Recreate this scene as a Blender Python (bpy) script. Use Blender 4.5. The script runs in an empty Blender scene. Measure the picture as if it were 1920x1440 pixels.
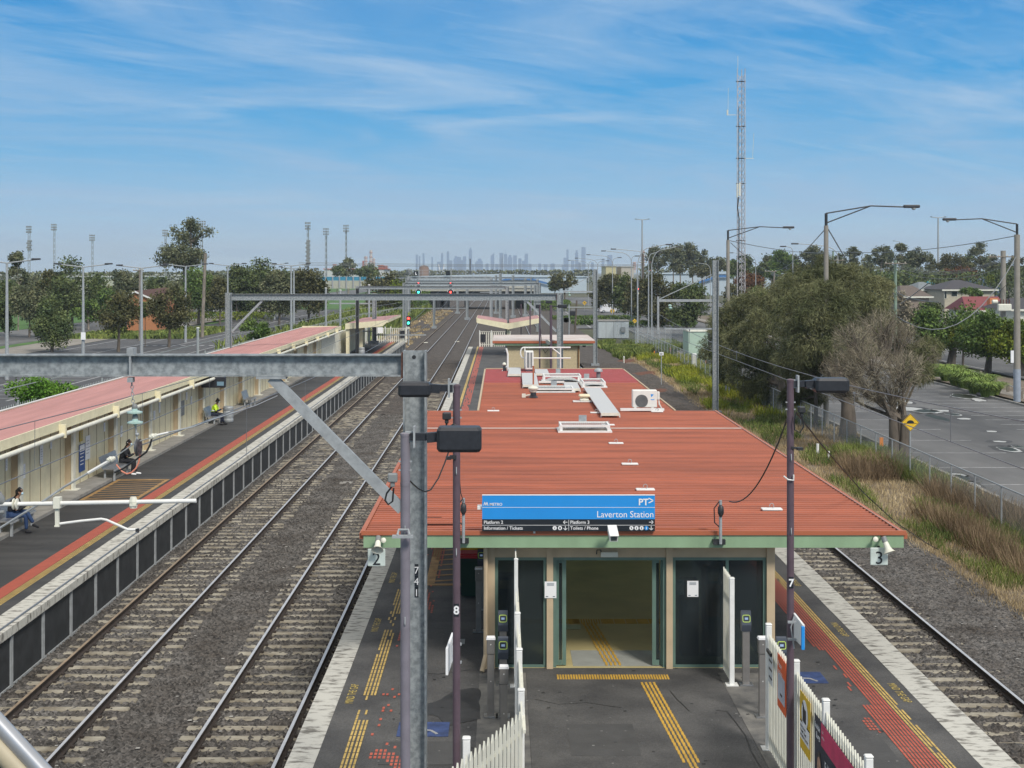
import bpy, math, random
import numpy as np
from mathutils import Vector, Matrix
random.seed(7); rng = np.random.default_rng(7)
R = math.radians
S = bpy.context.scene
COL = S.collection
# ---------------------------------------------------------------- camera
F = 2700.0; VX = 940.0; VY = 510.0; CH = 7.6       # focal length, principal point (px of 1920x1440), camera height over platform
cd = bpy.data.cameras.new('camera'); cam = bpy.data.objects.new('camera', cd); COL.objects.link(cam)
cam.location = (0, 0, CH); cam.rotation_euler = (R(90), 0, 0)
cd.sensor_width = 36; cd.lens = F / 1920 * 36
cd.shift_x = (960 - VX) / 1920; cd.shift_y = -(720 - VY) / 1920
cd.clip_start = 0.1; cd.clip_end = 30000
S.camera = cam
# ---------------------------------------------------------------- sky, sun, exposure
SUN_EL, SUN_AZ = 44, 152        # azimuth: compass-like, 0 = +Y, clockwise
w = bpy.data.worlds.new('World'); S.world = w; w.use_nodes = True
nt = w.node_tree; nt.nodes.clear()
def N(t, **k):
    n = nt.nodes.new(t)
    for a, b in k.items(): setattr(n, a, b)
    return n
out = N('ShaderNodeOutputWorld'); bg = N('ShaderNodeBackground'); nt.links.new(bg.outputs[0], out.inputs[0])
sky = N('ShaderNodeTexSky', sky_type='NISHITA'); sky.sun_disc = False
sky.sun_elevation = R(SUN_EL); sky.sun_rotation = R(SUN_AZ); sky.air_density = 1.0; sky.dust_density = 0.6; sky.ozone_density = 2.0
tc = N('ShaderNodeTexCoord'); sep = N('ShaderNodeSeparateXYZ'); nt.links.new(tc.outputs['Generated'], sep.inputs[0])
def math_(op, a, b=None, clamp=False):
    m = N('ShaderNodeMath', operation=op); m.use_clamp = clamp
    for i, v in enumerate((a, b)):
        if v is None: continue
        if isinstance(v, (int, float)): m.inputs[i].default_value = v
        else: nt.links.new(v, m.inputs[i])
    return m.outputs[0]
def ramp(val, stops, interp='LINEAR'):
    r = N('ShaderNodeValToRGB'); r.color_ramp.interpolation = interp
    e = r.color_ramp.elements
    while len(e) < len(stops): e.new(0.5)
    for el, (p, c) in zip(e, stops):
        el.position = p; el.color = (c if len(c) == 4 else (*c, 1))
    nt.links.new(val, r.inputs[0]); return r.outputs[0]
Z = sep.outputs[2]
low = ramp(Z, [(0.0, (4.4, 5.7, 6.8)), (0.035, (2.5, 4.6, 6.5)), (0.09, (.75, 3.35, 6.1)), (0.14, (.28, 2.7, 5.8)), (0.20, (.12, 2.1, 5.2)), (1, (.3, 1.6, 4.5))])
lowf = ramp(Z, [(0.22, (0, 0, 0)), (0.45, (1, 1, 1))])
mul = N('ShaderNodeMix', data_type='RGBA'); nt.links.new(lowf, mul.inputs[0]); nt.links.new(low, mul.inputs[6]); nt.links.new(sky.outputs[0], mul.inputs[7])
# clouds lie on a flat layer: direction / (z + c)
den = math_('ADD', math_('MAXIMUM', Z, 0.0), 0.07)
cx = math_('DIVIDE', sep.outputs[0], den); cy = math_('DIVIDE', sep.outputs[1], den)
ca, sa = math.cos(R(40)), math.sin(R(40))
cu_ = math_('ADD', math_('MULTIPLY', cx, ca), math_('MULTIPLY', cy, sa)); cv_ = math_('SUBTRACT', math_('MULTIPLY', cy, ca), math_('MULTIPLY', cx, sa))
def cloud(su, sv, scale, detail, dist, lo, hi, off):
    comb = N('ShaderNodeCombineXYZ'); nt.links.new(math_('MULTIPLY', cu_, su), comb.inputs[0]); nt.links.new(math_('MULTIPLY', cv_, sv), comb.inputs[1]); comb.inputs[2].default_value = off
    no = N('ShaderNodeTexNoise'); nt.links.new(comb.outputs[0], no.inputs[0]); no.inputs['Scale'].default_value = scale; no.inputs['Detail'].default_value = detail
    no.inputs['Roughness'].default_value = .6; no.inputs['Distortion'].default_value = dist
    return ramp(no.outputs[0], [(lo, (0, 0, 0)), (hi, (1, 1, 1))])
c1 = cloud(.45, 1.1, .75, 11, 1.6, .53, .74, 6.1)
c2 = cloud(.7, 1.2, .95, 8, 1.0, .40, .64, 12.4)
c3 = cloud(.8, 3.0, 2.4, 9, 1.4, .52, .82, 1.7)
over = ramp(Z, [(0.0, (.35,) * 3), (0.05, (.12,) * 3), (0.12, (.0,) * 3), (0.26, (.05,) * 3), (0.5, (.8,) * 3), (1, (.85,) * 3)])
m_a = N('ShaderNodeMix', data_type='RGBA'); nt.links.new(math_('MULTIPLY', c2, .66), m_a.inputs[0]); nt.links.new(mul.outputs[2], m_a.inputs[6]); m_a.inputs[7].default_value = (2.5, 4.05, 6.0, 1)
cm = math_('ADD', math_('ADD', math_('MULTIPLY', c1, .55), math_('MULTIPLY', c3, .22)), over, True)
ccol = ramp(Z, [(0.0, (3.4, 4.6, 6.0)), (0.10, (3.9, 5.1, 6.5)), (0.25, (5.6, 6.4, 7.2)), (0.5, (7.6, 7.4, 7.0)), (1, (7.5, 7.3, 6.9))])
mixc = N('ShaderNodeMix', data_type='RGBA'); nt.links.new(cm, mixc.inputs[0]); nt.links.new(m_a.outputs[2], mixc.inputs[6]); nt.links.new(ccol, mixc.inputs[7])
nt.links.new(mixc.outputs[2], bg.inputs[0]); bg.inputs[1].default_value = 0.1
sd = bpy.data.lights.new('sun', 'SUN'); sd.energy = 2.4; sd.angle = R(13); sd.color = (1, .95, .88)
sun = bpy.data.objects.new('sun', sd); COL.objects.link(sun)
az, el = R(SUN_AZ), R(SUN_EL)
sdir = Vector((math.sin(az) * math.cos(el), math.cos(az) * math.cos(el), math.sin(el)))
sun.rotation_euler = sdir.to_track_quat('Z', 'Y').to_euler(); sun.location = (0, -20, 60)
S.view_settings.view_transform = 'Standard'; S.view_settings.look = 'None'; S.view_settings.gamma = 1; S.view_settings.use_curve_mapping = False
S.view_settings.exposure = 0.34
S.cycles.max_bounces = 6; S.cycles.transparent_max_bounces = 16; S.cycles.volume_bounces = 0
S.cycles.diffuse_bounces = 3; S.cycles.glossy_bounces = 3
# ---------------------------------------------------------------- helpers
def U(px, py, Y): return ((px - VX) * Y / F, Y, CH - (py - VY) * Y / F)
def GY(py, z=0.0): return F * (CH - z) / (py - VY)
def GP(px, py, z=0.0):
    Y = GY(py, z); return ((px - VX) * Y / F, Y, z)
MATS = {}
def M(name, col, rough=.7, metal=0.0, var=.12, vs=3.0, bump=0.0, bs=40.0, col2=None, mscale=(1, 1, 1), lo=.35, hi=.65, island=0.0, emit=0, spec=.5, alpha=1.0, vor=0.0, vorscale=20, det=6, coat=0):
    """principled material: base colour broken up by noise, optional second colour, bump"""
    if name in MATS: return MATS[name]
    m = bpy.data.materials.new(name); m.use_nodes = True; t = m.node_tree; L = t.links
    b = t.nodes['Principled BSDF']; b.inputs['Roughness'].default_value = rough; b.inputs['Metallic'].default_value = metal
    b.inputs['Specular IOR Level'].default_value = spec
    b.inputs['Alpha'].default_value = alpha
    if coat: b.inputs['Coat Weight'].default_value = coat
    c = Vector(col)
    tc_ = t.nodes.new('ShaderNodeTexCoord'); mp = t.nodes.new('ShaderNodeMapping'); mp.inputs['Scale'].default_value = mscale
    L.new(tc_.outputs['Object'], mp.inputs[0])
    no = t.nodes.new('ShaderNodeTexNoise'); no.inputs['Scale'].default_value = vs; no.inputs['Detail'].default_value = det; no.inputs['Roughness'].default_value = .6
    L.new(mp.outputs[0], no.inputs[0])
    rp = t.nodes.new('ShaderNodeValToRGB'); rp.color_ramp.elements[0].position = lo; rp.color_ramp.elements[1].position = hi
    if col2 is None: a, d = c * (1 - var), c * (1 + var)
    else: a, d = c, Vector(col2)
    rp.color_ramp.elements[0].color = (*a, 1); rp.color_ramp.elements[1].color = (*d, 1)
    L.new(no.outputs[0], rp.inputs[0]); colour = rp.outputs[0]
    if vor:
        vo = t.nodes.new('ShaderNodeTexVoronoi'); vo.inputs['Scale'].default_value = vorscale; L.new(mp.outputs[0], vo.inputs[0])
        sp = t.nodes.new('ShaderNodeSeparateColor'); L.new(vo.outputs['Color'], sp.inputs[0])
        mr = t.nodes.new('ShaderNodeMapRange'); mr.inputs[3].default_value = 1 - vor; mr.inputs[4].default_value = 1 + vor; L.new(sp.outputs[0], mr.inputs[0])
        vm = t.nodes.new('ShaderNodeVectorMath'); vm.operation = 'SCALE'; L.new(colour, vm.inputs[0]); L.new(mr.outputs[0], vm.inputs['Scale']); colour = vm.outputs[0]
        if bump:
            bv = t.nodes.new('ShaderNodeBump'); bv.inputs['Strength'].default_value = bump; bv.inputs['Distance'].default_value = .03; L.new(vo.outputs['Distance'], bv.inputs['Height']); bv.invert = True
            L.new(bv.outputs[0], b.inputs['Normal'])
    if island:
        g = t.nodes.new('ShaderNodeNewGeometry'); mr = t.nodes.new('ShaderNodeMapRange'); mr.inputs[3].default_value = 1 - island; mr.inputs[4].default_value = 1 + island
        L.new(g.outputs['Random Per Island'], mr.inputs[0])
        vm = t.nodes.new('ShaderNodeVectorMath'); vm.operation = 'SCALE'; L.new(colour, vm.inputs[0]); L.new(mr.outputs[0], vm.inputs['Scale']); colour = vm.outputs[0]
    L.new(colour, b.inputs['Base Color'])
    if bump and not vor:
        n2 = t.nodes.new('ShaderNodeTexNoise'); n2.inputs['Scale'].default_value = bs; n2.inputs['Detail'].default_value = 5; L.new(mp.outputs[0], n2.inputs[0])
        bn = t.nodes.new('ShaderNodeBump'); bn.inputs['Strength'].default_value = bump; bn.inputs['Distance'].default_value = .02; L.new(n2.outputs[0], bn.inputs['Height']); L.new(bn.outputs[0], b.inputs['Normal'])
    if emit:
        b.inputs['Emission Color'].default_value = (*col, 1); b.inputs['Emission Strength'].default_value = emit
    MATS[name] = m; return m
def leafmat(name, col, col2, island=.45, vs=.6):
    m = M(name, col, .75, 0, 0, vs, col2=col2, island=island, lo=.4, hi=.62, spec=.2)
    return m
ORI = {}
def props(o, label=None, cat=None, group=None, kind=None):
    if label: o['label'] = label
    if cat: o['category'] = cat
    if group: o['group'] = group
    if kind: o['kind'] = kind
    return o
def E(name, label, cat, loc=(0, 0, 0), group=None):
    o = bpy.data.objects.new(name, None); COL.objects.link(o); o.location = loc; o.empty_display_size = .3
    ORI[o.name] = Vector(loc); return props(o, label, cat, group)
class MB:
    """collects shapes in world coordinates; build() links them as ONE mesh object"""
    def __init__(s): s.v = []; s.f = []; s.m = []
    def add(s, vs, fs, mi=0):
        n = len(s.v); s.v += [tuple(p) for p in vs]; s.f += [tuple(i + n for i in f) for f in fs]; s.m += [mi] * len(fs); return s
    def box(s, x0, x1, y0, y1, z0, z1, mi=0):
        return s.add([(x0, y0, z0), (x1, y0, z0), (x1, y1, z0), (x0, y1, z0), (x0, y0, z1), (x1, y0, z1), (x1, y1, z1), (x0, y1, z1)],
                     [(0, 3, 2, 1), (4, 5, 6, 7), (0, 1, 5, 4), (1, 2, 6, 5), (2, 3, 7, 6), (3, 0, 4, 7)], mi)
    def bbox(s, x0, x1, y0, y1, z0, z1, b=.01, mi=0):
        """box with chamfered edges (octagon in plan, chamfered top)"""
        def ring(z, i): return [(x0 + b + i, y0 + i, z), (x1 - b - i, y0 + i, z), (x1 - i, y0 + b + i, z), (x1 - i, y1 - b - i, z), (x1 - b - i, y1 - i, z), (x0 + b + i, y1 - i, z), (x0 + i, y1 - b - i, z), (x0 + i, y0 + b + i, z)]
        rs = [ring(z0, b * .7), ring(z0 + b, 0), ring(z1 - b, 0), ring(z1, b * .7)]
        vs = sum(rs, []); fs = []
        for k in range(3):
            for i in range(8): j = (i + 1) % 8; fs.append((k * 8 + i, k * 8 + j, k * 8 + 8 + j, k * 8 + 8 + i))
        fs += [tuple(range(7, -1, -1)), tuple(range(24, 32))]
        return s.add(vs, fs, mi)
    def obox(s, c, ax, ay, az, mi=0):
        """box from centre and three half-axis vectors"""
        c = Vector(c); ax, ay, az = Vector(ax), Vector(ay), Vector(az)
        vs = [c + a * ax + b * ay + d * az for d in (-1, 1) for a, b in ((-1, -1), (1, -1), (1, 1), (-1, 1))]
        return s.add(vs, [(0, 3, 2, 1), (4, 5, 6, 7), (0, 1, 5, 4), (1, 2, 6, 5), (2, 3, 7, 6), (3, 0, 4, 7)], mi)
    def bar(s, p0, p1, w_, h_, up=(0, 0, 1), mi=0):
        p0, p1 = Vector(p0), Vector(p1); d = p1 - p0; L_ = d.length; d.normalize(); up = Vector(up)
        sd_ = d.cross(up)
        if sd_.length < 1e-4: sd_ = d.cross(Vector((1, 0, 0)))
        sd_.normalize(); u = sd_.cross(d)
        return s.obox((p0 + p1) / 2, d * L_ / 2, sd_ * w_ / 2, u * h_ / 2, mi)
    def tube(s, pts, r, n=8, mi=0, cap=True):
        pts = [Vector(p) for p in pts]; rs = r if isinstance(r, (list, tuple)) else [r] * len(pts)
        vs = []; k = len(pts); prev = None
        for i, p in enumerate(pts):
            d = (pts[min(i + 1, k - 1)] - pts[max(i - 1, 0)])
            if d.length < 1e-9: d = Vector((0, 0, 1))
            d.normalize()
            if prev is None:
                a = d.cross(Vector((0, 0, 1)))
                if a.length < .05: a = d.cross(Vector((1, 0, 0)))
            else: a = prev - d * prev.dot(d)
            a.normalize(); prev = a.copy(); b = d.cross(a)
            for j in range(n):
                t = 2 * math.pi * j / n; vs.append(p + (a * math.cos(t) + b * math.sin(t)) * rs[i])
        fs = [(i * n + j, i * n + (j + 1) % n, (i + 1) * n + (j + 1) % n, (i + 1) * n + j) for i in range(k - 1) for j in range(n)]
        if cap: fs += [tuple(range(n - 1, -1, -1)), tuple(range((k - 1) * n, k * n))]
        return s.add(vs, fs, mi)
    def lathe(s, c, prof, n=16, axis=(0, 0, 1), mi=0):
        """prof: list of (radius, distance along axis)"""
        c = Vector(c); ax = Vector(axis).normalized(); a = ax.cross(Vector((0, 0, 1)))
        if a.length < .05: a = ax.cross(Vector((1, 0, 0)))
        a.normalize(); b = ax.cross(a); vs = []
        for r_, h_ in prof:
            for j in range(n):
                t = 2 * math.pi * j / n; vs.append(c + ax * h_ + (a * math.cos(t) + b * math.sin(t)) * r_)
        k = len(prof); fs = [(i * n + j, i * n + (j + 1) % n, (i + 1) * n + (j + 1) % n, (i + 1) * n + j) for i in range(k - 1) for j in range(n)]
        fs += [tuple(range(n - 1, -1, -1)), tuple(range((k - 1) * n, k * n))]
        return s.add(vs, fs, mi)
    def prism(s, poly, d, mi=0):
        """planar polygon (3-D points) extruded by vector d"""
        n = len(poly); d = Vector(d); vs = [Vector(p) for p in poly]; vs += [p + d for p in vs]
        fs = [tuple(range(n - 1, -1, -1)), tuple(range(n, 2 * n))] + [(i, (i + 1) % n, n + (i + 1) % n, n + i) for i in range(n)]
        return s.add(vs, fs, mi)
    def ibeam(s, p0, p1, h, wd, tw, tf, up, mi=0):
        p0, p1 = Vector(p0), Vector(p1); d = (p1 - p0); L_ = d.length; d.normalize(); up = Vector(up).normalized(); sd_ = d.cross(up).normalized(); c = (p0 + p1) / 2
        s.obox(c, d * L_ / 2, sd_ * tw / 2, up * (h / 2 - tf), mi)
        for q in (-1, 1): s.obox(c + up * q * (h / 2 - tf / 2), d * L_ / 2, sd_ * wd / 2, up * tf / 2, mi)
        return s
    def build(s, name, mat, parent=None, loc=None, smooth=False, **pr):
        me = bpy.data.meshes.new(name)
        o_ = ORI[parent.name] if parent else Vector(loc or (0, 0, 0))
        me.from_pydata([(p[0] - o_[0], p[1] - o_[1], p[2] - o_[2]) for p in s.v], [], s.f)
        mats = mat if isinstance(mat, (list, tuple)) else [mat]
        for m in mats: me.materials.append(m)
        if len(mats) > 1: me.polygons.foreach_set('material_index', s.m)
        if smooth: me.polygons.foreach_set('use_smooth', [True] * len(s.f))
        me.update()
        o = bpy.data.objects.new(name, me); COL.objects.link(o)
        if parent: o.parent = parent
        else: o.location = o_
        ORI[o.name] = o_
        if smooth:
            try: me.set_sharp_from_angle(angle=R(40))
            except Exception: pass
        return props(o, **pr)
def npmesh(name, V, Fa, mat, parent=None, loc=(0, 0, 0), smooth=False, mi=None, **pr):
    V = np.asarray(V, dtype=np.float32).reshape(-1, 3); Fa = np.asarray(Fa, dtype=np.int32); k = Fa.shape[1]
    o_ = ORI[parent.name] if parent else Vector(loc)
    V = V - np.array(o_, dtype=np.float32)
    me = bpy.data.meshes.new(name); me.vertices.add(len(V)); me.vertices.foreach_set('co', V.ravel())
    me.loops.add(Fa.size); me.loops.foreach_set('vertex_index', Fa.ravel())
    me.polygons.add(len(Fa)); me.polygons.foreach_set('loop_start', np.arange(0, Fa.size, k, dtype=np.int32))
    if smooth: me.polygons.foreach_set('use_smooth', [True] * len(Fa))
    mats = mat if isinstance(mat, (list, tuple)) else [mat]
    for m in mats: me.materials.append(m)
    if mi is not None: me.polygons.foreach_set('material_index', np.asarray(mi, dtype=np.int32))
    me.update(calc_edges=True)
    o = bpy.data.objects.new(name, me); COL.objects.link(o)
    if parent: o.parent = parent
    else: o.location = o_
    ORI[o.name] = o_
    return props(o, **pr)
def structure(name, mb, mat, smooth=False): return mb.build(name, mat, smooth=smooth, kind='structure')
def dup(root, loc, label=None, group=None, rotz=None):
    """copy a thing with its parts and sub-parts"""
    r = root.copy(); COL.objects.link(r); r.location = loc
    if rotz is not None: r.rotation_euler = (0, 0, rotz)
    if label: r['label'] = label
    if group: r['group'] = group
    ORI[r.name] = Vector(loc)
    for ch in list(root.children):
        c = ch.copy(); COL.objects.link(c); c.parent = r
        for g in list(ch.children):
            d = g.copy(); COL.objects.link(d); d.parent = c
    return r
def text(txt, size, mat, parent, o, right, up, name='lettering', align='LEFT', bold=0.0, sx=1.0, merge=None):
    """flat lettering: origin o (baseline), unit vectors right/up"""
    cu = bpy.data.curves.new('t', 'FONT'); cu.body = txt; cu.size = size; cu.align_x = align; cu.offset = bold; cu.resolution_u = 3
    ob = bpy.data.objects.new('t', cu); COL.objects.link(ob); bpy.context.view_layer.update()
    me = bpy.data.meshes.new_from_object(ob.evaluated_get(bpy.context.evaluated_depsgraph_get()))
    right, up, o = Vector(right), Vector(up), Vector(o)
    vs = [o + right * v.co.x * sx + up * v.co.y for v in me.vertices]; fs = [tuple(p.vertices) for p in me.polygons]
    bpy.data.objects.remove(ob); bpy.data.curves.remove(cu); bpy.data.meshes.remove(me)
    if merge is not None: merge.add(vs, fs); return merge
    return MB().add(vs, fs).build(name, mat, parent)
# ---------------------------------------------------------------- materials
m_galv = M('galvanised_steel', (.20, .218, .225), .5, .15, 0, 11, bump=.05, bs=60, col2=(.36, .385, .39), lo=.38, hi=.62)
m_galv2 = M('dull_galvanised', (.34, .36, .37), .55, .15, .15, 8)
m_rust = M('rusty_steel', (.13, .05, .03), .85, 0, .3, 30)
m_redroof = M('red_sheet_roof', (.37, .102, .044), .55, 0, 0, .7, col2=(.45, .145, .072), mscale=(.12, 2.2, 1), lo=.3, hi=.7, det=9, bump=.03)
m_redroof2 = M('crimson_sheet_roof', (.40, .07, .07), .5, 0, .15, .9, mscale=(.12, 2.2, 1))
m_pinkroof = M('faded_pink_roof', (.40, .205, .19), .6, 0, .12, .8, mscale=(2.2, .15, 1))
m_green = M('sage_green_paint', (.25, .37, .225), .5, 0, .1, 2, mscale=(1, 1, .4))
m_doorgreen = M('dull_green_frame', (.125, .20, .165), .45, .1, .1, 3)
m_cream = M('cream_paint', (.74, .675, .46), .6, 0, .07, 2.5)
m_tan = M('tan_paint', (.50, .39, .255), .6, 0, .07, 3)
m_brown = M('brown_joint', (.19, .10, .04), .8)
m_white = M('white_paint', (.74, .74, .71), .5, 0, .06, 5)
m_offwhite = M('offwhite_paint', (.68, .67, .57), .55, 0, .08, 4)
m_purple = M('purple_paint', (.105, .072, .09), .42, 0, .12, 5)
m_greypurple = M('greyish_purple_paint', (.20, .185, .215), .42, 0, .1, 5)
m_black = M('black_plastic', (.022, .024, .03), .45, 0, .2, 20)
m_dark = M('dark_steel', (.04, .042, .045), .5, .3, .2, 9)
m_asph = M('dark_platform_asphalt', (.030, .030, .031), .72, 0, 0, .55, col2=(.055, .054, .053), mscale=(.5, 2.4, 1), bump=.25, bs=90, lo=.4, hi=.62, det=9)
m_asph2 = M('grey_platform_asphalt', (.050, .049, .049), .8, 0, 0, .8, col2=(.100, .097, .093), bump=.35, bs=110, lo=.35, hi=.65, det=10, vor=.22, vorscale=55)
m_road = M('car_park_asphalt', (.060, .060, .060), .75, 0, 0, .16, col2=(.15, .148, .145), mscale=(1, .35, 1), bump=.2, bs=60, lo=.38, hi=.64, det=12)
m_road2 = M('new_dark_asphalt', (.062, .062, .064), .8, 0, .2, .3, bump=.1)
m_ballast = M('grey_ballast', (.050, .042, .035), .85, 0, 0, .8, col2=(.118, .112, .105), bump=1.0, vor=.75, vorscale=17, lo=.3, hi=.7, det=8)
m_ballast2 = M('brown_ballast', (.052, .043, .036), .9, 0, 0, 1.4, col2=(.095, .080, .068), bump=1.0, vor=.6, vorscale=17, lo=.3, hi=.7)
m_sleeper = M('sleeper_concrete', (.17, .145, .105), .85, 0, 0, 2.2, col2=(.40, .37, .30), bump=.2, lo=.35, hi=.7)
m_railside = M('rail_rust', (.045, .034, .028), .8, .2, .2, 6)
m_railtop = M('polished_rail', (.52, .52, .53), .38, .25, .1, 3)
m_railtop2 = M('worn_brown_rail', (.33, .25, .17), .5, .2, .2, 3)
m_coping = M('weathered_white_coping', (.16, .15, .13), .8, 0, 0, 3.0, col2=(.52, .51, .46), mscale=(1, 2.4, 1), bump=.2, lo=.37, hi=.50, det=10)
m_conc = M('concrete', (.25, .24, .22), .85, 0, .2, 2, bump=.2)
m_pad = M('stained_concrete_pad', (.07, .07, .07), .85, 0, 0, 1.6, col2=(.2, .19, .17), bump=.2, det=9)
m_yellow = M('yellow_tactile', (.55, .33, .05), .6, 0, .15, 4)
m_yellowline = M('worn_yellow_line', (.52, .36, .10), .6, 0, .25, 6)
m_redtac = M('red_tactile', (.44, .095, .055), .65, 0, .15, 5)
m_linew = M('white_road_marking', (.34, .34, .34), .7, 0, .3, 3)
m_orangepaint = M('faded_orange_marking', (.32, .19, .07), .7, 0, .3, 3)
m_chain = M('chainlink', (.42, .45, .46), .6, .3, .1, alpha=.30)
m_meshdark = M('dark_mesh_panel', (.03, .033, .036), .7, .1, .3, 3, bump=.1)
m_wire = M('wire_metal', (.20, .21, .22), .5, .5)
m_cable = M('black_cable', (.015, .015, .016), .5)
m_glassins = M('green_glass', (.40, .56, .51), .12, 0, .05, spec=.8)
m_pinkhose = M('faded_orange_hose', (.62, .22, .14), .5)
m_blue = M('sign_blue', (.018, .27, .70), .45, 0, .03, 2)
m_signblack = M('sign_black', (.012, .016, .022), .45)
m_signwhite = M('sign_white', (.82, .82, .82), .5, 0, .03)
m_dirt = M('dry_dirt', (.115, .09, .066), .95, 0, 0, .7, col2=(.19, .155, .115), bump=.5, bs=25, det=10)
m_ground = M('rough_ground', (.05, .06, .025), .95, 0, 0, .05, col2=(.10, .095, .055), bump=.3, bs=5, det=10)
m_lawn = M('green_lawn', (.055, .13, .02), .9, 0, .25, .3, bump=.3, bs=9)
m_concpath = M('pale_footpath', (.24, .22, .19), .9, 0, .15, .5)
m_bark = M('bark', (.11, .09, .07), .9, 0, .3, 4, mscale=(1, 1, .3), bump=.4, bs=12)
m_bark2 = M('pale_bark', (.22, .19, .155), .9, 0, .3, 4, mscale=(1, 1, .3), bump=.3, bs=12)
m_steelbench = M('perforated_stainless', (.40, .41, .42), .35, .8, .2, 8)
m_grey = M('grey_plastic', (.20, .21, .21), .5)
m_acwhite = M('air_conditioner_white', (.72, .71, .66), .5, 0, .05)
m_glass = None
def glassmat(name, tint, alpha_):
    m = bpy.data.materials.new(name); m.use_nodes = True; t = m.node_tree; t.nodes.clear()
    o = t.nodes.new('ShaderNodeOutputMaterial'); mx = t.nodes.new('ShaderNodeMixShader'); tr = t.nodes.new('ShaderNodeBsdfTransparent'); pr = t.nodes.new('ShaderNodeBsdfPrincipled')
    tr.inputs[0].default_value = (*tint, 1); pr.inputs['Base Color'].default_value = (.035, .045, .05, 1); pr.inputs['Roughness'].default_value = .06
    t.links.new(tr.outputs[0], mx.inputs[1]); t.links.new(pr.outputs[0], mx.inputs[2]); mx.inputs[0].default_value = alpha_
    t.links.new(mx.outputs[0], o.inputs[0]); return m
m_glass = glassmat('dark_tinted_glass', (.55, .64, .64), .5)
m_glassclear = glassmat('skylight_glass', (.6, .65, .65), .4)
# ================================================================ SETTING
def sheet(name, rects, z, mat):
    mb = MB()
    for x0, x1, y0, y1 in rects: mb.add([(x0, y0, z), (x1, y0, z), (x1, y1, z), (x0, y1, z)], [(0, 1, 2, 3)])
    return structure(name, mb, mat)
sheet('ground', [(-9000, 9000, -300, 9000)], -1.62, m_ground)
# ballast with real bumps in the near part
def ballast(name, x0, x1, y0, y1, step, z, amp, mat):
    nx = int((x1 - x0) / step) + 1; ny = int((y1 - y0) / step) + 1
    X, Y = np.meshgrid(np.linspace(x0, x1, nx), np.linspace(y0, y1, ny))
    zz = z + rng.normal(0, amp, X.shape)
    sm = rng.normal(0, 1, (ny // 12 + 2, nx // 12 + 2)); sm = np.kron(sm, np.ones((12, 12)))[:ny, :nx]
    zz += sm * amp * .5
    V = np.stack([X, Y, zz], -1).reshape(-1, 3); i = np.arange(ny * nx).reshape(ny, nx)
    Fa = np.stack([i[:-1, :-1], i[:-1, 1:], i[1:, 1:], i[1:, :-1]], -1).reshape(-1, 4)
    return npmesh(name, V, Fa, mat, kind='structure')
ballast('ballast', -10.6, -3.2, 18, 62, .055, -1.338, .026, m_ballast)
ballast('ballast', -10.6, -3.2, 62, 90, .12, -1.33, .024, m_ballast); ballast('ballast', -10.6, -3.2, 90, 140, .2, -1.315, .018, m_ballast2)
sheet('ballast', [(-24, 12, 140, 1400)], -1.30, m_ballast2)
sheet('ballast', [(-10.6, -3.2, -20, 18)], -1.36, m_ballast)
ballast('ballast', 7.7, 10.75, 20, 60, .06, -1.338, .026, m_ballast); ballast('ballast', 10.76, 13.6, 20, 60, .07, -1.30, .02, m_ballast)
ballast('ballast', 7.7, 13.2, 60, 140, .16, -1.31, .02, m_ballast2)
def strip_dirt():
    mb = MB(); n = 80; ys = [18 + (150 - 18) * i / n for i in range(n + 1)]
    for i in range(n):
        a0 = 13.0 + .5 * math.sin(ys[i] * .35) + random.uniform(-.2, .2); 
        ys[i] = ys[i]
        if i == 0: pa = a0
        a1 = 13.0 + .5 * math.sin(ys[i + 1] * .35) + random.uniform(-.2, .2)
        mb.add([(pa - .3, ys[i], -1.345), (18.2, ys[i], -1.345), (18.2, ys[i + 1], -1.345), (a1 - .3, ys[i + 1], -1.345)], [(0, 1, 2, 3)]); pa = a1
    structure('dirt_verge', mb, m_dirt)
strip_dirt()
# platforms
P1, P2, P3 = -10.49, -3.33, 7.97
mb = MB(); mb.box(-18.4, -11.09, -5, 158, -1.6, -.002); structure('platform_surface', mb, m_asph)
mb = MB(); mb.box(-2.89, 7.39, -5, 75, -1.6, -.002); mb.box(-2.89, 5.0, 75.001, 112, -1.6, -.002); mb.box(-2.89, 2.2, 112.001, 146.5, -1.6, -.002); mb.prism([(5.001, 75.001, -1.6), (6.9, 75.001, -1.6), (5.001, 112, -1.6)], (0, 0, 1.598)); structure('platform_surface', mb, m_asph2)
def coping(x0, x1, y1, face):
    mb = MB(); y = -5.0; k = 0
    while y < y1:
        e = min(y + 1.2, y1); dz = random.uniform(-.004, .004)
        mb.box(x0, x1, y, e - .012, -.19, .002 + dz); y = e; k += 1
    return structure('platform_edge', mb, m_coping)
coping(-11.09, P1, 158, 1); coping(P2, -2.89, 146.5, -1); coping(7.39, P3, 75, 1)
mb = MB(); mb.box(-3.22, -2.89, -5, 146.5, -1.6, -.19); mb.box(7.39, 7.86, -5, 75, -1.6, -.19); structure('platform_wall', mb, m_conc)
mb = MB(); mb.box(-11.09, -10.8, -5, 158, -1.6, -.19); structure('platform_wall', mb, m_dark)
# screen under platform one's edge
scr = E('trackside_screen', 'dark mesh screen panels under the white edge of the sheltered platform', 'screen', (P1, 20, -1.4))
y = 16.0; k = 0
while y < 156:
    p = MB(); p.box(-10.60, -10.585, y + .05, y + 2.1, -1.28, -.2, 0)
    for yy in (y + .02, y + 2.08): p.box(-10.58, -10.54, yy, yy + .035, -1.36, -.19, 1)
    p.box(-10.58, -10.545, y + .056, y + 2.079, -1.34, -1.29, 1)
    p.build('mesh_panel', [m_meshdark, m_galv2], scr); y += 2.15; k += 1
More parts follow.
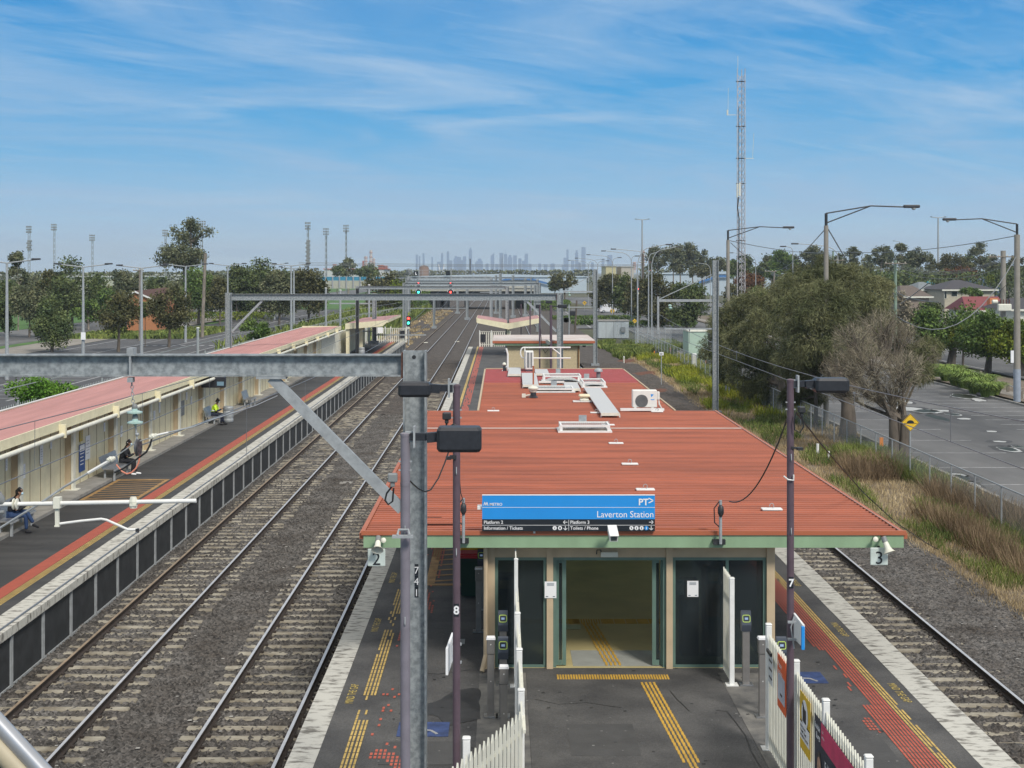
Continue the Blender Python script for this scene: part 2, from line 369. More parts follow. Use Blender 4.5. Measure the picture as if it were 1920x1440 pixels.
# tactile and painted lines
def lines(name, xs, wd, y0, y1, seg, gap, drop, z, mat, drops=None):
    V = []; 
    for x in xs:
        y = y0
        on = True
        while y < y1:
            if drops is None or drops(x, y) > rng.random():
                V.append([(x - wd / 2, y, z), (x + wd / 2, y, z), (x + wd / 2, y + seg - gap, z), (x - wd / 2, y + seg - gap, z)])
            y += seg
    V = np.array(V).reshape(-1, 3); Fa = np.arange(len(V)).reshape(-1, 4)
    return npmesh(name, V, Fa, mat, kind='structure')
lines('red_tactile_strip', [-12.0 + i * .055 for i in range(7)], .038, 18, 157, .30, .012, 0, .006, m_redtac)
mb = MB(); mb.box(-12.04, -11.64, 18, 157, -.01, .002); structure('red_tactile_base', mb, M('dull_red', (.26, .06, .04), .8))
lines('yellow_line', [-11.60, -11.545, -11.49, -11.435], .03, 18, 157, .30, .01, 0, .006, m_yellowline)
from mathutils import noise as mn
def wear2(x, y):
    if y > 52: return .95
    v = mn.noise(Vector((x * 2.2, y * .55, 1.3))) * 1.1 + .5 + (y - 38) * .012
    return 1.0 if v > .62 else .06
lines('yellow_line', [-2.46, -2.40, -2.33, -2.27], .035, 18, 60, .28, .03, 0, .006, m_yellowline, lambda x, y: .97 if mn.noise(Vector((0, y * .5, 4))) < .18 else .25)
lines('yellow_line', [-2.42, -2.34], .07, 60, 146, 3.0, .02, 0, .006, m_yellowline)
lines('red_tactile_strip', [-2.12 + i * .07 for i in range(9)], .042, 18, 60, .16, .045, 0, .006, m_redtac, wear2)
lines('red_tactile_strip', [-2.18 + i * .07 for i in range(6)], .05, 60, 146, .9, .02, 0, .006, m_redtac, lambda x, y: .9)
lines('yellow_line', [6.95, 6.89, 6.83], .034, 18, 100, .28, .012, 0, .006, m_yellowline, lambda x, y: .98)
lines('red_tactile_strip', [6.77 - i * .06 for i in range(8)], .034, 18, 100, .28, .012, 0, .006, m_redtac, lambda x, y: 1.0 if (x > 6.5 or mn.noise(Vector((x, y * .3, 2))) > -.1) else .1)
lines('red_tactile_strip', [6.25 - i * .06 for i in range(3)], .036, 18, 30, .14, .04, 0, .006, m_redtac, lambda x, y: 1.0 if mn.noise(Vector((x * 3, y * .9, 7))) > .22 else 0)
# forecourt tactile bars
def tbars():
    mb = MB()
    y = GY(1274)
    for i in range(42):
        x = (1045 - VX + i * 5.05) * y / F; mb.box(x, x + .034, y, y + .30, .002, .009)
    for k in range(4):
        for j in range(29):
            py = 1437 - j * 5.9
            y0 = 21.35 + j * .19
            if y0 > 26.6: break
            xx = 2.86 - (y0 - 21.35) * .055 + k * .075
            if j in (3, 4) and k in (0, 3): continue
            mb.box(xx, xx + .042, y0, y0 + .18, .002, .009)
    return structure('yellow_guide_bars', mb, m_yellow)
tbars()
# concrete pads beside the gates and asphalt ramp
sheet('asphalt_ramp', [(.47, 4.09, -5, 27.55)], .003, m_asph2)
sheet('concrete_pad', [(-.41, .46, 17, 27.3), (4.1, 5.3, 17, 27.3)], .004, m_pad)
# tar crack lines on the ramp
mb = MB(); 
pts = [(3.06, 26.1), (3.12, 25.6), (3.2, 25.2), (3.25, 24.9)]
for a, b in zip(pts, pts[1:]): mb.bar((*a, .006), (*b, .006), .018, .002)
pts = [(3.72, 24.95), (3.9, 24.9), (3.95, 24.3), (4.0, 23.6), (3.96, 22.8), (3.98, 22.0), (4.0, 21.3)]
for a, b in zip(pts, pts[1:]): mb.bar((*a, .006), (*b, .006), .022, .002)
structure('tar_cracks', mb, M('tar', (.015, .015, .015), .5))
# hatched boxes
def hatch(x0, x1, y0, y1, n, b, skew, mat):
    mb = MB(); z = .006
    mb.box(x0, x0 + b, y0, y1, .002, z); mb.box(x1 - b, x1, y0, y1, .002, z); mb.box(x0 + b, x1 - b, y0, y0 + b, .002, z); mb.box(x0 + b, x1 - b, y1 - b, y1, .002, z)
    for i in range(n):
        ya = y0 + b + (y1 - y0 - 2 * b) * (i + .3) / n
        w_ = x1 - x0 - 2 * b
        yb = min(ya + w_ * skew, y1 - b - .1)
        mb.add([(x0 + b, ya, z), (x1 - b, yb, z), (x1 - b, yb + .14, z), (x0 + b, ya + .14, z)], [(0, 1, 2, 3)])
    return structure('hatched_marking', mb, mat)
hatch(-14.05, -12.15, 47.9, 52.8, 9, .14, .28, m_orangepaint)
hatch(-1.85, .0, 34.9, 42.5, 11, .22, .3, m_orangepaint)
# platform lettering MIND THE GAP
mb = MB()
for ya in (25.35, 30.4, 35.2, 40.2): text('MIND THE GAP', .21, None, None, (-2.62, ya, .006), (0, 1, 0), (-1, 0, 0), merge=mb, sx=.82)
for ya in (22.0, 26.6, 31.2, 36): text('MIND THE GAP', .21, None, None, (7.12, ya, .006), (0, -1, 0), (1, 0, 0), merge=mb, sx=.82)
structure('platform_lettering', mb, M('faint_yellow_letter', (.50, .38, .10), .7, 0, .3, 30))
# blue painted access symbols
def access(x, y):
    mb = MB(); mb.box(x, x + .85, y, y + .75, .002, .007, 0)
    mb.tube([(x + .3 + .16 * math.cos(t / 8 * 2 * math.pi), y + .3 + .16 * math.sin(t / 8 * 2 * math.pi), .009) for t in range(2, 8)], .02, 5, 1)
    mb.bar((x + .35, y + .62, .009), (x + .32, y + .32, .009), .05, .006, mi=1); mb.bar((x + .32, y + .33, .0095), (x + .55, y + .3, .0095), .05, .006, mi=1); mb.bar((x + .55, y + .3, .010), (x + .66, y + .12, .010), .05, .006, mi=1)
    structure('blue_access_marking', mb, [M('blue_floor_paint', (.035, .06, .16), .6, 0, .3, 5), m_linew])
access(-1.72, 23.55); access(5.2, 26.6)
# wet patches on platform two
def blob(name, pts, z, mat, rough=.25):
    mb = MB(); 
    cx_ = sum(p[0] for p in pts) / len(pts); cy_ = sum(p[1] for p in pts) / len(pts)
    P_ = []
    for i in range(len(pts)):
        a, b = pts[i], pts[(i + 1) % len(pts)]
        for t in range(6):
            u = t / 6; x = a[0] * (1 - u) + b[0] * u; y = a[1] * (1 - u) + b[1] * u
            k = 1 + rough * mn.noise(Vector((x * 1.3, y * 1.3, 3))) ; P_.append((cx_ + (x - cx_) * k, cy_ + (y - cy_) * k, z))
    mb.add(P_, [tuple(range(len(P_)))]); return structure(name, mb, mat)
m_wet = M('damp_asphalt', (.038, .038, .039), .55, 0, .2, 4, bump=.2, bs=90)
blob('damp_patch', [(-1.55, 24.9), (-1.1, 25.9), (-.5, 26.4), (-.42, 25.6), (-.42, 24.6), (-.9, 24.3)], .0065, m_wet, .7)
m_puddle = M('puddle_water', (.022, .026, .012), .5, 0, .2, 4, spec=.2)
m_puddle_rim = M('pale_sky_reflection', (.42, .43, .42), .6, 0, .2, 3)  # sky reflection painted as flat pale colour on rims and some puddles
# ---- right-hand car park
sheet('car_park', [(20.1, 35.4, 20, 232), (9.5, 36, 232, 520)], -1.5, m_road)
sheet('car_park_apron', [(36.6, 43.5, 20, 300)], -1.49, m_dirt)
sheet('road', [(44.5, 74, 60, 420)], -1.49, m_road)
sheet('footpath', [(37.4, 38.8, 20, 300)], -1.484, m_concpath)
mb = MB(); mb.box(19.9, 20.1, 20, 232, -1.62, -1.42); 
for i in range(60): mb.box(35.4, 35.6, 20 + i * 2.5, 22.49 + i * 2.5, -1.62, -1.38)
structure('kerb', mb, m_conc)
mb = MB()
for i in range(10, 40):
    y = 40 + i * 2.7; mb.box(29.8, 35.2, y, y + .08, -1.5, -1.495)
for i in range(0, 60, 2):
    y = 40 + i * 2.7; mb.box(20.4, 25.4, y, y + .09, -1.5, -1.4955)
for i in range(24): mb.box(11 + i * 1.0, 11.5 + i * 1.0, 262, 262.5, -1.5, -1.495)
for i in range(20): mb.box(12 + i * 1.2, 12.6 + i * 1.2, 300, 300.6, -1.5, -1.495)
mb.box(14.5, 14.8, 236, 330, -1.5, -1.495); mb.box(52, 52.25, 70, 400, -1.49, -1.484); mb.box(58, 58.2, 70, 400, -1.49, -1.484); mb.box(45.2, 45.35, 70, 400, -1.49, -1.484)
structure('road_marking', mb, m_linew)
for (px, py, w_, h_) in [(1758, 783, 14, 6), (1738, 771, 22, 3), (1787, 777, 12, 2), (1889, 842, 16, 4), (1912, 838, 12, 2), (1797, 895, 18, 5), (1813, 908, 16, 4), (1795, 890, 10, 3), (1690, 753, 14, 3), (1690, 766, 28, 3), (1808, 743, 22, 4), (1835, 750, 10, 2), (1760, 770, 16, 1.5), (1860, 809, 10, 1.5), (1875, 828, 14, 1.5), (1805, 785, 12, 1.2)]:
    c = GP(px, py, -1.5); rx = w_ * c[1] / F; ry = h_ * c[1] * c[1] / (F * 9.1)
    n = 14
    def ring(k, s_=0): 
        return [(c[0] + rx * k * math.cos(t * 2 * math.pi / n) * (1 + .35 * mn.noise(Vector((px * .7, t * .9, s_)))), c[1] + ry * k * math.sin(t * 2 * math.pi / n) * (1 + .35 * mn.noise(Vector((px * .7, t * .9, s_))))) for t in range(n)]
    blob('damp_margin', ring(1.8, 2), -1.4945, m_road2, .3)
    if int(px) % 3: blob('sky_reflection_margin', [(x + rx * .1, y - ry * .12) for x, y in ring(1.22)], -1.4935, m_puddle_rim, .3)
    blob('puddle', ring(1.0), -1.492, m_puddle if int(px) % 5 else m_puddle_rim, .3)
m_garden = M('mulch_bed', (.10, .075, .045), .95, 0, .3, 1, bump=.5)
# ---- left-hand car park and streets
sheet('grass_strip', [(-70, -18.4, -5, 600)], -1.2, m_lawn)
sheet('car_park', [(-50, -26.5, 60, 232), (-48, -21, 232, 330)], -1.0, m_road2)
sheet('footpath', [(-56, -50.2, 60, 420)], -1.0, m_concpath)
sheet('street', [(-72, -58, 60, 900)], -1.05, m_road)
sheet('lawn', [(-400, -72, 60, 900)], -1.02, m_lawn)
sheet('lawn', [(-57.9, -56.1, 60, 900)], -1.0, m_lawn)
mb = MB()
for x in (-48.2, -43.0, -38.1, -33.0): mb.box(x - .08, x + .08, 96, 228, -1.0, -.993)
for i in range(44):
    y = 98 + i * 2.75
    mb.box(-37.9, -33.2, y, y + .1, -1.0, -.9935); mb.box(-48, -43.2, y, y + .1, -1.0, -.9935)
for y in (168, 205, 250, 285):
    for i in range(9): mb.box(-43 + i * 1.1, -42.5 + i * 1.1, y, y + 1.1, -1.0, -.994)
for x in (-44, -39, -34, -29, -24):
    mb.box(x, x + .15, 236, 326, -1.0, -.993)
structure('road_marking', mb, m_linew)
# ---- tracks
def rail(mb, x, y0, y1, zt, xe=None):
    xe = x if xe is None else xe
    prof = [(-.065, -.16), (.065, -.16), (.065, -.145), (.012, -.12), (.012, -.04), (.035, -.032), (.035, -.004), (-.035, -.004), (-.035, -.032), (-.012, -.04), (-.012, -.12), (-.065, -.145)]
    n = len(prof); vs = [(x + a, y0, zt + b) for a, b in prof] + [(xe + a, y1, zt + b) for a, b in prof]
    mb.add(vs, [(i, (i + 1) % n, n + (i + 1) % n, n + i) for i in range(n)], 0)
    mb.add([(x - .031, y0, zt), (x + .031, y0, zt), (xe + .031, y1, zt), (xe - .031, y1, zt)], [(0, 1, 2, 3)], 1)
    mb.add([(x - .035, y0, zt - .004), (x - .031, y0, zt), (xe - .031, y1, zt), (xe - .035, y1, zt - .004)], [(0, 1, 2, 3)], 1)
def sleeper_shape(mb, xc, y, zt):
    L_ = 1.33; dz = random.uniform(-.012, .008); z1 = zt - .165 + dz
    mb.bbox(xc - L_ + random.uniform(-.05, .05), xc + L_ + random.uniform(-.05, .05), y - .10, y + .10, z1 - .12, z1, .02)
    for rx in (-.835, .835):
        for q in (-.11, .11): mb.box(xc + rx + q - .03, xc + rx + q + .03, y - .045, y + .045, z1, z1 + .045, 1)
def track(xc, y0, y1, label, zt=-1.15, tops=None, xf=None):
    xf = xf or (lambda y: xc); ysg = [y0, y1] if xf(y1) == xc else [y0, 50, 62, 74, 86, 98, 110, 130, 155, 190, 240, y1]
    t = E('railway_track', label, 'railway track', (xc, y0, zt))
    for i, sx_ in enumerate((-.835, .835)):
        mb = MB()
        for ya, yb in zip(ysg, ysg[1:]): rail(mb, xf(ya) + sx_, ya, yb, zt, xf(yb) + sx_)
        mb.build('rail', [m_railside, (tops or (m_railtop, m_railtop))[i]], t)
    y = y0 + .3; k = 0; far = MB()
    while y < y1:
        if k < 99: mb = MB(); sleeper_shape(mb, xf(y), y, zt); mb.build('sleeper', [m_sleeper, m_railside], t)
        elif y < 120: sleeper_shape(far, xf(y), y, zt)
        else: break
        y += .616; k += 1
    if far.v: far.build('sleeper', [m_sleeper, m_railside], t, kind='stuff')
    return t
track(-8.97, 20.5, 470, 'railway track beside the dark mesh screen of the left platform', tops=(m_railtop2, m_railtop))
track(-4.87, 20.5, 470, 'railway track between the left track and the middle platform with its station building')
track(9.78, 22, 470, 'railway track right of the station building beside the gravel and weeds', xf=lambda y: 9.78 - 5.0 * min(max((y - 55) / 110, 0), 1) ** 1.15)
# curved goods line on the left that joins far away
def curved_track():
    t = E('railway_track', 'single curved railway track coming in from the left beyond the platform end', 'railway track', (-22, 150, -1.3))
    pts = [(-34, 128), (-26.5, 165), (-20.5, 205), (-16.8, 250), (-15.2, 300), (-14.6, 380), (-14.4, 460)]
    for s_ in (-.835, .835):
        mb = MB()
        for a, b in zip(pts, pts[1:]): rail(mb, a[0] + s_, a[1], b[1], -1.2, b[0] + s_)
        mb.build('rail', [m_railside, m_railtop2], t)
    mb = MB()
    for a, b in zip(pts, pts[1:]):
        n = int((b[1] - a[1]) / 1.2)
        for i in range(n): u = i / n; sleeper_shape(mb, a[0] + (b[0] - a[0]) * u, a[1] + (b[1] - a[1]) * u, -1.2)
    mb.build('sleeper', [m_railside, m_railside], t, kind='stuff')
curved_track()
# small white track markers between the rails
for i, (px, py, lab) in enumerate([(798, 643, 'small white marker plate lying left of the two straight tracks'), (857, 641, 'small white marker plate lying between the two straight tracks'), (649, 905, 'flat pale stone slab lying on ballast between the two near tracks')]):
    c = GP(px, py, -1.33); mb = MB(); mb.bbox(c[0] - .28, c[0] + .28, c[1] - .3, c[1] + .3, -1.35, -1.25 if i < 2 else -1.31, .03)
    mb.build('track_marker' if i < 2 else 'stone_slab', m_offwhite if i < 2 else m_conc, loc=c, label=lab, cat='marker' if i < 2 else 'stone')
# ================================================================ STATION BUILDING
m_ribtop = M('lighter_rib_top', (.44, .13, .072), .55, 0, .12, .9, mscale=(.12, 2.2, 1)); m_ribside = M('shadow_rib_side', (.28, .074, .034), .7, 0, .3, .9, mscale=(.3, 2.2, 1))  # rib sides coloured darker as painted shadow lines, tops lighter for contrast
m_ribtop2 = M('lighter_crimson_rib', (.40, .08, .08), .5, 0, .12, .9); m_ribside2 = M('shadow_crimson_rib', (.28, .05, .05), .7)  # crimson ribs: shadow lines painted into the side colour likewise
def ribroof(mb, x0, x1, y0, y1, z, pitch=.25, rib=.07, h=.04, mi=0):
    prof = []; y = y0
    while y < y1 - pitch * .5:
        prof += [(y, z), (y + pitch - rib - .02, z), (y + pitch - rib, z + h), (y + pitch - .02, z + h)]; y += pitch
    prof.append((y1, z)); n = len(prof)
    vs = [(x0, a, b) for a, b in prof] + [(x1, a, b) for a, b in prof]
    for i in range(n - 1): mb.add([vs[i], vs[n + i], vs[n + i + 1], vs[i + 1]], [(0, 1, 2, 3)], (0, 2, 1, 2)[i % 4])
FW = 27.62; FS = F / FW                                  # front wall
def wx(px): return (px - VX) / FS
def wz(py): return CH - (py - VY) / FS
st = E('station_building', 'low station building with long red ribbed roof and sage green fascia', 'building', (2.5, 27.6, 0))
RX0, RX1, RYF, RYB = -2.58, 7.57, 27.16, 51.3
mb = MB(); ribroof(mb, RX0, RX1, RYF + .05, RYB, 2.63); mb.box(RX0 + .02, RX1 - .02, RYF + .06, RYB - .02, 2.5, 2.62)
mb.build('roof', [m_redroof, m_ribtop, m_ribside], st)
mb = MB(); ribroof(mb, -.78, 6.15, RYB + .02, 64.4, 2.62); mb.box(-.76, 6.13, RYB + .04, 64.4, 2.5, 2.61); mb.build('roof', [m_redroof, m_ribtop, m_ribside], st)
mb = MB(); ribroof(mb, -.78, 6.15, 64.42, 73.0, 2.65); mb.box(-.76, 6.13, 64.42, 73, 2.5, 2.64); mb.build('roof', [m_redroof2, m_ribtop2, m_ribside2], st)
# flashings / gutters
mb = MB(); mb.box(RX0 - .06, RX1 + .06, RYF - .03, RYF + .04, 2.64, 2.72); mb.box(RX0 - .1, RX0 - .02, RYF + .04, RYB, 2.56, 2.67); mb.box(RX1 + .02, RX1 + .1, RYF + .04, RYB, 2.56, 2.67)
mb.build('gutter', m_redroof, st)
mb = MB(); mb.box(RX0, RX1, 45.3, 45.52, 2.668, 2.68); mb.box(RX1 + .005, RX1 + .015, RYF + .1, RYB, 2.672, 2.69)
mb.build('ridge_flashing', M('pale_flashing', (.55, .40, .33), .5), st)
mb = MB(); mb.box(-.86, -.79, RYB + .05, 73, 2.58, 2.69); mb.box(6.16, 6.22, RYB + .05, 73, 2.58, 2.69); mb.box(-.78, 6.15, 73.01, 73.08, 2.6, 2.72); mb.build('edge_flashing', m_tan, st)
mb = MB(); mb.box(RX0 - .02, RX1 + .02, RYF, RYF + .05, 2.40, 2.638); mb.box(RX0 - .02, RX0 + .03, RYF + .051, RYB, 2.40, 2.56); mb.box(RX1 - .03, RX1 + .02, RYF + .051, RYB, 2.4, 2.56)
mb.build('fascia', m_green, st)
mb = MB(); mb.box(RX0 + .04, RX1 - .04, RYF + .06, RYB, 2.42, 2.48); mb.build('ceiling', m_white, st)
# side and rear walls, floor
WX0, WX1 = wx(907), wx(1452)
mb = MB()
for ya, yb, za in ((FW + .16, 28.6, 0), (28.61, 39.6, 2.25), (39.61, 72.8, 0)): mb.box(WX0, WX0 + .15, ya, yb, za, 2.41); mb.box(WX1 - .15, WX1, ya, yb, za, 2.41)  # side openings widened so daylight reaches the floor inside
if 1: mb.box(WX0 + .15, WX1 - .15, 40.0, 40.15, 0, 2.41)
mb.build('wall', m_tan, st)
m_dkin = M('dark_olive_interior', (.34, .38, .10), .9, 0, .2, 1)
mb = MB()
for ya, yb in ((FW + .2, 28.6), (39.61, 39.99)): mb.box(WX0 + .152, WX0 + .17, ya, yb, 0, 2.41); mb.box(WX1 - .17, WX1 - .152, ya, yb, 0, 2.41)
if 1: mb.box(WX0 + .18, WX1 - .18, 39.9, 39.98, 0, 2.41); mb.build('inner_wall', m_dkin, st)
mb = MB(); mb.box(WX0 + .16, WX1 - .16, FW + .02, 39.9, .001, .012); mb.build('floor', M('brown_floor', (.52, .44, .22), .3, 0, .12, 1), st)
mb = MB(); mb.box(wx(1075), wx(1250), FW + .1, FW + 1.25, .013, .016); mb.build('door_mat', M('grey_mat', (.30, .31, .28), .9, 0, .1), st)
mb = MB(); mb.box(wx(1058), wx(1106), FW + 2.95, FW + 3.3, .017, .02); mb.build('floor_sign', M('pale_green_vinyl', (.42, .46, .28), .5), st)
mb = MB()
for i in range(22):
    x = -.05 + i * .25
    if 1.55 < x < 2.15: continue
    mb.box(x, x + .235, FW + 3.45, FW + 3.85, .013, .019)
for i in range(12): mb.box(1.56 + i * .055, 1.59 + i * .055, FW + 3.45, FW + 3.85, .013, .019)
for k in range(4):
    for j in range(13):
        y0 = FW + .12 + j * .26; xx = 1.74 + k * .085 + .28 * (1 - (y0 - FW) / 3.4); mb.box(xx, xx + .045, y0, y0 + .24, .021, .026)
mb.build('tactile_bars', m_yellow, st)
mb = MB(); mb.bar((2.95, 27.52, 2.70), (4.5, 27.46, 2.69), .05, .03); mb.build('loose_flashing', m_redroof, st)
mb = MB(); mb.box(RX0 + .6, 4.6, 27.33, 27.40, 2.672, 2.676); mb.box(-1.9, -.9, 28.1, 28.14, 2.676, 2.68); mb.box(-1.7, -1.2, 28.9, 28.93, 2.676, 2.68); mb.build('dirt_streak', M('roof_dirt', (.05, .025, .018), .9), st)
# front: piers, header
mb = MB()
for a, b, ext in ((907, 928, .06), (1025, 1037, .05), (1249, 1261, .05), (1437, 1452, .06)): mb = MB(); mb.box(wx(a), wx(b), FW - ext, FW + .15, 0.0, 2.41); mb.build('pier', m_tan, st)
mb = MB(); mb.box(wx(928), wx(1025), FW, FW + .12, wz(1045), 2.41); mb.box(wx(1037), wx(1249), FW, FW + .12, wz(1045), 2.41); mb.box(wx(1261), wx(1437), FW, FW + .12, wz(1045), 2.41); mb.build('header', m_tan, st)
mb = MB(); mb.tube([(wx(911), FW - .14, 2.35), (wx(911), FW - .14, .3), (wx(904), FW - .35, .03)], .045, 8); mb.build('downpipe', m_tan, st, smooth=True)
def frame(a, b, top, nm, bars=(), door=False):
    fr = MB(); w_ = .06; x0, x1 = wx(a), wx(b); zt = wz(top)
    fr.box(x0, x0 + w_, FW + .02, FW + .10, .01, zt); fr.box(x1 - w_, x1, FW + .02, FW + .10, .01, zt); fr.box(x0 + w_, x1 - w_, FW + .02, FW + .10, zt - w_, zt)
    if not door: fr.box(x0 + w_, x1 - w_, FW + .02, FW + .10, .01, .06)
    for c in bars: fr.box(wx(c) - .03, wx(c) + .03, FW + .03, FW + .09, .06, zt - w_)
    f = fr.build(nm, m_doorgreen, st)
    return f
f = frame(928, 1025, 1045, 'window', (968,)); mb = MB(); mb.box(wx(928) + .061, wx(1025) - .061, FW + .05, FW + .06, .06, wz(1045) - .06); mb.build('pane', m_glass, f)
f = frame(1261, 1437, 1045, 'window', (1364,)); mb = MB(); mb.box(wx(1261) + .061, wx(1437) - .061, FW + .05, FW + .06, .06, wz(1045) - .06); mb.build('pane', m_glass, f)
f = frame(1037, 1249, 1045, 'door_frame', door=True)
for a, b in ((1043, 1062), (1224, 1245)):
    mb = MB(); x0, x1 = wx(a), wx(b); zt = wz(1051)
    for q in ((x0, x0 + .055), (x1 - .075, x1)) if a < 1100 else ((x0, x0 + .075), (x1 - .055, x1)): mb.box(*q, FW + .11, FW + .15, .03, zt)
    mb.box(x0 + .06, x1 - .08, FW + .112, FW + .148, .03, .13); mb.box(x0 + .06, x1 - .08, FW + .112, FW + .148, zt - .07, zt)
    d = mb.build('sliding_door', m_doorgreen, st); mb = MB(); mb.box(x0 + .06, x1 - .08, FW + .125, FW + .135, .13, zt - .07); mb.build('pane', m_glass, d)
mb = MB(); mb.box(wx(1126), wx(1158), FW - .09, FW - .001, wz(1043), wz(1034)); mb.build('door_sensor', m_offwhite, st)
mb = MB()
for pts in ([(1118, 1038), (1119, 1030), (1126, 1030), (1127, 1038)],):
    mb.tube([(wx(a), FW - .06, wz(b)) for a, b in pts], .012, 5)
mb.build('light_bracket', m_dark, st)
for x0_, x1_, z0_, z1_, cc, nm, lab in ((4.0, 4.35, .5, 1.75, (.45, .16, .02), 'ticket_machine', 'ticket machine with an orange front seen dimly through the right glass'), (3.55, 3.9, .1, 1.5, (.03, .05, .06), 'ticket_machine', 'dark ticket machine seen dimly through the right glass'), (-.1, .25, .1, 1.6, (.06, .07, .09), 'ticket_machine', 'dark machine seen dimly through the left glass')):
    t = E(nm, lab, 'ticket machine', ((x0_ + x1_) / 2, FW + .8, .012)); mb = MB(); mb.bbox(x0_, x1_, FW + .8, FW + 1.2, .013, z1_, .02); mb.build('case', m_dark, t); mb = MB(); mb.box(x0_ + .04, x1_ - .04, FW + .79, FW + .799, z0_ + .3, z1_ - .3); mb.build('front_panel', M(nm + str(cc[0]), cc, .5), t); mb = MB(); mb.box(x0_ + .08, x1_ - .08, FW + .79, FW + .799, z1_ - .25, z1_ - .08); mb.build('yellow_strip', m_yellow, t)
# QR-code notices become plain check-in notices (the code itself is left out)
def notice(x0, x1, z0, z1, y, lab, seeds=3):
    t = E('notice', lab, 'notice', ((x0 + x1) / 2, y, z0)); mb = MB(); mb.box(x0, x1, y - .004, y, z0, z1); mb.build('sheet', m_signwhite, t)
    mb = MB(); w_ = x1 - x0; h_ = z1 - z0
    for i in range(3): mb.box(x0 + w_ * .2, x1 - w_ * .2, y - .0065, y - .005, z1 - h_ * (.10 + .06 * i) - .008, z1 - h_ * (.10 + .06 * i))
    mb.box(x0 + w_ * .1, x0 + w_ * .3, y - .0065, y - .005, z0 + h_ * .07, z0 + h_ * .12); mb.box(x1 - w_ * .3, x1 - w_ * .12, y - .0065, y - .005, z0 + h_ * .07, z0 + h_ * .12)
    mb.build('print', M('notice_ink', (.08, .12, .16), .7), t)
notice(wx(1021), wx(1043), wz(1120), wz(1089), FW - .06, 'white notice on tan pier left of the station door')
notice(wx(1289), wx(1310), wz(1120), wz(1090), FW + .045, 'white notice on dark glass right of the station door')
notice(wx(1267), wx(1284), wz(1118), wz(1089), FW + .13, 'faint greyish notice taped inside the right window', 1)
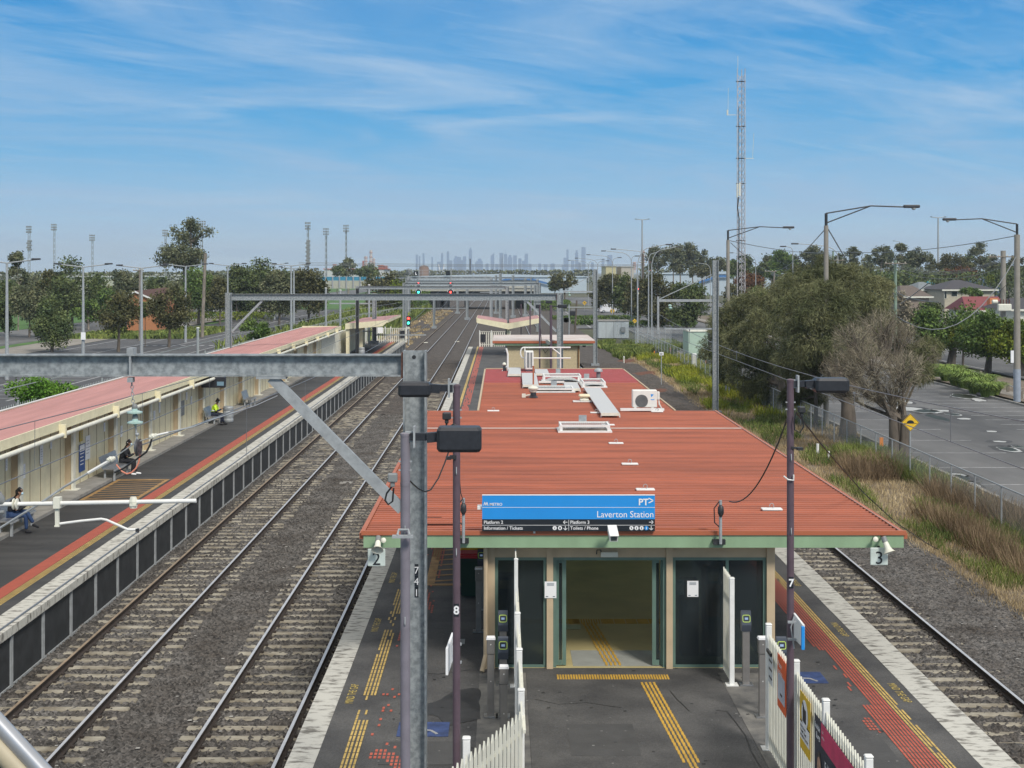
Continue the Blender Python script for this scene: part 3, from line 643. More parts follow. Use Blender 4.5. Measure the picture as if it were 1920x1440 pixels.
# main blue sign standing on the roof edge
def gsign():
    Y = 27.05; sc = F / Y
    X = lambda p: (p - VX) / sc
    Zz = lambda p: CH - (p - VY) / sc
    t = E('station_sign', 'wide blue and black name sign reading Laverton Station on the roof edge', 'sign', (X(1066), Y, Zz(995)))
    mb = MB(); mb.box(X(904), X(1228), Y, Y + .05, Zz(973.5), Zz(929)); mb.build('blue_panel', m_blue, t)
    mb = MB(); mb.box(X(904), X(1228), Y, Y + .05, Zz(996), Zz(973.6)); mb.build('black_panel', m_signblack, t)
    mb = MB(); mb.box(X(904), X(1228), Y - .004, Y + .05, Zz(928.9), Zz(928)); mb.box(X(904), X(1228), Y - .003, Y - .001, Zz(951.7), Zz(951)); mb.box(X(904), X(1228), Y - .003, Y - .001, Zz(985), Zz(984.4)); mb.box(X(1066), X(1066.7), Y - .0035, Y - .001, Zz(994.5), Zz(974.5))
    mb.build('white_rules', m_signwhite, t)
    r, u = (1, 0, 0), (0, 0, 1); y = Y - .004; s1 = 1 / sc
    text('Laverton Station', 17.2 * s1 * 1.0, m_signwhite, t, (X(1226), y, Zz(970)), r, u, align='RIGHT', sx=.93)
    text('PT', 17 * s1, m_signwhite, t, (X(1197), y, Zz(947)), r, u, bold=.004)
    text('METRO', 7.2 * s1, m_signwhite, t, (X(918), y, Zz(948)), r, u, bold=.001)
    text('Platform 2', 8.6 * s1, m_signwhite, t, (X(907), y, Zz(982)), r, u, bold=.001); text('Platform 3', 8.6 * s1, m_signwhite, t, (X(1069), y, Zz(982)), r, u, bold=.001)
    text('Information / Tickets', 8.6 * s1, m_signwhite, t, (X(907), y, Zz(993)), r, u, bold=.001); text('Toilets / Phone', 8.6 * s1, m_signwhite, t, (X(1069), y, Zz(993)), r, u, bold=.001)
    mb = MB()
    def stroke(pts, w_=1.1):
        for a, b in zip(pts, pts[1:]): mb.bar((X(a[0]), y, Zz(a[1])), (X(b[0]), y, Zz(b[1])), w_ * s1, .003, up=(0, 1, 0))
    stroke([(1216, 934), (1225, 938.5), (1216, 943)], 1.8)                  # the arrowhead after PT
    stroke([(907, 948), (909, 941), (911, 948), (913, 941), (915, 948)], 1.2)   # zigzag M
    for cx_, d in ((1060, -1), (1221, 1)): stroke([(cx_ - 4 * d, 979), (cx_ + 4 * d, 979)]); stroke([(cx_ + .5 * d, 975.8), (cx_ + 4 * d, 979), (cx_ + .5 * d, 982.3)])
    for cx_ in (1060, 1221): stroke([(cx_, 986), (cx_, 993.5)]); stroke([(cx_ - 3.4, 990.3), (cx_, 993.8), (cx_ + 3.4, 990.3)])
    mb.build('arrows', m_signwhite, t)
    for cx_, ch_, m_ in ((1040, 'i', m_signwhite), (1050, 'o', m_signwhite), (1184, 'c', m_signwhite), (1193.5, 't', m_signwhite), (1203, 't', m_signwhite), (1212, 'b', m_blue)):
        mb = MB(); mb.lathe((X(cx_), Y, Zz(990)), [(3.9 * s1, 0), (3.9 * s1, .006)], 18, (0, -1, 0)); d = mb.build('pictogram_disc', m_ if m_ is m_signwhite else m_blue, t)
        mb = MB(); z_ = Zz(990); x_ = X(cx_); yy = Y - .009
        if ch_ == 'i': mb.bar((x_, yy, z_ - 2.2 * s1), (x_ + .3 * s1, yy, z_ + .6 * s1), 1.1 * s1, .002, up=(0, 1, 0)); mb.box(x_, x_ + 1 * s1, yy, yy + .002, z_ + 1.2 * s1, z_ + 2.2 * s1)
        elif ch_ == 'o': mb.box(x_ - 1.3 * s1, x_ + 1.3 * s1, yy, yy + .002, z_ - 2 * s1, z_ + 2 * s1)
        elif ch_ == 'c': mb.bar((x_ - 1 * s1, yy, z_ + 1.8 * s1), (x_ + 1 * s1, yy, z_ - 1.8 * s1), 1.3 * s1, .002, up=(0, 1, 0))
        else: mb.box(x_ - .7 * s1, x_ + .7 * s1, yy, yy + .002, z_ - 2.4 * s1, z_ + 1.0 * s1); mb.box(x_ - .5 * s1, x_ + .5 * s1, yy, yy + .002, z_ + 1.4 * s1, z_ + 2.4 * s1)
        mb.build('pictogram', m_signblack if m_ is m_signwhite else m_signwhite, d)
    mb = MB(); mb.box(X(895), X(903.5), Y + .06, Y + .3, Zz(956.5), Zz(951)); mb.box(X(1000), X(1004), Y + .06, Y + .3, 2.68, Zz(950)); mb.box(X(1150), X(1154), Y + .06, Y + .3, 2.68, Zz(950)); mb.build('bracket', m_white, t)
gsign()
# platform number plates, horn speakers, camera on the fascia
def plate(px, py, digit, lab):
    Y = 27.05; sc = F / Y; x = (px - VX) / sc; z = CH - (py - VY) / sc
    t = E('platform_number_sign', lab, 'sign', (x, Y, z)); h = .165
    mb = MB(); mb.bbox(x - h, x + h, Y - .02, Y + .01, z - h, z + h, .012); mb.build('panel', M('pale_number_plate', (.55, .62, .58), .4), t)
    mb = MB(); mb.box(x - .02, x + .02, Y + .011, Y + .05, z + h - .05, 2.45); mb.build('hanger', m_dark, t)
    text(digit, .34, m_signblack, t, (x, Y - .024, z - .14), (1, 0, 0), (0, 0, 1), align='CENTER', name='number')
plate(706, 1045, '2', 'pale square sign with black numeral two hanging from the fascia'); plate(1648, 1043, '3', 'pale square sign with black numeral three hanging from the fascia')
def horn(px, py, ax, lab):
    Y = 26.95; sc = F / Y; x = (px - VX) / sc; z = CH - (py - VY) / sc  # piers and abutments coloured near black for the shade under the deck
    t = E('horn_speaker', lab, 'loudspeaker', (x, Y, z)); a = Vector(ax).normalized()
    mb = MB(); mb.lathe((x, Y, z), [(.035, 0), (.05, .05), (.055, .09), (.06, .14), (.085, .2), (.115, .23), (.11, .232), (.03, .12)], 18, a); mb.build('horn', m_offwhite, t, smooth=True)
    c = Vector((x, Y, z)) - a * .08; mb = MB(); mb.lathe(c, [(.05, 0), (.055, .1)], 12, a); mb.build('driver', m_grey, t, smooth=True)
    mb = MB(); mb.bar(tuple(c), (x, 27.15, z + .04), .03, .03); mb.build('bracket', m_rust, t)
horn(709, 1013, (.0, -.75, -.66), 'white horn speaker above the platform two sign at the left fascia end'); horn(1659, 1014, (.28, -.35, -.9), 'white horn speaker above the platform three sign at the right fascia end')
def floodlet(px, py, lab):
    Y = 26.98; x = (px - VX) * Y / F; z = CH - (py - VY) * Y / F
    t = E('small_floodlight', lab, 'light', (x, Y, z)); mb = MB(); mb.lathe((x, Y, z), [(.02, .12), (.03, .08), (.045, .03), (.05, 0), (.02, -.02)], 12, (0, .9, -.3)); mb.build('lamp', m_offwhite, t, smooth=True)
    mb = MB(); mb.tube([(x, Y + .05, z), (x, Y + .19, z)], .015, 6); mb.build('arm', m_dark, t)
floodlet(719, 1013, 'small round white spotlight right of the left horn speaker'); floodlet(1642, 1011, 'small round white spotlight left of the right horn speaker')
def cctv():
    Y = 26.7; x = (1149 - VX) * Y / F; z = CH - (1000 - VY) * Y / F
    t = E('security_camera', 'white box security camera in the middle of the green fascia', 'camera', (x, Y, z))
    ax = Vector((.05, -.8, -.35)).normalized(); rt = ax.cross(Vector((0, 0, 1))).normalized(); up = rt.cross(ax)
    c = Vector((x, Y, z)); mb = MB(); mb.obox(c, rt * .075, ax * .17, up * .065); mb.obox(c + up * .072 + ax * .02, rt * .085, ax * .18, up * .006); mb.build('housing', m_white, t)
    mb = MB(); mb.obox(c + ax * .172, rt * .055, ax * .003, up * .045); mb.build('window', m_glass, t)
    mb = MB(); mb.tube([c - up * .06, c - up * .12, (x - .02, 27.14, z - .13)], .02, 6); mb.build('bracket', m_dark, t)
cctv()
# roof conduits masts
def cmast(px, top, base, lab, cablepts, lab2):
    Y = 27.0; x = (px - VX) * Y / F; zt = CH - (top - VY) * Y / F; zb = CH - (base - VY) * Y / F
    t = E('cable_mast', lab, 'mast', (x, Y, zb)); mb = MB(); mb.tube([(x, Y, zb), (x, Y, zt)], .03, 10); mb.build('pole', m_galv2, t, smooth=True)
    mb = MB(); mb.box(x - .13, x + .1, Y + .03, Y + .15, zb - .02, zb + .07); mb.build('base_bracket', m_dark, t)
    mb = MB(); mb.lathe((x, Y - .03, zt - .18), [(.02, .1), (.055, .05), (.06, -.05), (.03, -.12)], 10); mb.build('cable_terminal', m_dark, t, smooth=True)
    mb = MB(); mb.tube([(x - .02, Y, zt - .02), (x - .12, Y, zt - .15), (x - .11, Y, zt - .42), (x, Y, zt - .52)], .012, 5); mb.build('cable_loop', m_cable, t)
cmast(1351, 938, 1020, 'short galvanised cable mast on fascia right of the blue sign', None, None)
cmast(869, 934, 1018, 'short galvanised cable mast on fascia left of the blue sign', None, None)
# ================================================================ ROOF FURNITURE (roof surface z = ZR)
ZR = 2.67
def RP(px, py, z=ZR): return GP(px, py, z)
def anchor(px, py, lab):
    c = RP(px, py); s_ = 11.5 / 66 * (1 if py > 0 else 1)
    t = E('roof_anchor', lab, 'roof anchor', c, 'white safety anchors on the red roof'); mb = MB(); mb.bbox(c[0] - .21, c[0] + .21, c[1] - .11, c[1] + .11, c[2], c[2] + .035, .01); mb.build('plate', m_white, t)
    mb = MB(); mb.tube([(c[0] + .045 * math.sin(a), c[1], c[2] + .085 - .05 * math.cos(a)) for a in [k * math.pi / 5 for k in range(0, 9)]], .008, 5); mb.build('hook', m_galv2, t)
for a in [(1155, 832, 'white roof anchor nearest in front of the long skylight'), (1181, 871, 'white roof anchor in the middle of the red roof'), (1210, 919, 'white roof anchor just above the right end of the blue sign'), (1447, 956, 'white roof anchor between the cable mast and the right purple pole'),
          (925, 771, 'white roof anchor near the far left edge of the front roof'), (1140, 797.5, 'white roof anchor behind the right end of the long skylight'), (1118, 774.5, 'white roof anchor left of the walkway end'), (1232, 772.5, 'white roof anchor right of the white condenser unit')]: anchor(*a)
def skylight(x0p, x1p, pyf, hpx, Yd, lab, dome=False, plate_=None):
    c0 = RP(x0p, pyf); c1 = RP(x1p, pyf); Y0 = c0[1]; h = hpx * Y0 / F
    t = E('skylight', lab, 'skylight', ((c0[0] + c1[0]) / 2, Y0, ZR)); x0, x1 = c0[0], c1[0]; y1 = Y0 + Yd; r_ = .04
    mb = MB(); mb.box(x0 - .06, x1 + .06, Y0 - .06, y1 + .06, ZR + .0, ZR + .05); mb.build('curb', m_white, t)
    mb = MB()
    for x in (x0 + r_, x1 - r_):
        for y in (Y0 + r_, y1 - r_): mb.box(x - r_, x + r_, y - r_, y + r_, ZR + .05, ZR + h)
    mb.box(x0, x1, Y0, Y0 + .06, ZR + h, ZR + h + .06); mb.box(x0, x1, y1 - .06, y1, ZR + h, ZR + h + .06); mb.box(x0, x0 + .06, Y0 + .06, y1 - .06, ZR + h, ZR + h + .06); mb.box(x1 - .06, x1, Y0 + .06, y1 - .06, ZR + h, ZR + h + .06)
    mb.build('frame', m_white, t)
    mb = MB(); n = int((x1 - x0) / .06)
    for i in range(1, n): mb.box(x0 + i * .06 - .006, x0 + i * .06 + .006, Y0 + .06, y1 - .06, ZR + h + .02, ZR + h + .03)
    for k in (.33, .66): yy = Y0 + Yd * k; mb.box(x0 + .06, x1 - .06, yy - .008, yy + .008, ZR + h + .031, ZR + h + .04)
    mb.build('grille', m_galv2, t)
    if dome:
        mb = MB(); n = 12; vs = []
        for j in range(6):
            for i in range(n + 1):
                u = i / n; a = math.pi * u; v = j / 5
                vs.append((x0 + .1 + (x1 - x0 - .2) * u, Y0 + .08 + (Yd - .16) * v, ZR + .05 + (h - .06) * math.sin(a) ** .6 * (.55 + .45 * math.sin(math.pi * v))))
        fs = [(j * (n + 1) + i, j * (n + 1) + i + 1, (j + 1) * (n + 1) + i + 1, (j + 1) * (n + 1) + i) for j in range(5) for i in range(n)]
        mb.add(vs, fs); mb.build('dome', M('milky_dome', (.62, .60, .54), .3), t, smooth=True)
    else:
        mb = MB(); mb.box(x0 + .1, x1 - .1, Y0 + .1, y1 - .1, ZR + .05, ZR + .12); mb.build('glazing', M('brownish_glazing', (.22, .19, .16), .15, 0, .5, 3), t)
    if plate_: 
        xm = (plate_[0] + plate_[1]) / 2; xw = (plate_[1] - plate_[0]) / 2 * Y0 / F; xc = (xm - VX) * y1 / F
        mb = MB(); mb.box(xc - xw, xc + xw, y1 + .0, y1 + .02, ZR + h, ZR + h + .26); mb.build('side_plate', m_galv2, t)
skylight(1050, 1144, 811, 10.5, 1.05, 'long white framed skylight on the front red roof', plate_=(1085, 1100))
skylight(1019, 1090, 719, 12, 1.6, 'white framed skylight with a long milky dome at the back of the roof', True, (1042, 1051))
skylight(998, 1076, 736, 5, 1.5, 'low white skylight beside the small black and white roof vent', plate_=(1033, 1044))
skylight(1093, 1136, 727, 8, 2.2, 'short white skylight with a small dome beside the walkway head', True, (1095, 1105))
def walkway(pts, lab, zz=.14):
    P_ = [RP(a, b, ZR + zz) for a, b in pts]
    t = E('roof_walkway', lab, 'walkway', P_[0]); mb = MB(); mb.prism([P_[0], P_[1], P_[2], P_[3]], (0, 0, -.04)); mb.build('deck', M('ribbed_white_deck', (.50, .51, .51), .6, 0, .06, 20), t)
    mb = MB(); a, b = Vector(P_[0]), Vector(P_[1]); mb.bar(a + Vector((0, -.03, -.03)), b + Vector((0, -.03, -.03)), .04, .1); mb.build('nosing', m_offwhite, t)
    mb = MB()
    for p in P_: mb.bar((p[0], p[1] + (.05 if p in P_[:2] else -.05), ZR), (p[0], p[1] + (.05 if p in P_[:2] else -.05), p[2] - .041), .04, .04)
    mb.build('feet', m_white, t)
walkway([(1127, 775), (1162, 775), (1126, 727), (1095, 727)], 'long pale walkway plank leading back from the condenser unit')
walkway([(1060, 729), (1088, 729), (1082, 717), (1057, 717)], 'short pale walkway plank in front of the domed skylight')
walkway([(980, 722), (1010, 722), (1005, 699), (978, 699)], 'pale walkway plank left of the domed skylight')
walkway([(952, 702), (977, 702), (976, 689), (954, 689)], 'pale walkway plank at the far left by the roof ladder')
walkway([(1003, 701), (1030, 701), (1026, 692), (1003, 692)], 'small pale walkway plank behind the narrow condenser unit')
# cable trays
def tray(p0, p1, lab):
    a, b = RP(*p0), RP(*p1); t = E('cable_tray', lab, 'cable tray', a); mb = MB(); d = Vector(b) - Vector(a)
    n = int(d.length / .12)
    for i in range(n):
        q = Vector(a) + d * (i / n); mb.box(q[0], q[0] + .07, q[1] - .05, q[1] + .05, ZR + .09, ZR + .11)
    for s_ in (-.09, .06): mb.box(a[0], b[0], a[1] + s_, a[1] + s_ + .03, ZR + .04, ZR + .12)
    mb.build('tray', m_white, t)
tray((1163, 772), (1245, 772), 'white ladder cable tray under the white condenser unit'); tray((1010, 719.5), (1058, 719.5), 'white ladder cable tray below the domed skylight')
def condenser():
    c = RP(1209, 771.5); Y = c[1]; sc = F / Y; x0, x1 = (1186 - VX) / sc, (1232 - VX) / sc; zb = ZR + .14; zt = zb + 32.5 / sc
    t = E('air_conditioner', 'white condenser unit with round fan grille at the back of the front roof', 'air conditioner', (c[0], Y, ZR))
    mb = MB(); mb.bbox(x0, x1, Y, Y + .36, zb, zt, .025); mb.build('case', m_acwhite, t)
    xc = (1203 - VX) / sc; zc = CH - (752 - VY) / sc; r_ = 12 / sc
    mb = MB(); mb.lathe((xc, Y - .004, zc), [(r_, 0), (r_, .003)], 28, (0, -1, 0)); g = mb.build('fan_grille', M('fan_dark', (.06, .062, .065), .6), t)
    mb = MB()
    for i in range(-5, 6):
        q = i * r_ / 5.5; l = math.sqrt(max(r_ * r_ - q * q, 0)); mb.box(xc + q - .005, xc + q + .005, Y - .017, Y - .012, zc - l, zc + l); mb.box(xc - l, xc + l, Y - .011, Y - .007, zc + q - .005, zc + q + .005)
    for k in range(4): mb.lathe((xc, Y - .02, zc), [(r_ * (k + 1) / 4, 0), (r_ * (k + 1) / 4 + .008, 0), (r_ * (k + 1) / 4 + .008, .003)], 24, (0, -1, 0)) if False else None
    mb.build('wires', m_grey, g)
    mb = MB(); mb.add([((1220 - VX) / sc, Y - .003, CH - (739 - VY) / sc), ((1226 - VX) / sc, Y - .003, CH - (739.5 - VY) / sc), ((1221 - VX) / sc, Y - .003, CH - (745 - VY) / sc)], [(0, 2, 1)]); mb.box((1220 - VX) / sc, (1227 - VX) / sc, Y - .004, Y - .001, CH - (750 - VY) / sc, CH - (748.6 - VY) / sc); mb.build('logo', m_blue, t)
    mb = MB(); mb.bbox(x1 + .001, x1 + .1, Y + .03, Y + .2, zt - .35, zt - .06, .02); mb.tube([(x1 + .06, Y + .1, zt - .34), (x1 + .09, Y + .1, zb + .1), (x1 + .2, Y + .15, ZR + .05)], .03, 6); mb.build('pipe_cover', m_acwhite, t)
    mb = MB(); mb.box(x0 + .06, x0 + .14, Y - .02, Y + .4, ZR + .121, zb); mb.box(x1 - .2, x1 - .12, Y - .02, Y + .4, ZR + .121, zb); mb.build('feet', m_white, t)
condenser()
def condenser2():
    c = RP(992, 697); Y = c[1]; sc = F / Y; t = E('air_conditioner', 'narrow white condenser unit seen end-on inside the roof handrail', 'air conditioner', c)
    x0, x1 = (985 - VX) / sc, (1000.5 - VX) / sc; mb = MB(); mb.bbox(x0, x1, Y, Y + 1.0, ZR + .1, ZR + 38 / sc, .03); mb.build('case', m_acwhite, t)
    mb = MB(); mb.box(x0 + .08, x0 + .2, Y - .006, Y - .001, ZR + .2, ZR + .95); mb.box(x0 + .25, x0 + .34, Y - .006, Y - .001, ZR + .2, ZR + .95); mb.build('vents', m_grey, t)
    mb = MB(); mb.box(x0 + .02, x1 - .02, Y + .1, Y + .2, ZR, ZR + .099); mb.box(x0 + .02, x1 - .02, Y + .8, Y + .9, ZR, ZR + .099); mb.build('feet', m_galv2, t)
condenser2()
def handrail():
    Y = 72.0; sc = F / Y; P_ = lambda a, b, y=Y: ((a - VX) / sc, y, CH - (b - VY) / sc)
    t = E('roof_handrail', 'white looped handrail standing at the back edge of the red roof', 'handrail', P_(1025, 692)); r_ = .035
    mb = MB(); arc = [P_(978 + 4 - 6 * math.sin(a) , 661.5 - 10 * math.cos(a)) for a in [k * math.pi / 8 for k in range(9)]]
    mb.tube([P_(1070, 651.5)] + arc + [P_(1070, 671.5)], r_, 8); mb.build('rail', m_white, t, smooth=True)
    mb = MB()
    for a in (984, 1051): mb.tube([P_(a, 652), P_(a, 691)], r_ * .9, 8)
    mb.tube([P_(1036, 653), P_(1050, 664)], r_ * .9, 8); mb.tube([P_(984, 671, Y), P_(984, 691.5, Y)], r_, 8); mb.build('post', m_white, t, smooth=True)
handrail()
def vent(px, py, kind, lab):
    c = RP(px, py); sc = F / c[1]; t = E('roof_vent', lab, 'roof vent', c)
    if kind == 'cowl':
        mb = MB(); mb.lathe(c, [(.10, 0), (.10, .30)], 14); mb.build('stack', m_grey, t, smooth=True); mb = MB(); mb.lathe((c[0], c[1], c[2] + .3), [(.09, 0), (.2, .0), (.2, .06), (.15, .13), (.06, .17), (.01, .175)], 18); mb.build('cap', m_galv2, t, smooth=True)
    elif kind == 'black':
        mb = MB(); mb.lathe(c, [(.2, 0), (.15, .04), (.12, .06), (.11, .2)], 14); mb.build('boot', m_black, t, smooth=True); mb = MB(); mb.lathe((c[0], c[1], c[2] + .2), [(.11, 0), (.14, .05), (.14, .1), (.21, .13), (.21, .18), (.1, .24), (.01, .25)], 18); mb.build('cap', m_offwhite, t, smooth=True)
        mb = MB(); mb.box(c[0] - .45, c[0] - .3, c[1] - .1, c[1] + .05, ZR, ZR + .14); mb.tube([(c[0] - .3, c[1], ZR + .07), (c[0] - .12, c[1], ZR + .1)], .03, 6); mb.build('side_box', m_offwhite, t)
    elif kind == 'cream':
        mb = MB(); mb.box(c[0] - .42, c[0] + .3, c[1] - .22, c[1] + .2, ZR, ZR + .03); mb.build('flashing', m_white, t); mb = MB(); mb.bbox(c[0] - .16, c[0] + .18, c[1] - .17, c[1] + .17, ZR + .03, ZR + .12, .03); mb.build('base', m_offwhite, t)
        mb = MB(); mb.lathe((c[0], c[1], ZR + .12), [(.14, 0), (.13, .05)], 12); mb.bbox(c[0] - .2, c[0] + .22, c[1] - .2, c[1] + .2, ZR + .17, ZR + .28, .04); mb.build('cap', m_cream, t)
    elif kind == 'pipe':
        mb = MB(); mb.tube([c, (c[0], c[1], ZR + 39 / sc)], .035, 8); mb.lathe((c[0], c[1], ZR + 39 / sc), [(.05, 0), (.05, .04)], 8); mb.build('pipe', m_redroof, t, smooth=True)
vent(1122, 709, 'cowl', 'grey pipe vent with mushroom cap at the back right of the roof'); vent(1000, 745, 'black', 'roof vent with white cap on a black boot'); vent(1095, 753, 'cream', 'squat cream roof vent left of the long walkway plank'); vent(1000, 727, 'pipe', 'thin red pipe vent rising behind the black boot vent')
def roof_ladder():
    Y = 71.5; sc = F / Y; P_ = lambda a, b: ((a - VX) / sc, Y, CH - (b - VY) / sc)
    t = E('access_ladder', 'white ladder stile and bracket at the far left corner of the roof', 'ladder', P_(951, 699)); mb = MB(); mb.tube([P_(949, 653), P_(952, 664), P_(952, 698)], .045, 8); mb.tube([P_(952, 685), P_(940, 698)], .035, 8); mb.bar(P_(923, 699.5), P_(952, 699.5), .1, .04); mb.build('stile', m_white, t, smooth=True)
    t = E('dome_camera', 'small white dome camera on a black stalk beside the roof ladder', 'camera', P_(945, 697)); mb = MB(); mb.lathe(P_(946, 697), [(.1, 0), (.08, .2), (.06, .32)], 10); mb.build('stalk', m_black, t, smooth=True); mb = MB(); mb.lathe(P_(945.5, 684), [(.05, -.03), (.1, 0), (.1, .05), (.05, .11), (.01, .12)], 12); mb.build('dome', m_offwhite, t, smooth=True)
roof_ladder()
# ================================================================ SECOND BUILDING AND FAR CANOPY ON THE MIDDLE PLATFORM
def brickhut():
    Y = 95.5; sc = F / Y; X = lambda p: (p - VX) / sc
    t = E('brick_building', 'cream brick platform building with pale flat roof and red edge', 'building', (X(1018), Y, 0)); z1 = 2.75
    m_br = M('cream_brick', (.55, .45, .28), .8, 0, .08, 9)
    mb = MB(); mb.box(X(951), X(1087), Y, Y + 7, 0, z1); mb.build('wall', m_br, t)
    mb = MB()
    zz = 0.1
    while zz < z1: mb.box(X(951), X(1087), Y - .004, Y - .001, zz, zz + .012); zz += .09
    mb.build('mortar_lines', M('mortar', (.34, .29, .19), .9), t)
    y0 = Y - .4; s2 = F / y0; xa, xb = (924 - VX) / s2, (1115 - VX) / s2
    mb = MB(); mb.box(xa, xb, y0, Y + 7.5, z1 + .15, z1 + .36); mb.build('roof', M('pale_worn_roof', (.50, .40, .36), .7, 0, 0, .8, col2=(.62, .58, .55)), t)
    mb = MB(); mb.box(xa - .02, xb + .02, y0 - .04, y0 - .002, z1 + .14, z1 + .3); mb.build('red_edge', m_redroof, t)
    mb = MB(); mb.box(xa + .1, xb - .1, y0 + .05, Y + 7.3, z1 + .001, z1 + .149); mb.build('soffit', m_green, t)
    mb = MB(); mb.box(X(1092), X(1098), Y - .12, Y + .0, z1 - .12, z1); mb.build('wall_lamp', m_dark, t)
    mb = MB(); mb.tube([(X(1084.5), Y - .06, z1), (X(1084.5), Y - .06, .1)], .05, 6); mb.build('downpipe', m_brown, t)
brickhut()
def far_canopy():
    Y = 130.0; sc = F / Y; P_ = lambda a, b, y=Y: ((a - VX) / sc, y, CH - (b - VY) / sc)
    t = E('platform_canopy', 'small cream butterfly canopy with pink roof on the middle platform', 'canopy', P_(953, 668))
    x0, xm, x1 = P_(894, 0)[0], P_(953, 0)[0], P_(1012, 0)[0]; ze, zm = P_(0, 597.5)[2], P_(0, 603)[2] - .15
    for a, b in ((x0, xm - .1), (xm + .1, x1)):
        mb = MB(); za, zb = (ze, zm) if a == x0 else (zm, ze); mb.prism([(a, Y, za), (b, Y, zb), (b, Y, zb + .06), (a, Y, za + .06)], (0, 9, 0)); mb.build('roof_slope', m_pinkroof, t)
    mb = MB(); mb.prism([(x0, Y - .06, ze - .38), (xm, Y - .06, zm - .55), (x1, Y - .06, ze - .38), (x1, Y - .06, ze + .06), (xm, Y - .06, zm + .0), (x0, Y - .06, ze + .06)], (0, .05, 0)); mb.box(x0 - .05, x0 - .001, Y, Y + 9, ze - .3, ze + .05); mb.box(x1 + .001, x1 + .05, Y, Y + 9, ze - .3, ze + .05); mb.build('fascia', m_cream, t)
    for y in (Y + .6, Y + 8): mb = MB(); mb.box(xm - .13, xm + .13, y - .13, y + .13, 0, zm - .02); mb.build('column', m_cream, t)
far_canopy()
# ================================================================ SHELTER ON THE LEFT PLATFORM
def shelter():
    t = E('platform_shelter', 'long cream panelled shelter with faded pink roof on the left platform', 'shelter', (-15, 49.5, 0))
    y0, y1 = 22.0, 128.0; xe, xb = -14.28, -17.7; ze, zb = 2.76, 2.62
    mb = MB(); prof = []; y = y0; vs = []; 
    while y < y1: prof += [(y, 0), (y + .17, 0), (y + .19, .02), (y + .23, .02)]; y += .25
    n = len(prof); vs = [(xe, a, ze + b) for a, b in prof] + [(xb, a, zb + b) for a, b in prof]; mb.add(vs, [(i, i + 1, n + i + 1, n + i) for i in range(n - 1)]); mb.add([(xe, y0, ze - .05), (xe, y1, ze - .05), (xb, y1, zb - .05), (xb, y0, zb - .05)], [(0, 1, 2, 3)])
    mb.build('roof', m_pinkroof, t)
    mb = MB(); mb.box(xe, xe + .05, y0, y1, ze - .26, ze + .03); mb.box(xb - .06, xb, y0, y1, zb - .2, zb + .05); mb.box(xb, xe, y1 + .0, y1 + .06, 2.4, 2.8); mb.build('fascia', m_cream, t)
    mb = MB(); mb.box(xb - .065, xb + .02, y0, y1, zb + .051, zb + .08); mb.build('ridge_trim', m_white, t)
    mb = MB(); mb.tube([(xe + .16, y0, ze - .40), (xe + .16, y1, ze - .40)], .075, 10); mb.build('gutter_pipe', m_offwhite, t, smooth=True)
    k = 0; yb = 46.4 - 6.45 * 3
    while yb < y1:
        mb = MB(); mb.box(xe + .051, xe + .26, yb - .07, yb + .07, ze - .5, ze - .08); mb.build('pipe_bracket', m_cream, t); yb += 6.45
    yp = 49.5 - 5.45 * 5; 
    while yp < 118:
        mb = MB(); mb.box(-15.0, -14.78, yp + .01, yp + .2, .1, 2.5); mb.build('pier', m_tan, t)
        mb = MB(); mb.box(-14.779, -14.70, yp - .04, yp + .24, .1, 2.5); mb.box(-15.1, -14.55, yp - .1, yp + .3, .1, .13); mb.build('post', m_offwhite, t)
        pw = MB(); wy0, wy1 = yp + .2, min(yp + 5.46, 120)
        pw.box(-15.08, -15.0, wy0, wy1, .1, 2.55, 0); q = wy0 + .5
        while q < wy1: pw.box(-15.0, -14.994, q, q + .035, .1, 2.5, 1); q += 1.05
        pw.build('wall_panel', [m_cream, m_brown], t); yp += 5.45
    mb = MB(); mb.box(-15.08, -14.15, y0, 156, .0, .1); mb.build('plinth', m_conc, t)
    mb = MB(); mb.box(-17.6, -15.09, y0, 120, .1, .14); mb.box(-17.6, -17.5, y0, 120, .14, 2.55); mb.build('rear_wall', m_cream, t)
shelter()
def canopy2():
    t = E('platform_canopy', 'short cream canopy with pink roof at the far end of the left platform', 'canopy', (-14, 132, 0)); Y = 132
    mb = MB(); mb.prism([(-14.3, Y, 2.78), (-10.5, Y, 3.1), (-10.5, Y, 3.18), (-14.3, Y, 2.86)], (0, 17, 0)); mb.build('roof', m_pinkroof, t)
    mb = MB(); mb.prism([(-14.3, Y - .06, 2.35), (-10.9, Y - .06, 2.62), (-10.45, Y - .06, 3.0), (-10.45, Y - .06, 3.2), (-14.3, Y - .06, 2.88)], (0, .05, 0)); mb.box(-10.449, -10.4, Y, Y + 17, 2.95, 3.2); mb.build('fascia', m_cream, t)
    for x, y in ((-14.1, 132.3), (-13.0, 133.6), (-14.1, 147)): mb = MB(); mb.box(x - .16, x + .16, y - .16, y + .16, 0, 2.45); mb.build('column', m_cream, t)
    mb = MB(); mb.box(-14.3, -14.2, 133, 148, .1, 2.4); mb.build('back_wall', m_cream, t)
canopy2()
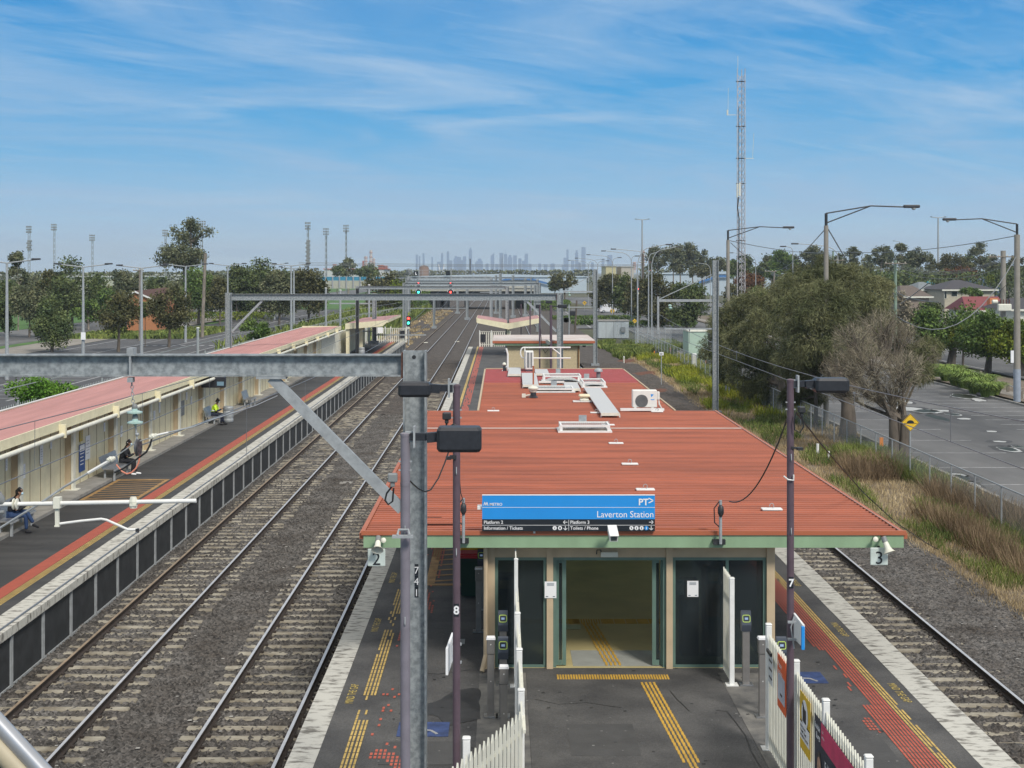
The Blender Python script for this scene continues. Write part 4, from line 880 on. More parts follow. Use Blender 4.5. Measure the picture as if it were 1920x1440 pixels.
# posters on the shelter wall
def wallposter(x4, y4, w4, h4, col, lab, kind='white'):
    """4x-zoom pixel box measured at (0,640)"""
    pxc = (x4 + w4 / 2) / 4; Xw = -14.985; Yc = F * Xw / (pxc - VX); Wy = (w4 / 4) * Yc * Yc / (F * 15.0); z1 = CH - (640 + y4 / 4 - VY) * Yc / F; z0 = CH - (640 + (y4 + h4) / 4 - VY) * Yc / F
    t = E('wall_poster', lab, 'poster', (Xw, Yc, z0)); mb = MB(); mb.box(Xw, Xw + .012, Yc - Wy / 2, Yc + Wy / 2, z0, z1); mb.build('sheet', col, t)
    mb = MB(); hh = z1 - z0; m_ = m_signblack if kind == 'white' else m_signwhite
    for i in range(5): mb.box(Xw + .013, Xw + .016, Yc - Wy * .33, Yc + Wy * (.2 + .1 * (i % 2)), z1 - hh * (.2 + i * .13) - hh * .03, z1 - hh * (.2 + i * .13))
    if kind == 'blue': mb.box(Xw + .013, Xw + .016, Yc - Wy * .4, Yc + Wy * .4, z1 - hh * .26, z1 - hh * .03)
    mb.build('print', m_ if kind != 'white' else M('grey_ink', (.35, .36, .38), .7), t)
m_bluep = M('poster_blue', (.03, .08, .25), .5); m_ypost = M('poster_yellow', (.5, .36, .05), .5)
for a in [(40, 880, 14, 90, m_signwhite, 'small white notice near the left end of the cream wall'), (168, 920, 20, 108, m_signwhite, 'tall white notice on the first full cream wall bay'), (298, 780, 22, 140, m_signwhite, 'long white notice high on the first full cream wall bay'), (375, 740, 13, 66, m_signwhite, 'small pale notice high beside the brown joint in the first bay'),
          (595, 650, 24, 100, m_ypost, 'yellow poster above the blue timetable poster'), (640, 708, 34, 176, m_signwhite, 'large white timetable sheet right of the blue poster'), (776, 610, 12, 66, m_signwhite, 'small notice high on the cream wall right of the timetable'), (903, 632, 14, 84, m_signwhite, 'white notice above the seated person in black'),
          (1122, 520, 8, 40, m_signwhite, 'tiny notice beside the fifth white post'), (1150, 520, 14, 70, m_signwhite, 'white notice between the fifth and sixth white posts'), (1190, 455, 12, 80, m_signwhite, 'bluish notice high between the fifth and sixth white posts'), (1350, 446, 32, 112, m_grey, 'grey metal cabinet panel on the cream wall'), (1393, 380, 12, 60, m_signwhite, 'pale notice high right of the grey panel'), (1428, 412, 12, 60, m_signwhite, 'white notice right of the grey wall panel')]: wallposter(*a)
wallposter(592, 770, 44, 204, m_bluep, 'blue timetable poster with a white heading on the cream wall', 'blue')
def display():
    Y = 70.7; sc = F / Y; P_ = lambda a, b: ((a - VX) / sc, Y, CH - (b - VY) / sc)
    a, b = P_(377, 727), P_(422, 707); t = E('departure_display', 'black hanging departure screen under the shelter roof edge', 'display', a)
    mb = MB(); mb.bbox(a[0], b[0], Y, Y + .3, a[2], b[2], .02); mb.build('case', m_black, t); mb = MB(); mb.box(a[0] + .78, b[0] - .06, Y - .006, Y - .001, a[2] + .1, a[2] + .3); mb.box(a[0] + .3, a[0] + .5, Y - .006, Y - .001, a[2] + .3, a[2] + .36); mb.build('screen', M('screen_blue', (.10, .16, .2), .3, emit=.5), t)
    mb = MB(); mb.bar(((a[0] + b[0]) / 2, Y + .15, b[2]), ((a[0] + b[0]) / 2, Y + .15, 2.7), .06, .06); mb.build('hanger', m_dark, t)
display()
# benches
def bench(yc, L_, lab, x=-14.25, hasback=True):
    t = E('platform_bench', lab, 'bench', (x, yc, 0), 'perforated steel benches on the left platform')
    y0, y1 = yc - L_ / 2, yc + L_ / 2; n = max(2, int(round(L_ / .55)))
    for i in range(n):
        a, b = y0 + (y1 - y0) * i / n + .01, y0 + (y1 - y0) * (i + 1) / n - .01
        mb = MB(); mb.bbox(x - .22, x + .22, a, b, .42, .46, .012); mb.build('seat', m_steelbench, t)
        mb = MB(); mb.prism([(x - .24, a, .46), (x - .21, a, .46), (x - .33, a, .88), (x - .36, a, .88)], (0, b - a, 0)); mb.build('backrest', m_steelbench, t)
    for y in (y0 + .2, y1 - .2):
        for q in (-.17, .17): mb = MB(); mb.bar((x + q, y, .0 if x + q > -14.15 else .1), (x + q, y, .42), .07, .07, up=(0, 1, 0)); mb.build('leg', m_galv2, t)
    mb = MB(); mb.box(x + .19, x + .24, y0, y1, .38, .418); mb.build('front_rail', m_galv2, t)
bench(42.3, 2.2, 'steel bench at the left edge holding the person in jeans'); bench(53.3, 2.2, 'steel bench holding the person in black beside the hatched marking'); bench(71.8, 1.7, 'steel bench holding the person in the yellow vest', x=-14.35); bench(81.6, 1.7, 'empty steel bench farthest along the left platform')
def litterbin(x, y, lab):
    t = E('litter_bin', lab, 'bin', (x, y, 0)); mb = MB(); mb.lathe((x, y, 0), [(.23, 0), (.27, .05), (.27, .15), (.25, .2), (.27, .25), (.27, .55), (.25, .58), (.27, .62), (.27, .74)], 18); mb.build('body', m_galv2, t, smooth=True)
    mb = MB(); mb.lathe((x, y, .74), [(.27, 0), (.25, .05), (.2, .07), (.05, .075)], 18); mb.build('rim', m_galv, t, smooth=True)
litterbin(-13.83, 72.9, 'round silver litter bin beside the person in the yellow vest'); litterbin(-12.6, 130, 'round grey litter bin under the far canopy of the left platform')
# ================================================================ CATENARY PORTALS
def portal(Y, xl, xr, zbeam, depth, ztop, wmast, lab, brace=2.4, zb=0.0, left_visible=True, plate_=None, stiff=()):
    t = E('overhead_portal', lab, 'portal', (xr, Y, zb))
    for x in (xl, xr):
        mb = MB(); mb.ibeam((x, Y, zb if x == xr else min(zb, -1)), (x, Y, ztop), wmast, wmast * .95, .014, .022, (1, 0, 0)); mb.box(x - wmast * .9, x + wmast * .9, Y - wmast * .9, Y + wmast * .9, (zb if x == xr else -1) - .02, (zb if x == xr else -1) + .03); m_ = mb.build('mast', m_galv, t)
        mb = MB(); mb.lathe((x - .05 * wmast, Y - .0075, ztop - .09), [(.028, 0), (.028, .004)], 10, (0, -1, 0)); mb.build('bolt_hole', m_dark, m_)
    mb = MB(); mb.ibeam((xl + wmast / 2 + .02, Y, zbeam), (xr - wmast / 2 - .025, Y, zbeam), depth, depth * .7, .012, .02, (0, 0, 1)); b_ = mb.build('beam', m_galv, t)
    mb = MB(); mb.box(xr - wmast / 2 - .025, xr - wmast / 2 - .001, Y - depth * .42, Y + depth * .42, zbeam - depth * .58, zbeam + depth * .58); mb.build('end_plate', m_rust, t)
    for x in stiff:
        mb = MB(); mb.box(x - .012, x + .012, Y - depth * .34, Y - .007, zbeam - depth / 2 + .02, zbeam + depth / 2 - .02); mb.build('stiffener', m_galv2, b_)
    if brace:
        mb = MB(); mb.bar((xr - brace, Y - .02, zbeam - depth / 2 - .02), (xr - wmast / 2 - .02, Y - .02, zbeam - depth / 2 - brace * .93), .09, .14); mb.box(xr - brace - .2, xr - brace + .2, Y - .1, Y + .08, zbeam - depth / 2 - .035, zbeam - depth / 2 - .001); mb.build('brace', m_galv2, t)
        if left_visible: mb = MB(); mb.bar((xl + brace, Y - .02, zbeam - depth / 2 - .02), (xl + wmast / 2, Y - .02, zbeam - depth / 2 - brace * .93), .09, .14); mb.build('brace', m_galv2, t)
    return t
sc1 = F / 19.4
PX1 = (778.5 - VX) / sc1
p1 = portal(19.4, -13.2, PX1, CH - (684.5 - VY) / sc1, 41 / sc1, CH - (657 - VY) / sc1, 43 / sc1, 'large galvanised overhead portal with mast 741 standing nearest on the middle platform', brace=1.93, stiff=((247 - VX) / sc1,))
# number 741 on the mast
def num741():
    z0 = CH - (1120 - VY) / sc1; z1 = CH - (1057 - VY) / sc1; x = (781 - VX) / sc1; Yf = 19.4 - .009
    mb = MB(); 
    for i in range(3): zz = z1 - (i + .5) * (z1 - z0) / 3; mb.box(x - .025, x + .025, Yf - .004, Yf, zz - .073, zz + .073)
    b = mb.build('number_plate', m_signblack, p1)
    for i, d in enumerate('741'): text(d, .135, m_signwhite, b, (x, Yf - .006, z1 - (i + .5) * (z1 - z0) / 3 - .055), (1, 0, 0), (0, 0, 1), align='CENTER', name='digit')
num741()
portal(94, -17.8, (1050 - VX) * 94 / F, CH - (557 - VY) * 94 / F, .42, CH - (549 - VY) * 94 / F, .40, 'second overhead portal with braced corners spanning all platforms', brace=2.2)
portal(137, (670 - VX) * 137 / F, (951 - VX) * 137 / F, CH - (539.5 - VY) * 137 / F, .3, CH - (536.5 - VY) * 137 / F, .33, 'third overhead portal with slim beam beyond the far canopies', brace=0)
def pm(px): return (px - VX) / F
portal(215, pm(762) * 215, pm(1008) * 215, CH - (528 - VY) * 215 / F, .35, CH - (524 - VY) * 215 / F, .35, 'fourth overhead portal with a low beam in front of the signal gantry', brace=0, zb=-1.3)
portal(330, pm(742) * 330, pm(996) * 330, CH - (521 - VY) * 330 / F, .35, CH - (519 - VY) * 330 / F, .4, 'farthest overhead portal before the road bridge', brace=0, zb=-1.3)
# signal gantry
m_red = M('red_lamp', (1.0, .03, .02), .3, emit=9); m_gre = M('green_lamp', (.03, .9, .55), .3, emit=7); m_halo = M('signal_rim', (.5, .5, .5), .5)
def lampdisc(mb, c, r_): mb.lathe(c, [(r_, 0), (r_, .03)], 14, (0, -1, 0))
def gantry():
    Y = 260.0; sc = F / Y; P_ = lambda a, b, y=Y: ((a - VX) / sc, y, CH - (b - VY) / sc)
    t = E('signal_gantry', 'lattice signal gantry with walkway handrail spanning the far tracks', 'gantry', P_(764, 600))
    for px in (766.5, 921):
        mb = MB(); mb.ibeam(P_(px, 600), P_(px, 520), .55, .5, .05, .06, (1, 0, 0)); mb.build('column', m_galv2, t)
    mb = MB()
    for z_ in (519, 523.5): 
        for yy in (Y, Y + 1.6): mb.bar(P_(764, z_, yy), P_(921, z_, yy), .12, .12)
    n = 14
    for i in range(n):
        a = 766 + 155 * i / n; b = 766 + 155 * (i + 1) / n; mb.bar(P_(a, 519 if i % 2 else 530), P_(b, 530 if i % 2 else 519), .1, .1); mb.bar(P_(a, 519), P_(a, 530), .1, .1)
    mb.bar(P_(766, 530), P_(921, 530), .14, .14); mb.build('truss', m_galv2, t)
    mb = MB(); mb.bar(P_(764, 506.5), P_(913, 506.5), .07, .07); mb.bar(P_(764, 512), P_(913, 512), .05, .05)
    for i in range(12): mb.bar(P_(766 + i * 13.3, 506.5), P_(766 + i * 13.3, 519), .06, .06)
    mb.build('handrail', m_galv2, t)
    mb = MB(); mb.box(P_(773, 0)[0], P_(916, 0)[0], Y + .1, Y + 1.5, P_(0, 519)[2], P_(0, 518.4)[2]); mb.build('walkway', m_grey, t)
    mb = MB()
    for k in range(7): mb.tube([P_(761, 507 + k * 1.2), (P_(766, 0)[0], Y - .5, P_(0, 504)[2] - k * .115 + .1), P_(772, 507 + k * 1.2)], .03, 4)
    mb.build('ladder_cage', m_galv2, t)
    for px, cols, lab in ((785, (m_red, m_gre), 'twin signal with a red light over a green light on the gantry'), (845, (m_red, m_red), 'twin signal with two red lights on the gantry')):
        s_ = E('railway_signal', lab, 'signal', P_(px, 556, Y - .6)); y = Y - .7
        mb = MB(); mb.bar(P_(px + 1, 560, y + .2), P_(px + 1, 503, y + .2), .16, .16); mb.build('post', m_galv2, s_)
        for k, (zz, mm) in enumerate(zip((531.5, 547.5), cols)):
            c = P_(px, zz, y); mb = MB(); mb.lathe((c[0], y, c[2]), [(.52, 0), (.52, .04)], 20, (0, -1, 0)); h_ = mb.build('target_board', m_black, s_); mb = MB(); mb.tube([(c[0] + .54 * math.cos(q), y - .05, c[2] + .54 * math.sin(q)) for q in [math.pi * j / 10 for j in range(11)]], .035, 5); mb.build('rim', m_signwhite, h_)
            mb = MB(); lampdisc(mb, (c[0], y - .05, c[2] - .03), .17); mb.build('lamp', mm, h_)
        c = P_(px - 4.5 if px == 785 else px - 5, 512.5, y); mb = MB(); mb.box(c[0] - .4, c[0] + .4, y, y + .05, c[2] - .4, c[2] + .4); b_ = mb.build('sign_board', m_signblack, s_)
        if px == 785: text('L', .62, m_signwhite, b_, (c[0] - .16, y - .01, c[2] - .22), (1, 0, 0), (0, 0, 1), name='letter', bold=.03)
gantry()
def ground_signal(px, top, base, Y, cols, lab, rx=.2):
    sc = F / Y; P_ = lambda a, b, y=Y: ((a - VX) / sc, y, CH - (b - VY) / sc); t = E('railway_signal', lab, 'signal', P_(px, base)); h = (base - top) / sc
    mb = MB(); mb.tube([P_(px, base), P_(px, top + 19)], .07, 8); mb.build('post', m_galv2, t)
    c0, c1 = P_(px, top + 20), P_(px, top); mb = MB(); mb.bbox(c0[0] - rx, c0[0] + rx, Y - .1, Y + .12, c0[2], c1[2], .06); hd = mb.build('signal_head', m_black, t)
    for k, mm in enumerate(cols):
        if mm: mb = MB(); lampdisc(mb, (c0[0], Y - .12, c1[2] - .28 - k * .48 * (h / h)), .12); mb.build('lamp', mm, hd)
    mb = MB(); mb.box(c0[0] - .12, c0[0] + .12, Y - .14, Y - .08, P_(0, top + 25)[2], P_(0, top + 21)[2]); mb.build('number_plate', m_offwhite, t)
ground_signal(766, 592, 646, 150, (m_red, m_gre), 'colour light signal with red over green at the left platform end', .22)
ground_signal(945, 525, 614, 225, (None, None), 'dark unlit colour light signal seen against the trees', .3) if False else None
ground_signal(1196, 527, 618, 225, (None, None, m_red), 'tall dark signal with a small red light by the car park lamps', .22)
def round_signal():
    Y = 150; sc = F / Y; P_ = lambda a, b: ((a - VX) / sc, Y, CH - (b - VY) / sc); t = E('railway_signal', 'round black signal head on a slim post right of the second portal mast', 'signal', P_(1067, 655))
    mb = MB(); mb.tube([P_(1067, 655), P_(1067, 571)], .06, 8); mb.build('post', m_galv2, t); mb = MB(); mb.lathe(P_(1061.5, 600), [(.27, 0), (.27, .1)], 18, (0, -1, 0)); mb.box(P_(1056.5, 0)[0], P_(1066.5, 0)[0], Y - .1, Y + .001, P_(0, 604)[2], P_(0, 596)[2]); mb.build('target_board', m_black, t)
    mb = MB(); mb.bbox(*[P_(1068, 0)[0], P_(1079, 0)[0]], Y - .1, Y + .2, P_(0, 592)[2], P_(0, 583)[2], .04); mb.build('side_box', m_black, t)
round_signal()
# single masts with cantilever arms
def armmast(px, top, base, Y, wpx, arms, lab, zb=None):
    sc = F / Y; P_ = lambda a, b, y=Y: ((a - VX) / sc, y, CH - (b - VY) / sc); b0 = P_(px, base); t = E('overhead_mast', lab, 'mast', b0); w_ = wpx / sc
    mb = MB(); mb.ibeam(b0, P_(px, top), w_, w_ * .9, .03, .04, (1, 0, 0)); mb.box(b0[0] - w_, b0[0] + w_, Y - w_, Y + w_, b0[2] - .3, b0[2] + .05); mb.build('mast', m_galv, t)
    for kind, x2, yy, r_ in arms:
        mb = MB()
        if kind == 'h': mb.bar(P_(px - wpx / 2 if x2 < px else px + wpx / 2, yy), P_(x2, yy), .1 * r_, .12 * r_)
        elif kind == 's': mb.bar(P_(px - wpx / 2, yy), P_(x2, r_), .05, .05)
        elif kind == 'v': mb.bar(P_(x2, yy), P_(x2, r_), .12, .12)
        elif kind == 'i':
            for q in range(2): mb.lathe(P_(x2 + q, yy + q * 4.5), [(.04, -.1), (.12, -.02), (.12, .02), (.04, .08)], 10)
        mb.build({'h': 'arm', 's': 'stay', 'v': 'drop_arm', 'i': 'insulator'}[kind], m_glassins if kind == 'i' else m_galv2, t)
armmast(1341.5, 488, 772, 90, 10.5, [('h', 1236, 563.5, 1.3), ('h', 1246, 616.5, .8), ('s', 1236, 514, 561), ('v', 1234, 556, 626), ('i', 1256, 573, 0)], 'tall grey steel mast with two arms at the far right roof corner')
armmast(1116, 505, 683, 137, 7.5, [('h', 1056, 547, 1.3), ('h', 1064, 576, .8), ('s', 1056, 515, 546), ('i', 1067, 549, 0)], 'grey steel mast with arms right of the cream brick building')
armmast(702, 550, 640, 140, 8, [('h', 600, 621, .9), ('h', 799, 628, 1), ('h', 618, 569, 1), ('v', 605, 619, 632)], 'grey steel mast with long arms behind the white gates of the left platform')
armmast(876, 540, 596, 230, 5, [('h', 760, 578, .9)], 'far small grey mast with one long arm between the two straight tracks')
armmast(814, 560, 612, 220, 4.5, [('h', 850, 556, .8)], 'slim grey mast on a concrete footing beside the curved track')
armmast(938, 512, 597, 190, 5.5, [('h', 900, 548, .8)], 'grey mast left of the cluster behind the far canopy')
armmast(930, 516, 585, 260, 4.5, [('h', 990, 529, .8)], 'distant pale mast behind the far canopy')
armmast(962, 516, 592, 235, 5, [('h', 930, 531, .8)], 'grey mast in the far cluster behind the butterfly canopy'); armmast(985, 522, 590, 250, 5, [('h', 1012, 540, .8)], 'grey mast at the right of the far cluster'); armmast(1003, 530, 600, 200, 5, [], 'plain grey mast left of the second portal mast'); armmast(858, 545, 585, 280, 4.5, [('h', 905, 563, .8)], 'slim distant mast left of the bridge opening')
portal(180, pm(757) * 180, pm(1012) * 180, CH - (533 - VY) * 180 / F, .3, CH - (530 - VY) * 180 / F, .3, 'slim overhead portal between the third and fourth portals', brace=0, zb=-1.3)
for px, y0, y1, Y, lab in ((763, 560, 648, 150, 'dark steel column standing through the far left canopy'),): 
    c0 = U(670, 664, 131); t = E('steel_column', lab, 'column', c0); mb = MB(); mb.ibeam((c0[0], c0[1], 0), (c0[0], c0[1], CH - (541 - VY) * 131 / F), .26, .25, .02, .03, (1, 0, 0)); mb.build('column', m_dark, t)
# ================================================================ NEAR REGISTRATION ASSEMBLY hanging from the first portal
def Q(px, py, Y=19.4): return U(px, py, Y)
def assembly():
    t = E('insulator_chain', 'chain with two glass insulator discs and a pulley hanging from the first beam', 'insulator chain', Q(249, 706))
    mb = MB(); mb.box(Q(241, 0)[0], Q(253, 0)[0], 19.3, 19.5, Q(0, 665)[2] + .003, Q(0, 652)[2]); mb.build('clamp_box', m_galv2, t)
    mb = MB(); mb.box(Q(242, 0)[0], Q(252, 0)[0], 19.3, 19.42, Q(0, 716)[2], Q(0, 707)[2]); mb.build('hanger', m_galv2, t)
    mb = MB(); a, b = Vector(Q(247, 716)), Vector(Q(250, 762)); n = 7
    for i in range(n):
        c = a.lerp(b, (i + .5) / n); r_ = (b - a).length / n * .5; ux, uz = (.018, .0) if i % 2 else (0, .018)
        mb.tube([c + Vector((ux * math.cos(q), uz * math.cos(q), r_ * 1.15 * math.sin(q))) for q in [2 * math.pi * j / 8 for j in range(9)]], .006, 5, cap=False)
    mb.build('chain', m_galv2, t)
    for k, (yy) in enumerate((772, 791)):
        mb = MB(); c = Q(252.5 + k, yy); mb.lathe(c, [(.02, .075), (.035, .055), (.04, .02), (.105, 0), (.105, -.018), (.03, -.03), (.02, -.05)], 20); mb.build('insulator_disc', m_glassins, t, smooth=True)
        mb = MB(); mb.lathe(Vector(c) + Vector((0, 0, .03)), [(.03, -.0), (.042, .02), (.036, .06), (.015, .08)], 12); mb.build('insulator_cap', m_grey, t, smooth=True)
    mb = MB(); mb.tube([Q(254, 797), Q(257, 823)], .012, 6); mb.lathe(Q(257, 817), [(.02, 0), (.03, .02), (.02, .04)], 8); mb.build('link', m_galv2, t)
    mb = MB(); c = Vector(Q(259.5, 839)); ax = Vector((.985, -.04, 0)).normalized(); mb.lathe(c - ax * .02, [(.025, 0), (.105, .0), (.12, .0), (.105, .02), (.12, .04), (.105, .04), (.025, .04)], 22, ax); p = mb.build('pulley', M('pulley_grey', (.12, .12, .13), .45, .5), t, smooth=True)
    mb = MB()
    for k in range(5): q = 2 * math.pi * k / 5; d = Vector((-ax.y, ax.x, 0)) * math.cos(q) + Vector((0, 0, 1)) * math.sin(q); mb.lathe(c + d * .065 + ax * .021, [(.016, 0), (.016, .003)], 8, ax)
    mb.build('pulley_holes', m_black, p)
    mb = MB(); mb.tube([Q(257, 823), Q(254, 830), Q(253, 840), Q(255, 848)], .018, 6); mb.build('pulley_yoke', m_galv2, t, smooth=True)
    h = E('balance_hose', 'faded orange sleeve rope hanging in a curve under the pulley', 'rope', Q(262, 853)); mb = MB(); mb.tube([Q(262, 853), Q(260.5, 866), Q(255, 878), Q(247, 886), Q(238, 888.5), Q(229, 884), Q(222, 876), Q(218, 871)], .011, 8); mb.build('sleeve', m_pinkhose, h, smooth=True)
    t = E('registration_arm', 'white steel registration pipe with insulators crossing in front of the left platform', 'registration arm', Q(0, 943))
    mb = MB(); mb.tube([Q(-40, 947), Q(10, 945.5), Q(368, 939)], .029, 12); mb.build('pipe', m_white, t, smooth=True)
    mb = MB()
    for px in (25, 31): mb.lathe(Q(px, 945), [(.03, -.01), (.075, 0), (.075, .012), (.03, .02)], 18, (1, 0, 0))
    mb.build('insulator', m_offwhite, t, smooth=True)
    mb = MB(); mb.tube([Q(-6, 925), Q(1, 938), Q(6, 945)], [.06, .07, .03], 8); mb.tube([Q(-10, 962), Q(8, 960)], .03, 6); mb.build('end_fitting', m_grey, t, smooth=True)
    mb = MB(); mb.box(Q(102, 0)[0], Q(114, 0)[0], 19.34, 19.46, Q(0, 946)[2] - .045, Q(0, 936)[2] + .03); mb.bar(Q(107, 948), Q(107.5, 985), .045, .05); mb.bar(Q(103, 986), Q(112, 986), .06, .02); mb.build('drop_bracket', m_offwhite, t)
    mb = MB(); mb.tube([Q(112, 982), Q(150, 977), Q(190, 973), Q(200, 975), Q(240, 993), Q(257, 993)], .017, 8); mb.build('steady_arm', m_white, t, smooth=True)
    mb = MB(); mb.box(Q(255, 0)[0], Q(260, 0)[0], 19.37, 19.43, Q(0, 999)[2], Q(0, 991)[2]); mb.build('wire_clamp', m_dark, t)
    mb = MB(); mb.box(Q(245, 0)[0], Q(257, 0)[0], 19.34, 19.46, Q(0, 948)[2], Q(0, 944)[2]); mb.lathe(Q(250, 940), [(.05, -.09), (.06, 0), (.04, .06)], 8); mb.build('pipe_clamp', m_offwhite, t)
assembly()
# wires along the tracks
def wire(name, pts, r_, mat, lab, cat='wire', group=None):
    mb = MB(); mb.tube(pts, r_, 5); return mb.build(name, mat, loc=pts[0], label=lab, cat=cat, group=group)
def sagging(x, z0, z1, ys, sag):
    P_ = []
    for a, b in zip(ys, ys[1:]):
        for i in range(12): u = i / 12; P_.append((x, a + (b - a) * u, z0 - sag * 4 * u * (1 - u)))
    P_.append((x, ys[-1], z0)); return P_
ys = [-6, 19.4, 94, 137, 215, 330]
def catenary(xc, zc, zm, sag, nm, off=0.0, rr=.011, yy=ys):
    wire('contact_wire', [(xc, y, zc) for y in ys], rr, m_wire, 'straight contact wire above the ' + nm)
    P_ = sagging(xc + off, zm, zm, yy, sag); wire('messenger_wire', P_, rr * .9, m_wire, 'sagging messenger wire above the ' + nm)
    mb = MB()
    for a, b in zip(ys[1:4], ys[2:5]):
        n = max(3, int((b - a) / 8))
        for i in range(1, n): u = i / n; y = a + (b - a) * u; zt = zm - sag * 4 * u * (1 - u); mb.tube([(xc + off, y, zt), (xc, y, zc)], .005, 4)
    mb.build('dropper_wires', m_wire, loc=(xc, 30, zc), label='short dropper wires hanging between the wires above the ' + nm, cat='wire')
catenary(-4.9, 4.1, 5.25, .55, 'track beside the middle platform', yy=ys[1:]); catenary(-8.97, 3.8, 4.95, .55, 'track beside the left platform'); 
wire('contact_wire', [(9.8, y, 3.9) for y in (20, 90, 137, 215, 330)], .012, m_wire, 'straight contact wire above the right track')
P3w = sagging(9.8, 5.0, 5.0, [22, 90, 137, 215, 330], .75); wire('messenger_wire', P3w, .012, m_wire, 'sagging messenger wire above the right track')
mb = MB(); 
for y, zt in ((31.4, 4.6), (40, 4.27), (60, 4.3), (75, 4.6)): mb.tube([(9.8, y, zt), (9.8, y, 3.9)], .009, 4); mb.box(9.77, 9.83, y - .03, y + .03, zt - .06, zt)
mb.build('dropper_wires', m_wire, loc=(9.8, 31, 4), label='short dropper wires hanging above the right track', cat='wire')
wire('jumper_cable', [Q(0, 990), Q(40, 965), Q(72, 946), Q(120, 913), Q(165, 887)], .016, m_galv2, 'thick grey cable rising from the left edge to the rope clamp')
wire('wrapped_cable', [Q(165, 887), Q(205, 864)], .022, m_white, 'short white wrapped section of cable before the rope clamp')
wire('balance_rope', [Q(205, 864), Q(256, 829), Q(285, 820)], .008, m_galv2, 'thin rope passing over the pulley')
wire('rigid_rod', [Q(290, 817), Q(316, 811)], .017, m_white, 'short white rod right of the pulley')
wire('jumper_cable', [Q(316, 811), Q(365, 799), Q(400, 786, 21), Q(450, 770, 26), Q(480, 760, 31), Q(520, 742, 38)], .012, m_galv2, 'grey cable running away from the pulley to the right')
wire('jumper_cable', [Q(285, 820), Q(281, 835), Q(274, 848), Q(255, 862), Q(232, 878), Q(215, 886)], .014, m_cable, 'dark cable looping down behind the orange sleeve')
for i, (a, b) in enumerate(((287, 819), (208, 862))):
    mb = MB(); c = Q(a, b)
    for k in range(4): mb.lathe(Vector(c) + Vector((.02 * (k - 1.5), 0, .015 * (k % 2))), [(.012, -.03), (.03, -.01), (.03, .02), (.01, .035)], 7, (1, .3, .3 * (k - 1)))
    mb.build('rope_clamp', m_offwhite, loc=c, label=('cluster of rope clamps right of the pulley', 'cluster of rope clamps above the left bench')[i], cat='clamp')
# ================================================================ PURPLE LAMP POLES
def lamppole(px, Y, top, r_, mat, headbox, side, lab, num=None, numpy_=None, sign=None):
    sc = F / Y; P_ = lambda a, b, y=Y: ((a - VX) / sc, y, CH - (b - VY) / sc); x = P_(px, 0)[0]; zt = P_(0, top)[2]
    t = E('lamp_pole', lab, 'lamp pole', (x, Y, 0)); mb = MB(); mb.tube([(x, Y, 0), (x, Y, zt - .55), (x, Y, zt)], [r_ * 1.05, r_, r_], 18); mb.lathe((x, Y, zt - .6), [(r_, 0), (r_ * 1.06, .0), (r_ * 1.06, .04), (r_, .04)], 18); mb.lathe((x, Y, zt), [(r_ * 1.08, -.03), (r_ * 1.08, 0), (r_ * .7, .012), (.004, .016)], 18); mb.build('pole', mat, t, smooth=True)
    a, b, c, d = headbox; x0, x1 = P_(a, 0)[0], P_(c, 0)[0]; z0, z1 = P_(0, d)[2], P_(0, b)[2]
    mb = MB(); mb.bbox(x0, x1, Y - .18, Y + .12, z0, z1, .035); mb.build('lamp_head', m_black, t)
    xs = x1 if side < 0 else x0; zc = z1 - (z1 - z0) * .42
    mb = MB(); mb.bar((xs, Y - .02, zc), (x + (side * r_), Y - .02, zc), .07, .085); mb.bar((xs - side * .0, Y - .03, zc), (xs - side * .12, Y - .03, zc - .01), .11, .11); mb.build('arm', m_black, t)
    mb = MB(); q = x + side * (r_ + .05); mb.box(q - .012, q + .012, Y - .08, Y + .06, zc - .12, zc + .12); mb.box(min(q, x), max(q, x), Y - .03, Y + .03, zc - .06, zc + .06); mb.build('mounting_plate', m_galv2, t)
    for zz in (zt - .32, zt - .42): mb = MB(); mb.bar((x - r_ - .02, Y - .01, zz), (x + r_ + .02, Y - .01, zz), .018, .018); mb.build('bolt', m_galv2, t)
    for zz in (zt - 1.05, zt - 2.1): mb = MB(); mb.tube([(x, Y - r_ - .005, zz), (x, Y - r_ - .02, zz - .08), (x, Y - r_ - .005, zz - .1)], .007, 5); mb.build('hook', m_galv2, t)
    if num: 
        zz = P_(0, numpy_)[2]; mb = MB(); mb.box(x - .032, x + .032, Y - r_ - .008, Y - r_ + .03, zz - .08, zz + .08); p_ = mb.build('number_plate', m_signblack, t); text(num, .15, m_signwhite, p_, (x, Y - r_ - .011, zz - .052), (1, 0, 0), (0, 0, 1), align='CENTER', name='digit', bold=.004)
    return t, x
lp1, x1_ = lamppole(760, 16.6, 813, .056, m_greypurple, (820, 799, 903, 845), 1, 'greyish purple lamp pole nearest the camera with its lamp head to the right')
lp2, x2_ = lamppole(856, 18.6, 722, .048, m_purple, (748, 716, 808, 743), -1, 'purple lamp pole numbered 8 with its lamp head to the left', '8', 1142)
lp3, x3_ = lamppole(1482, 20.5, 712, .05, m_purple, (1525, 708, 1588, 735), 1, 'purple lamp pole numbered 7 beside the right picket fence', '7', 1091)
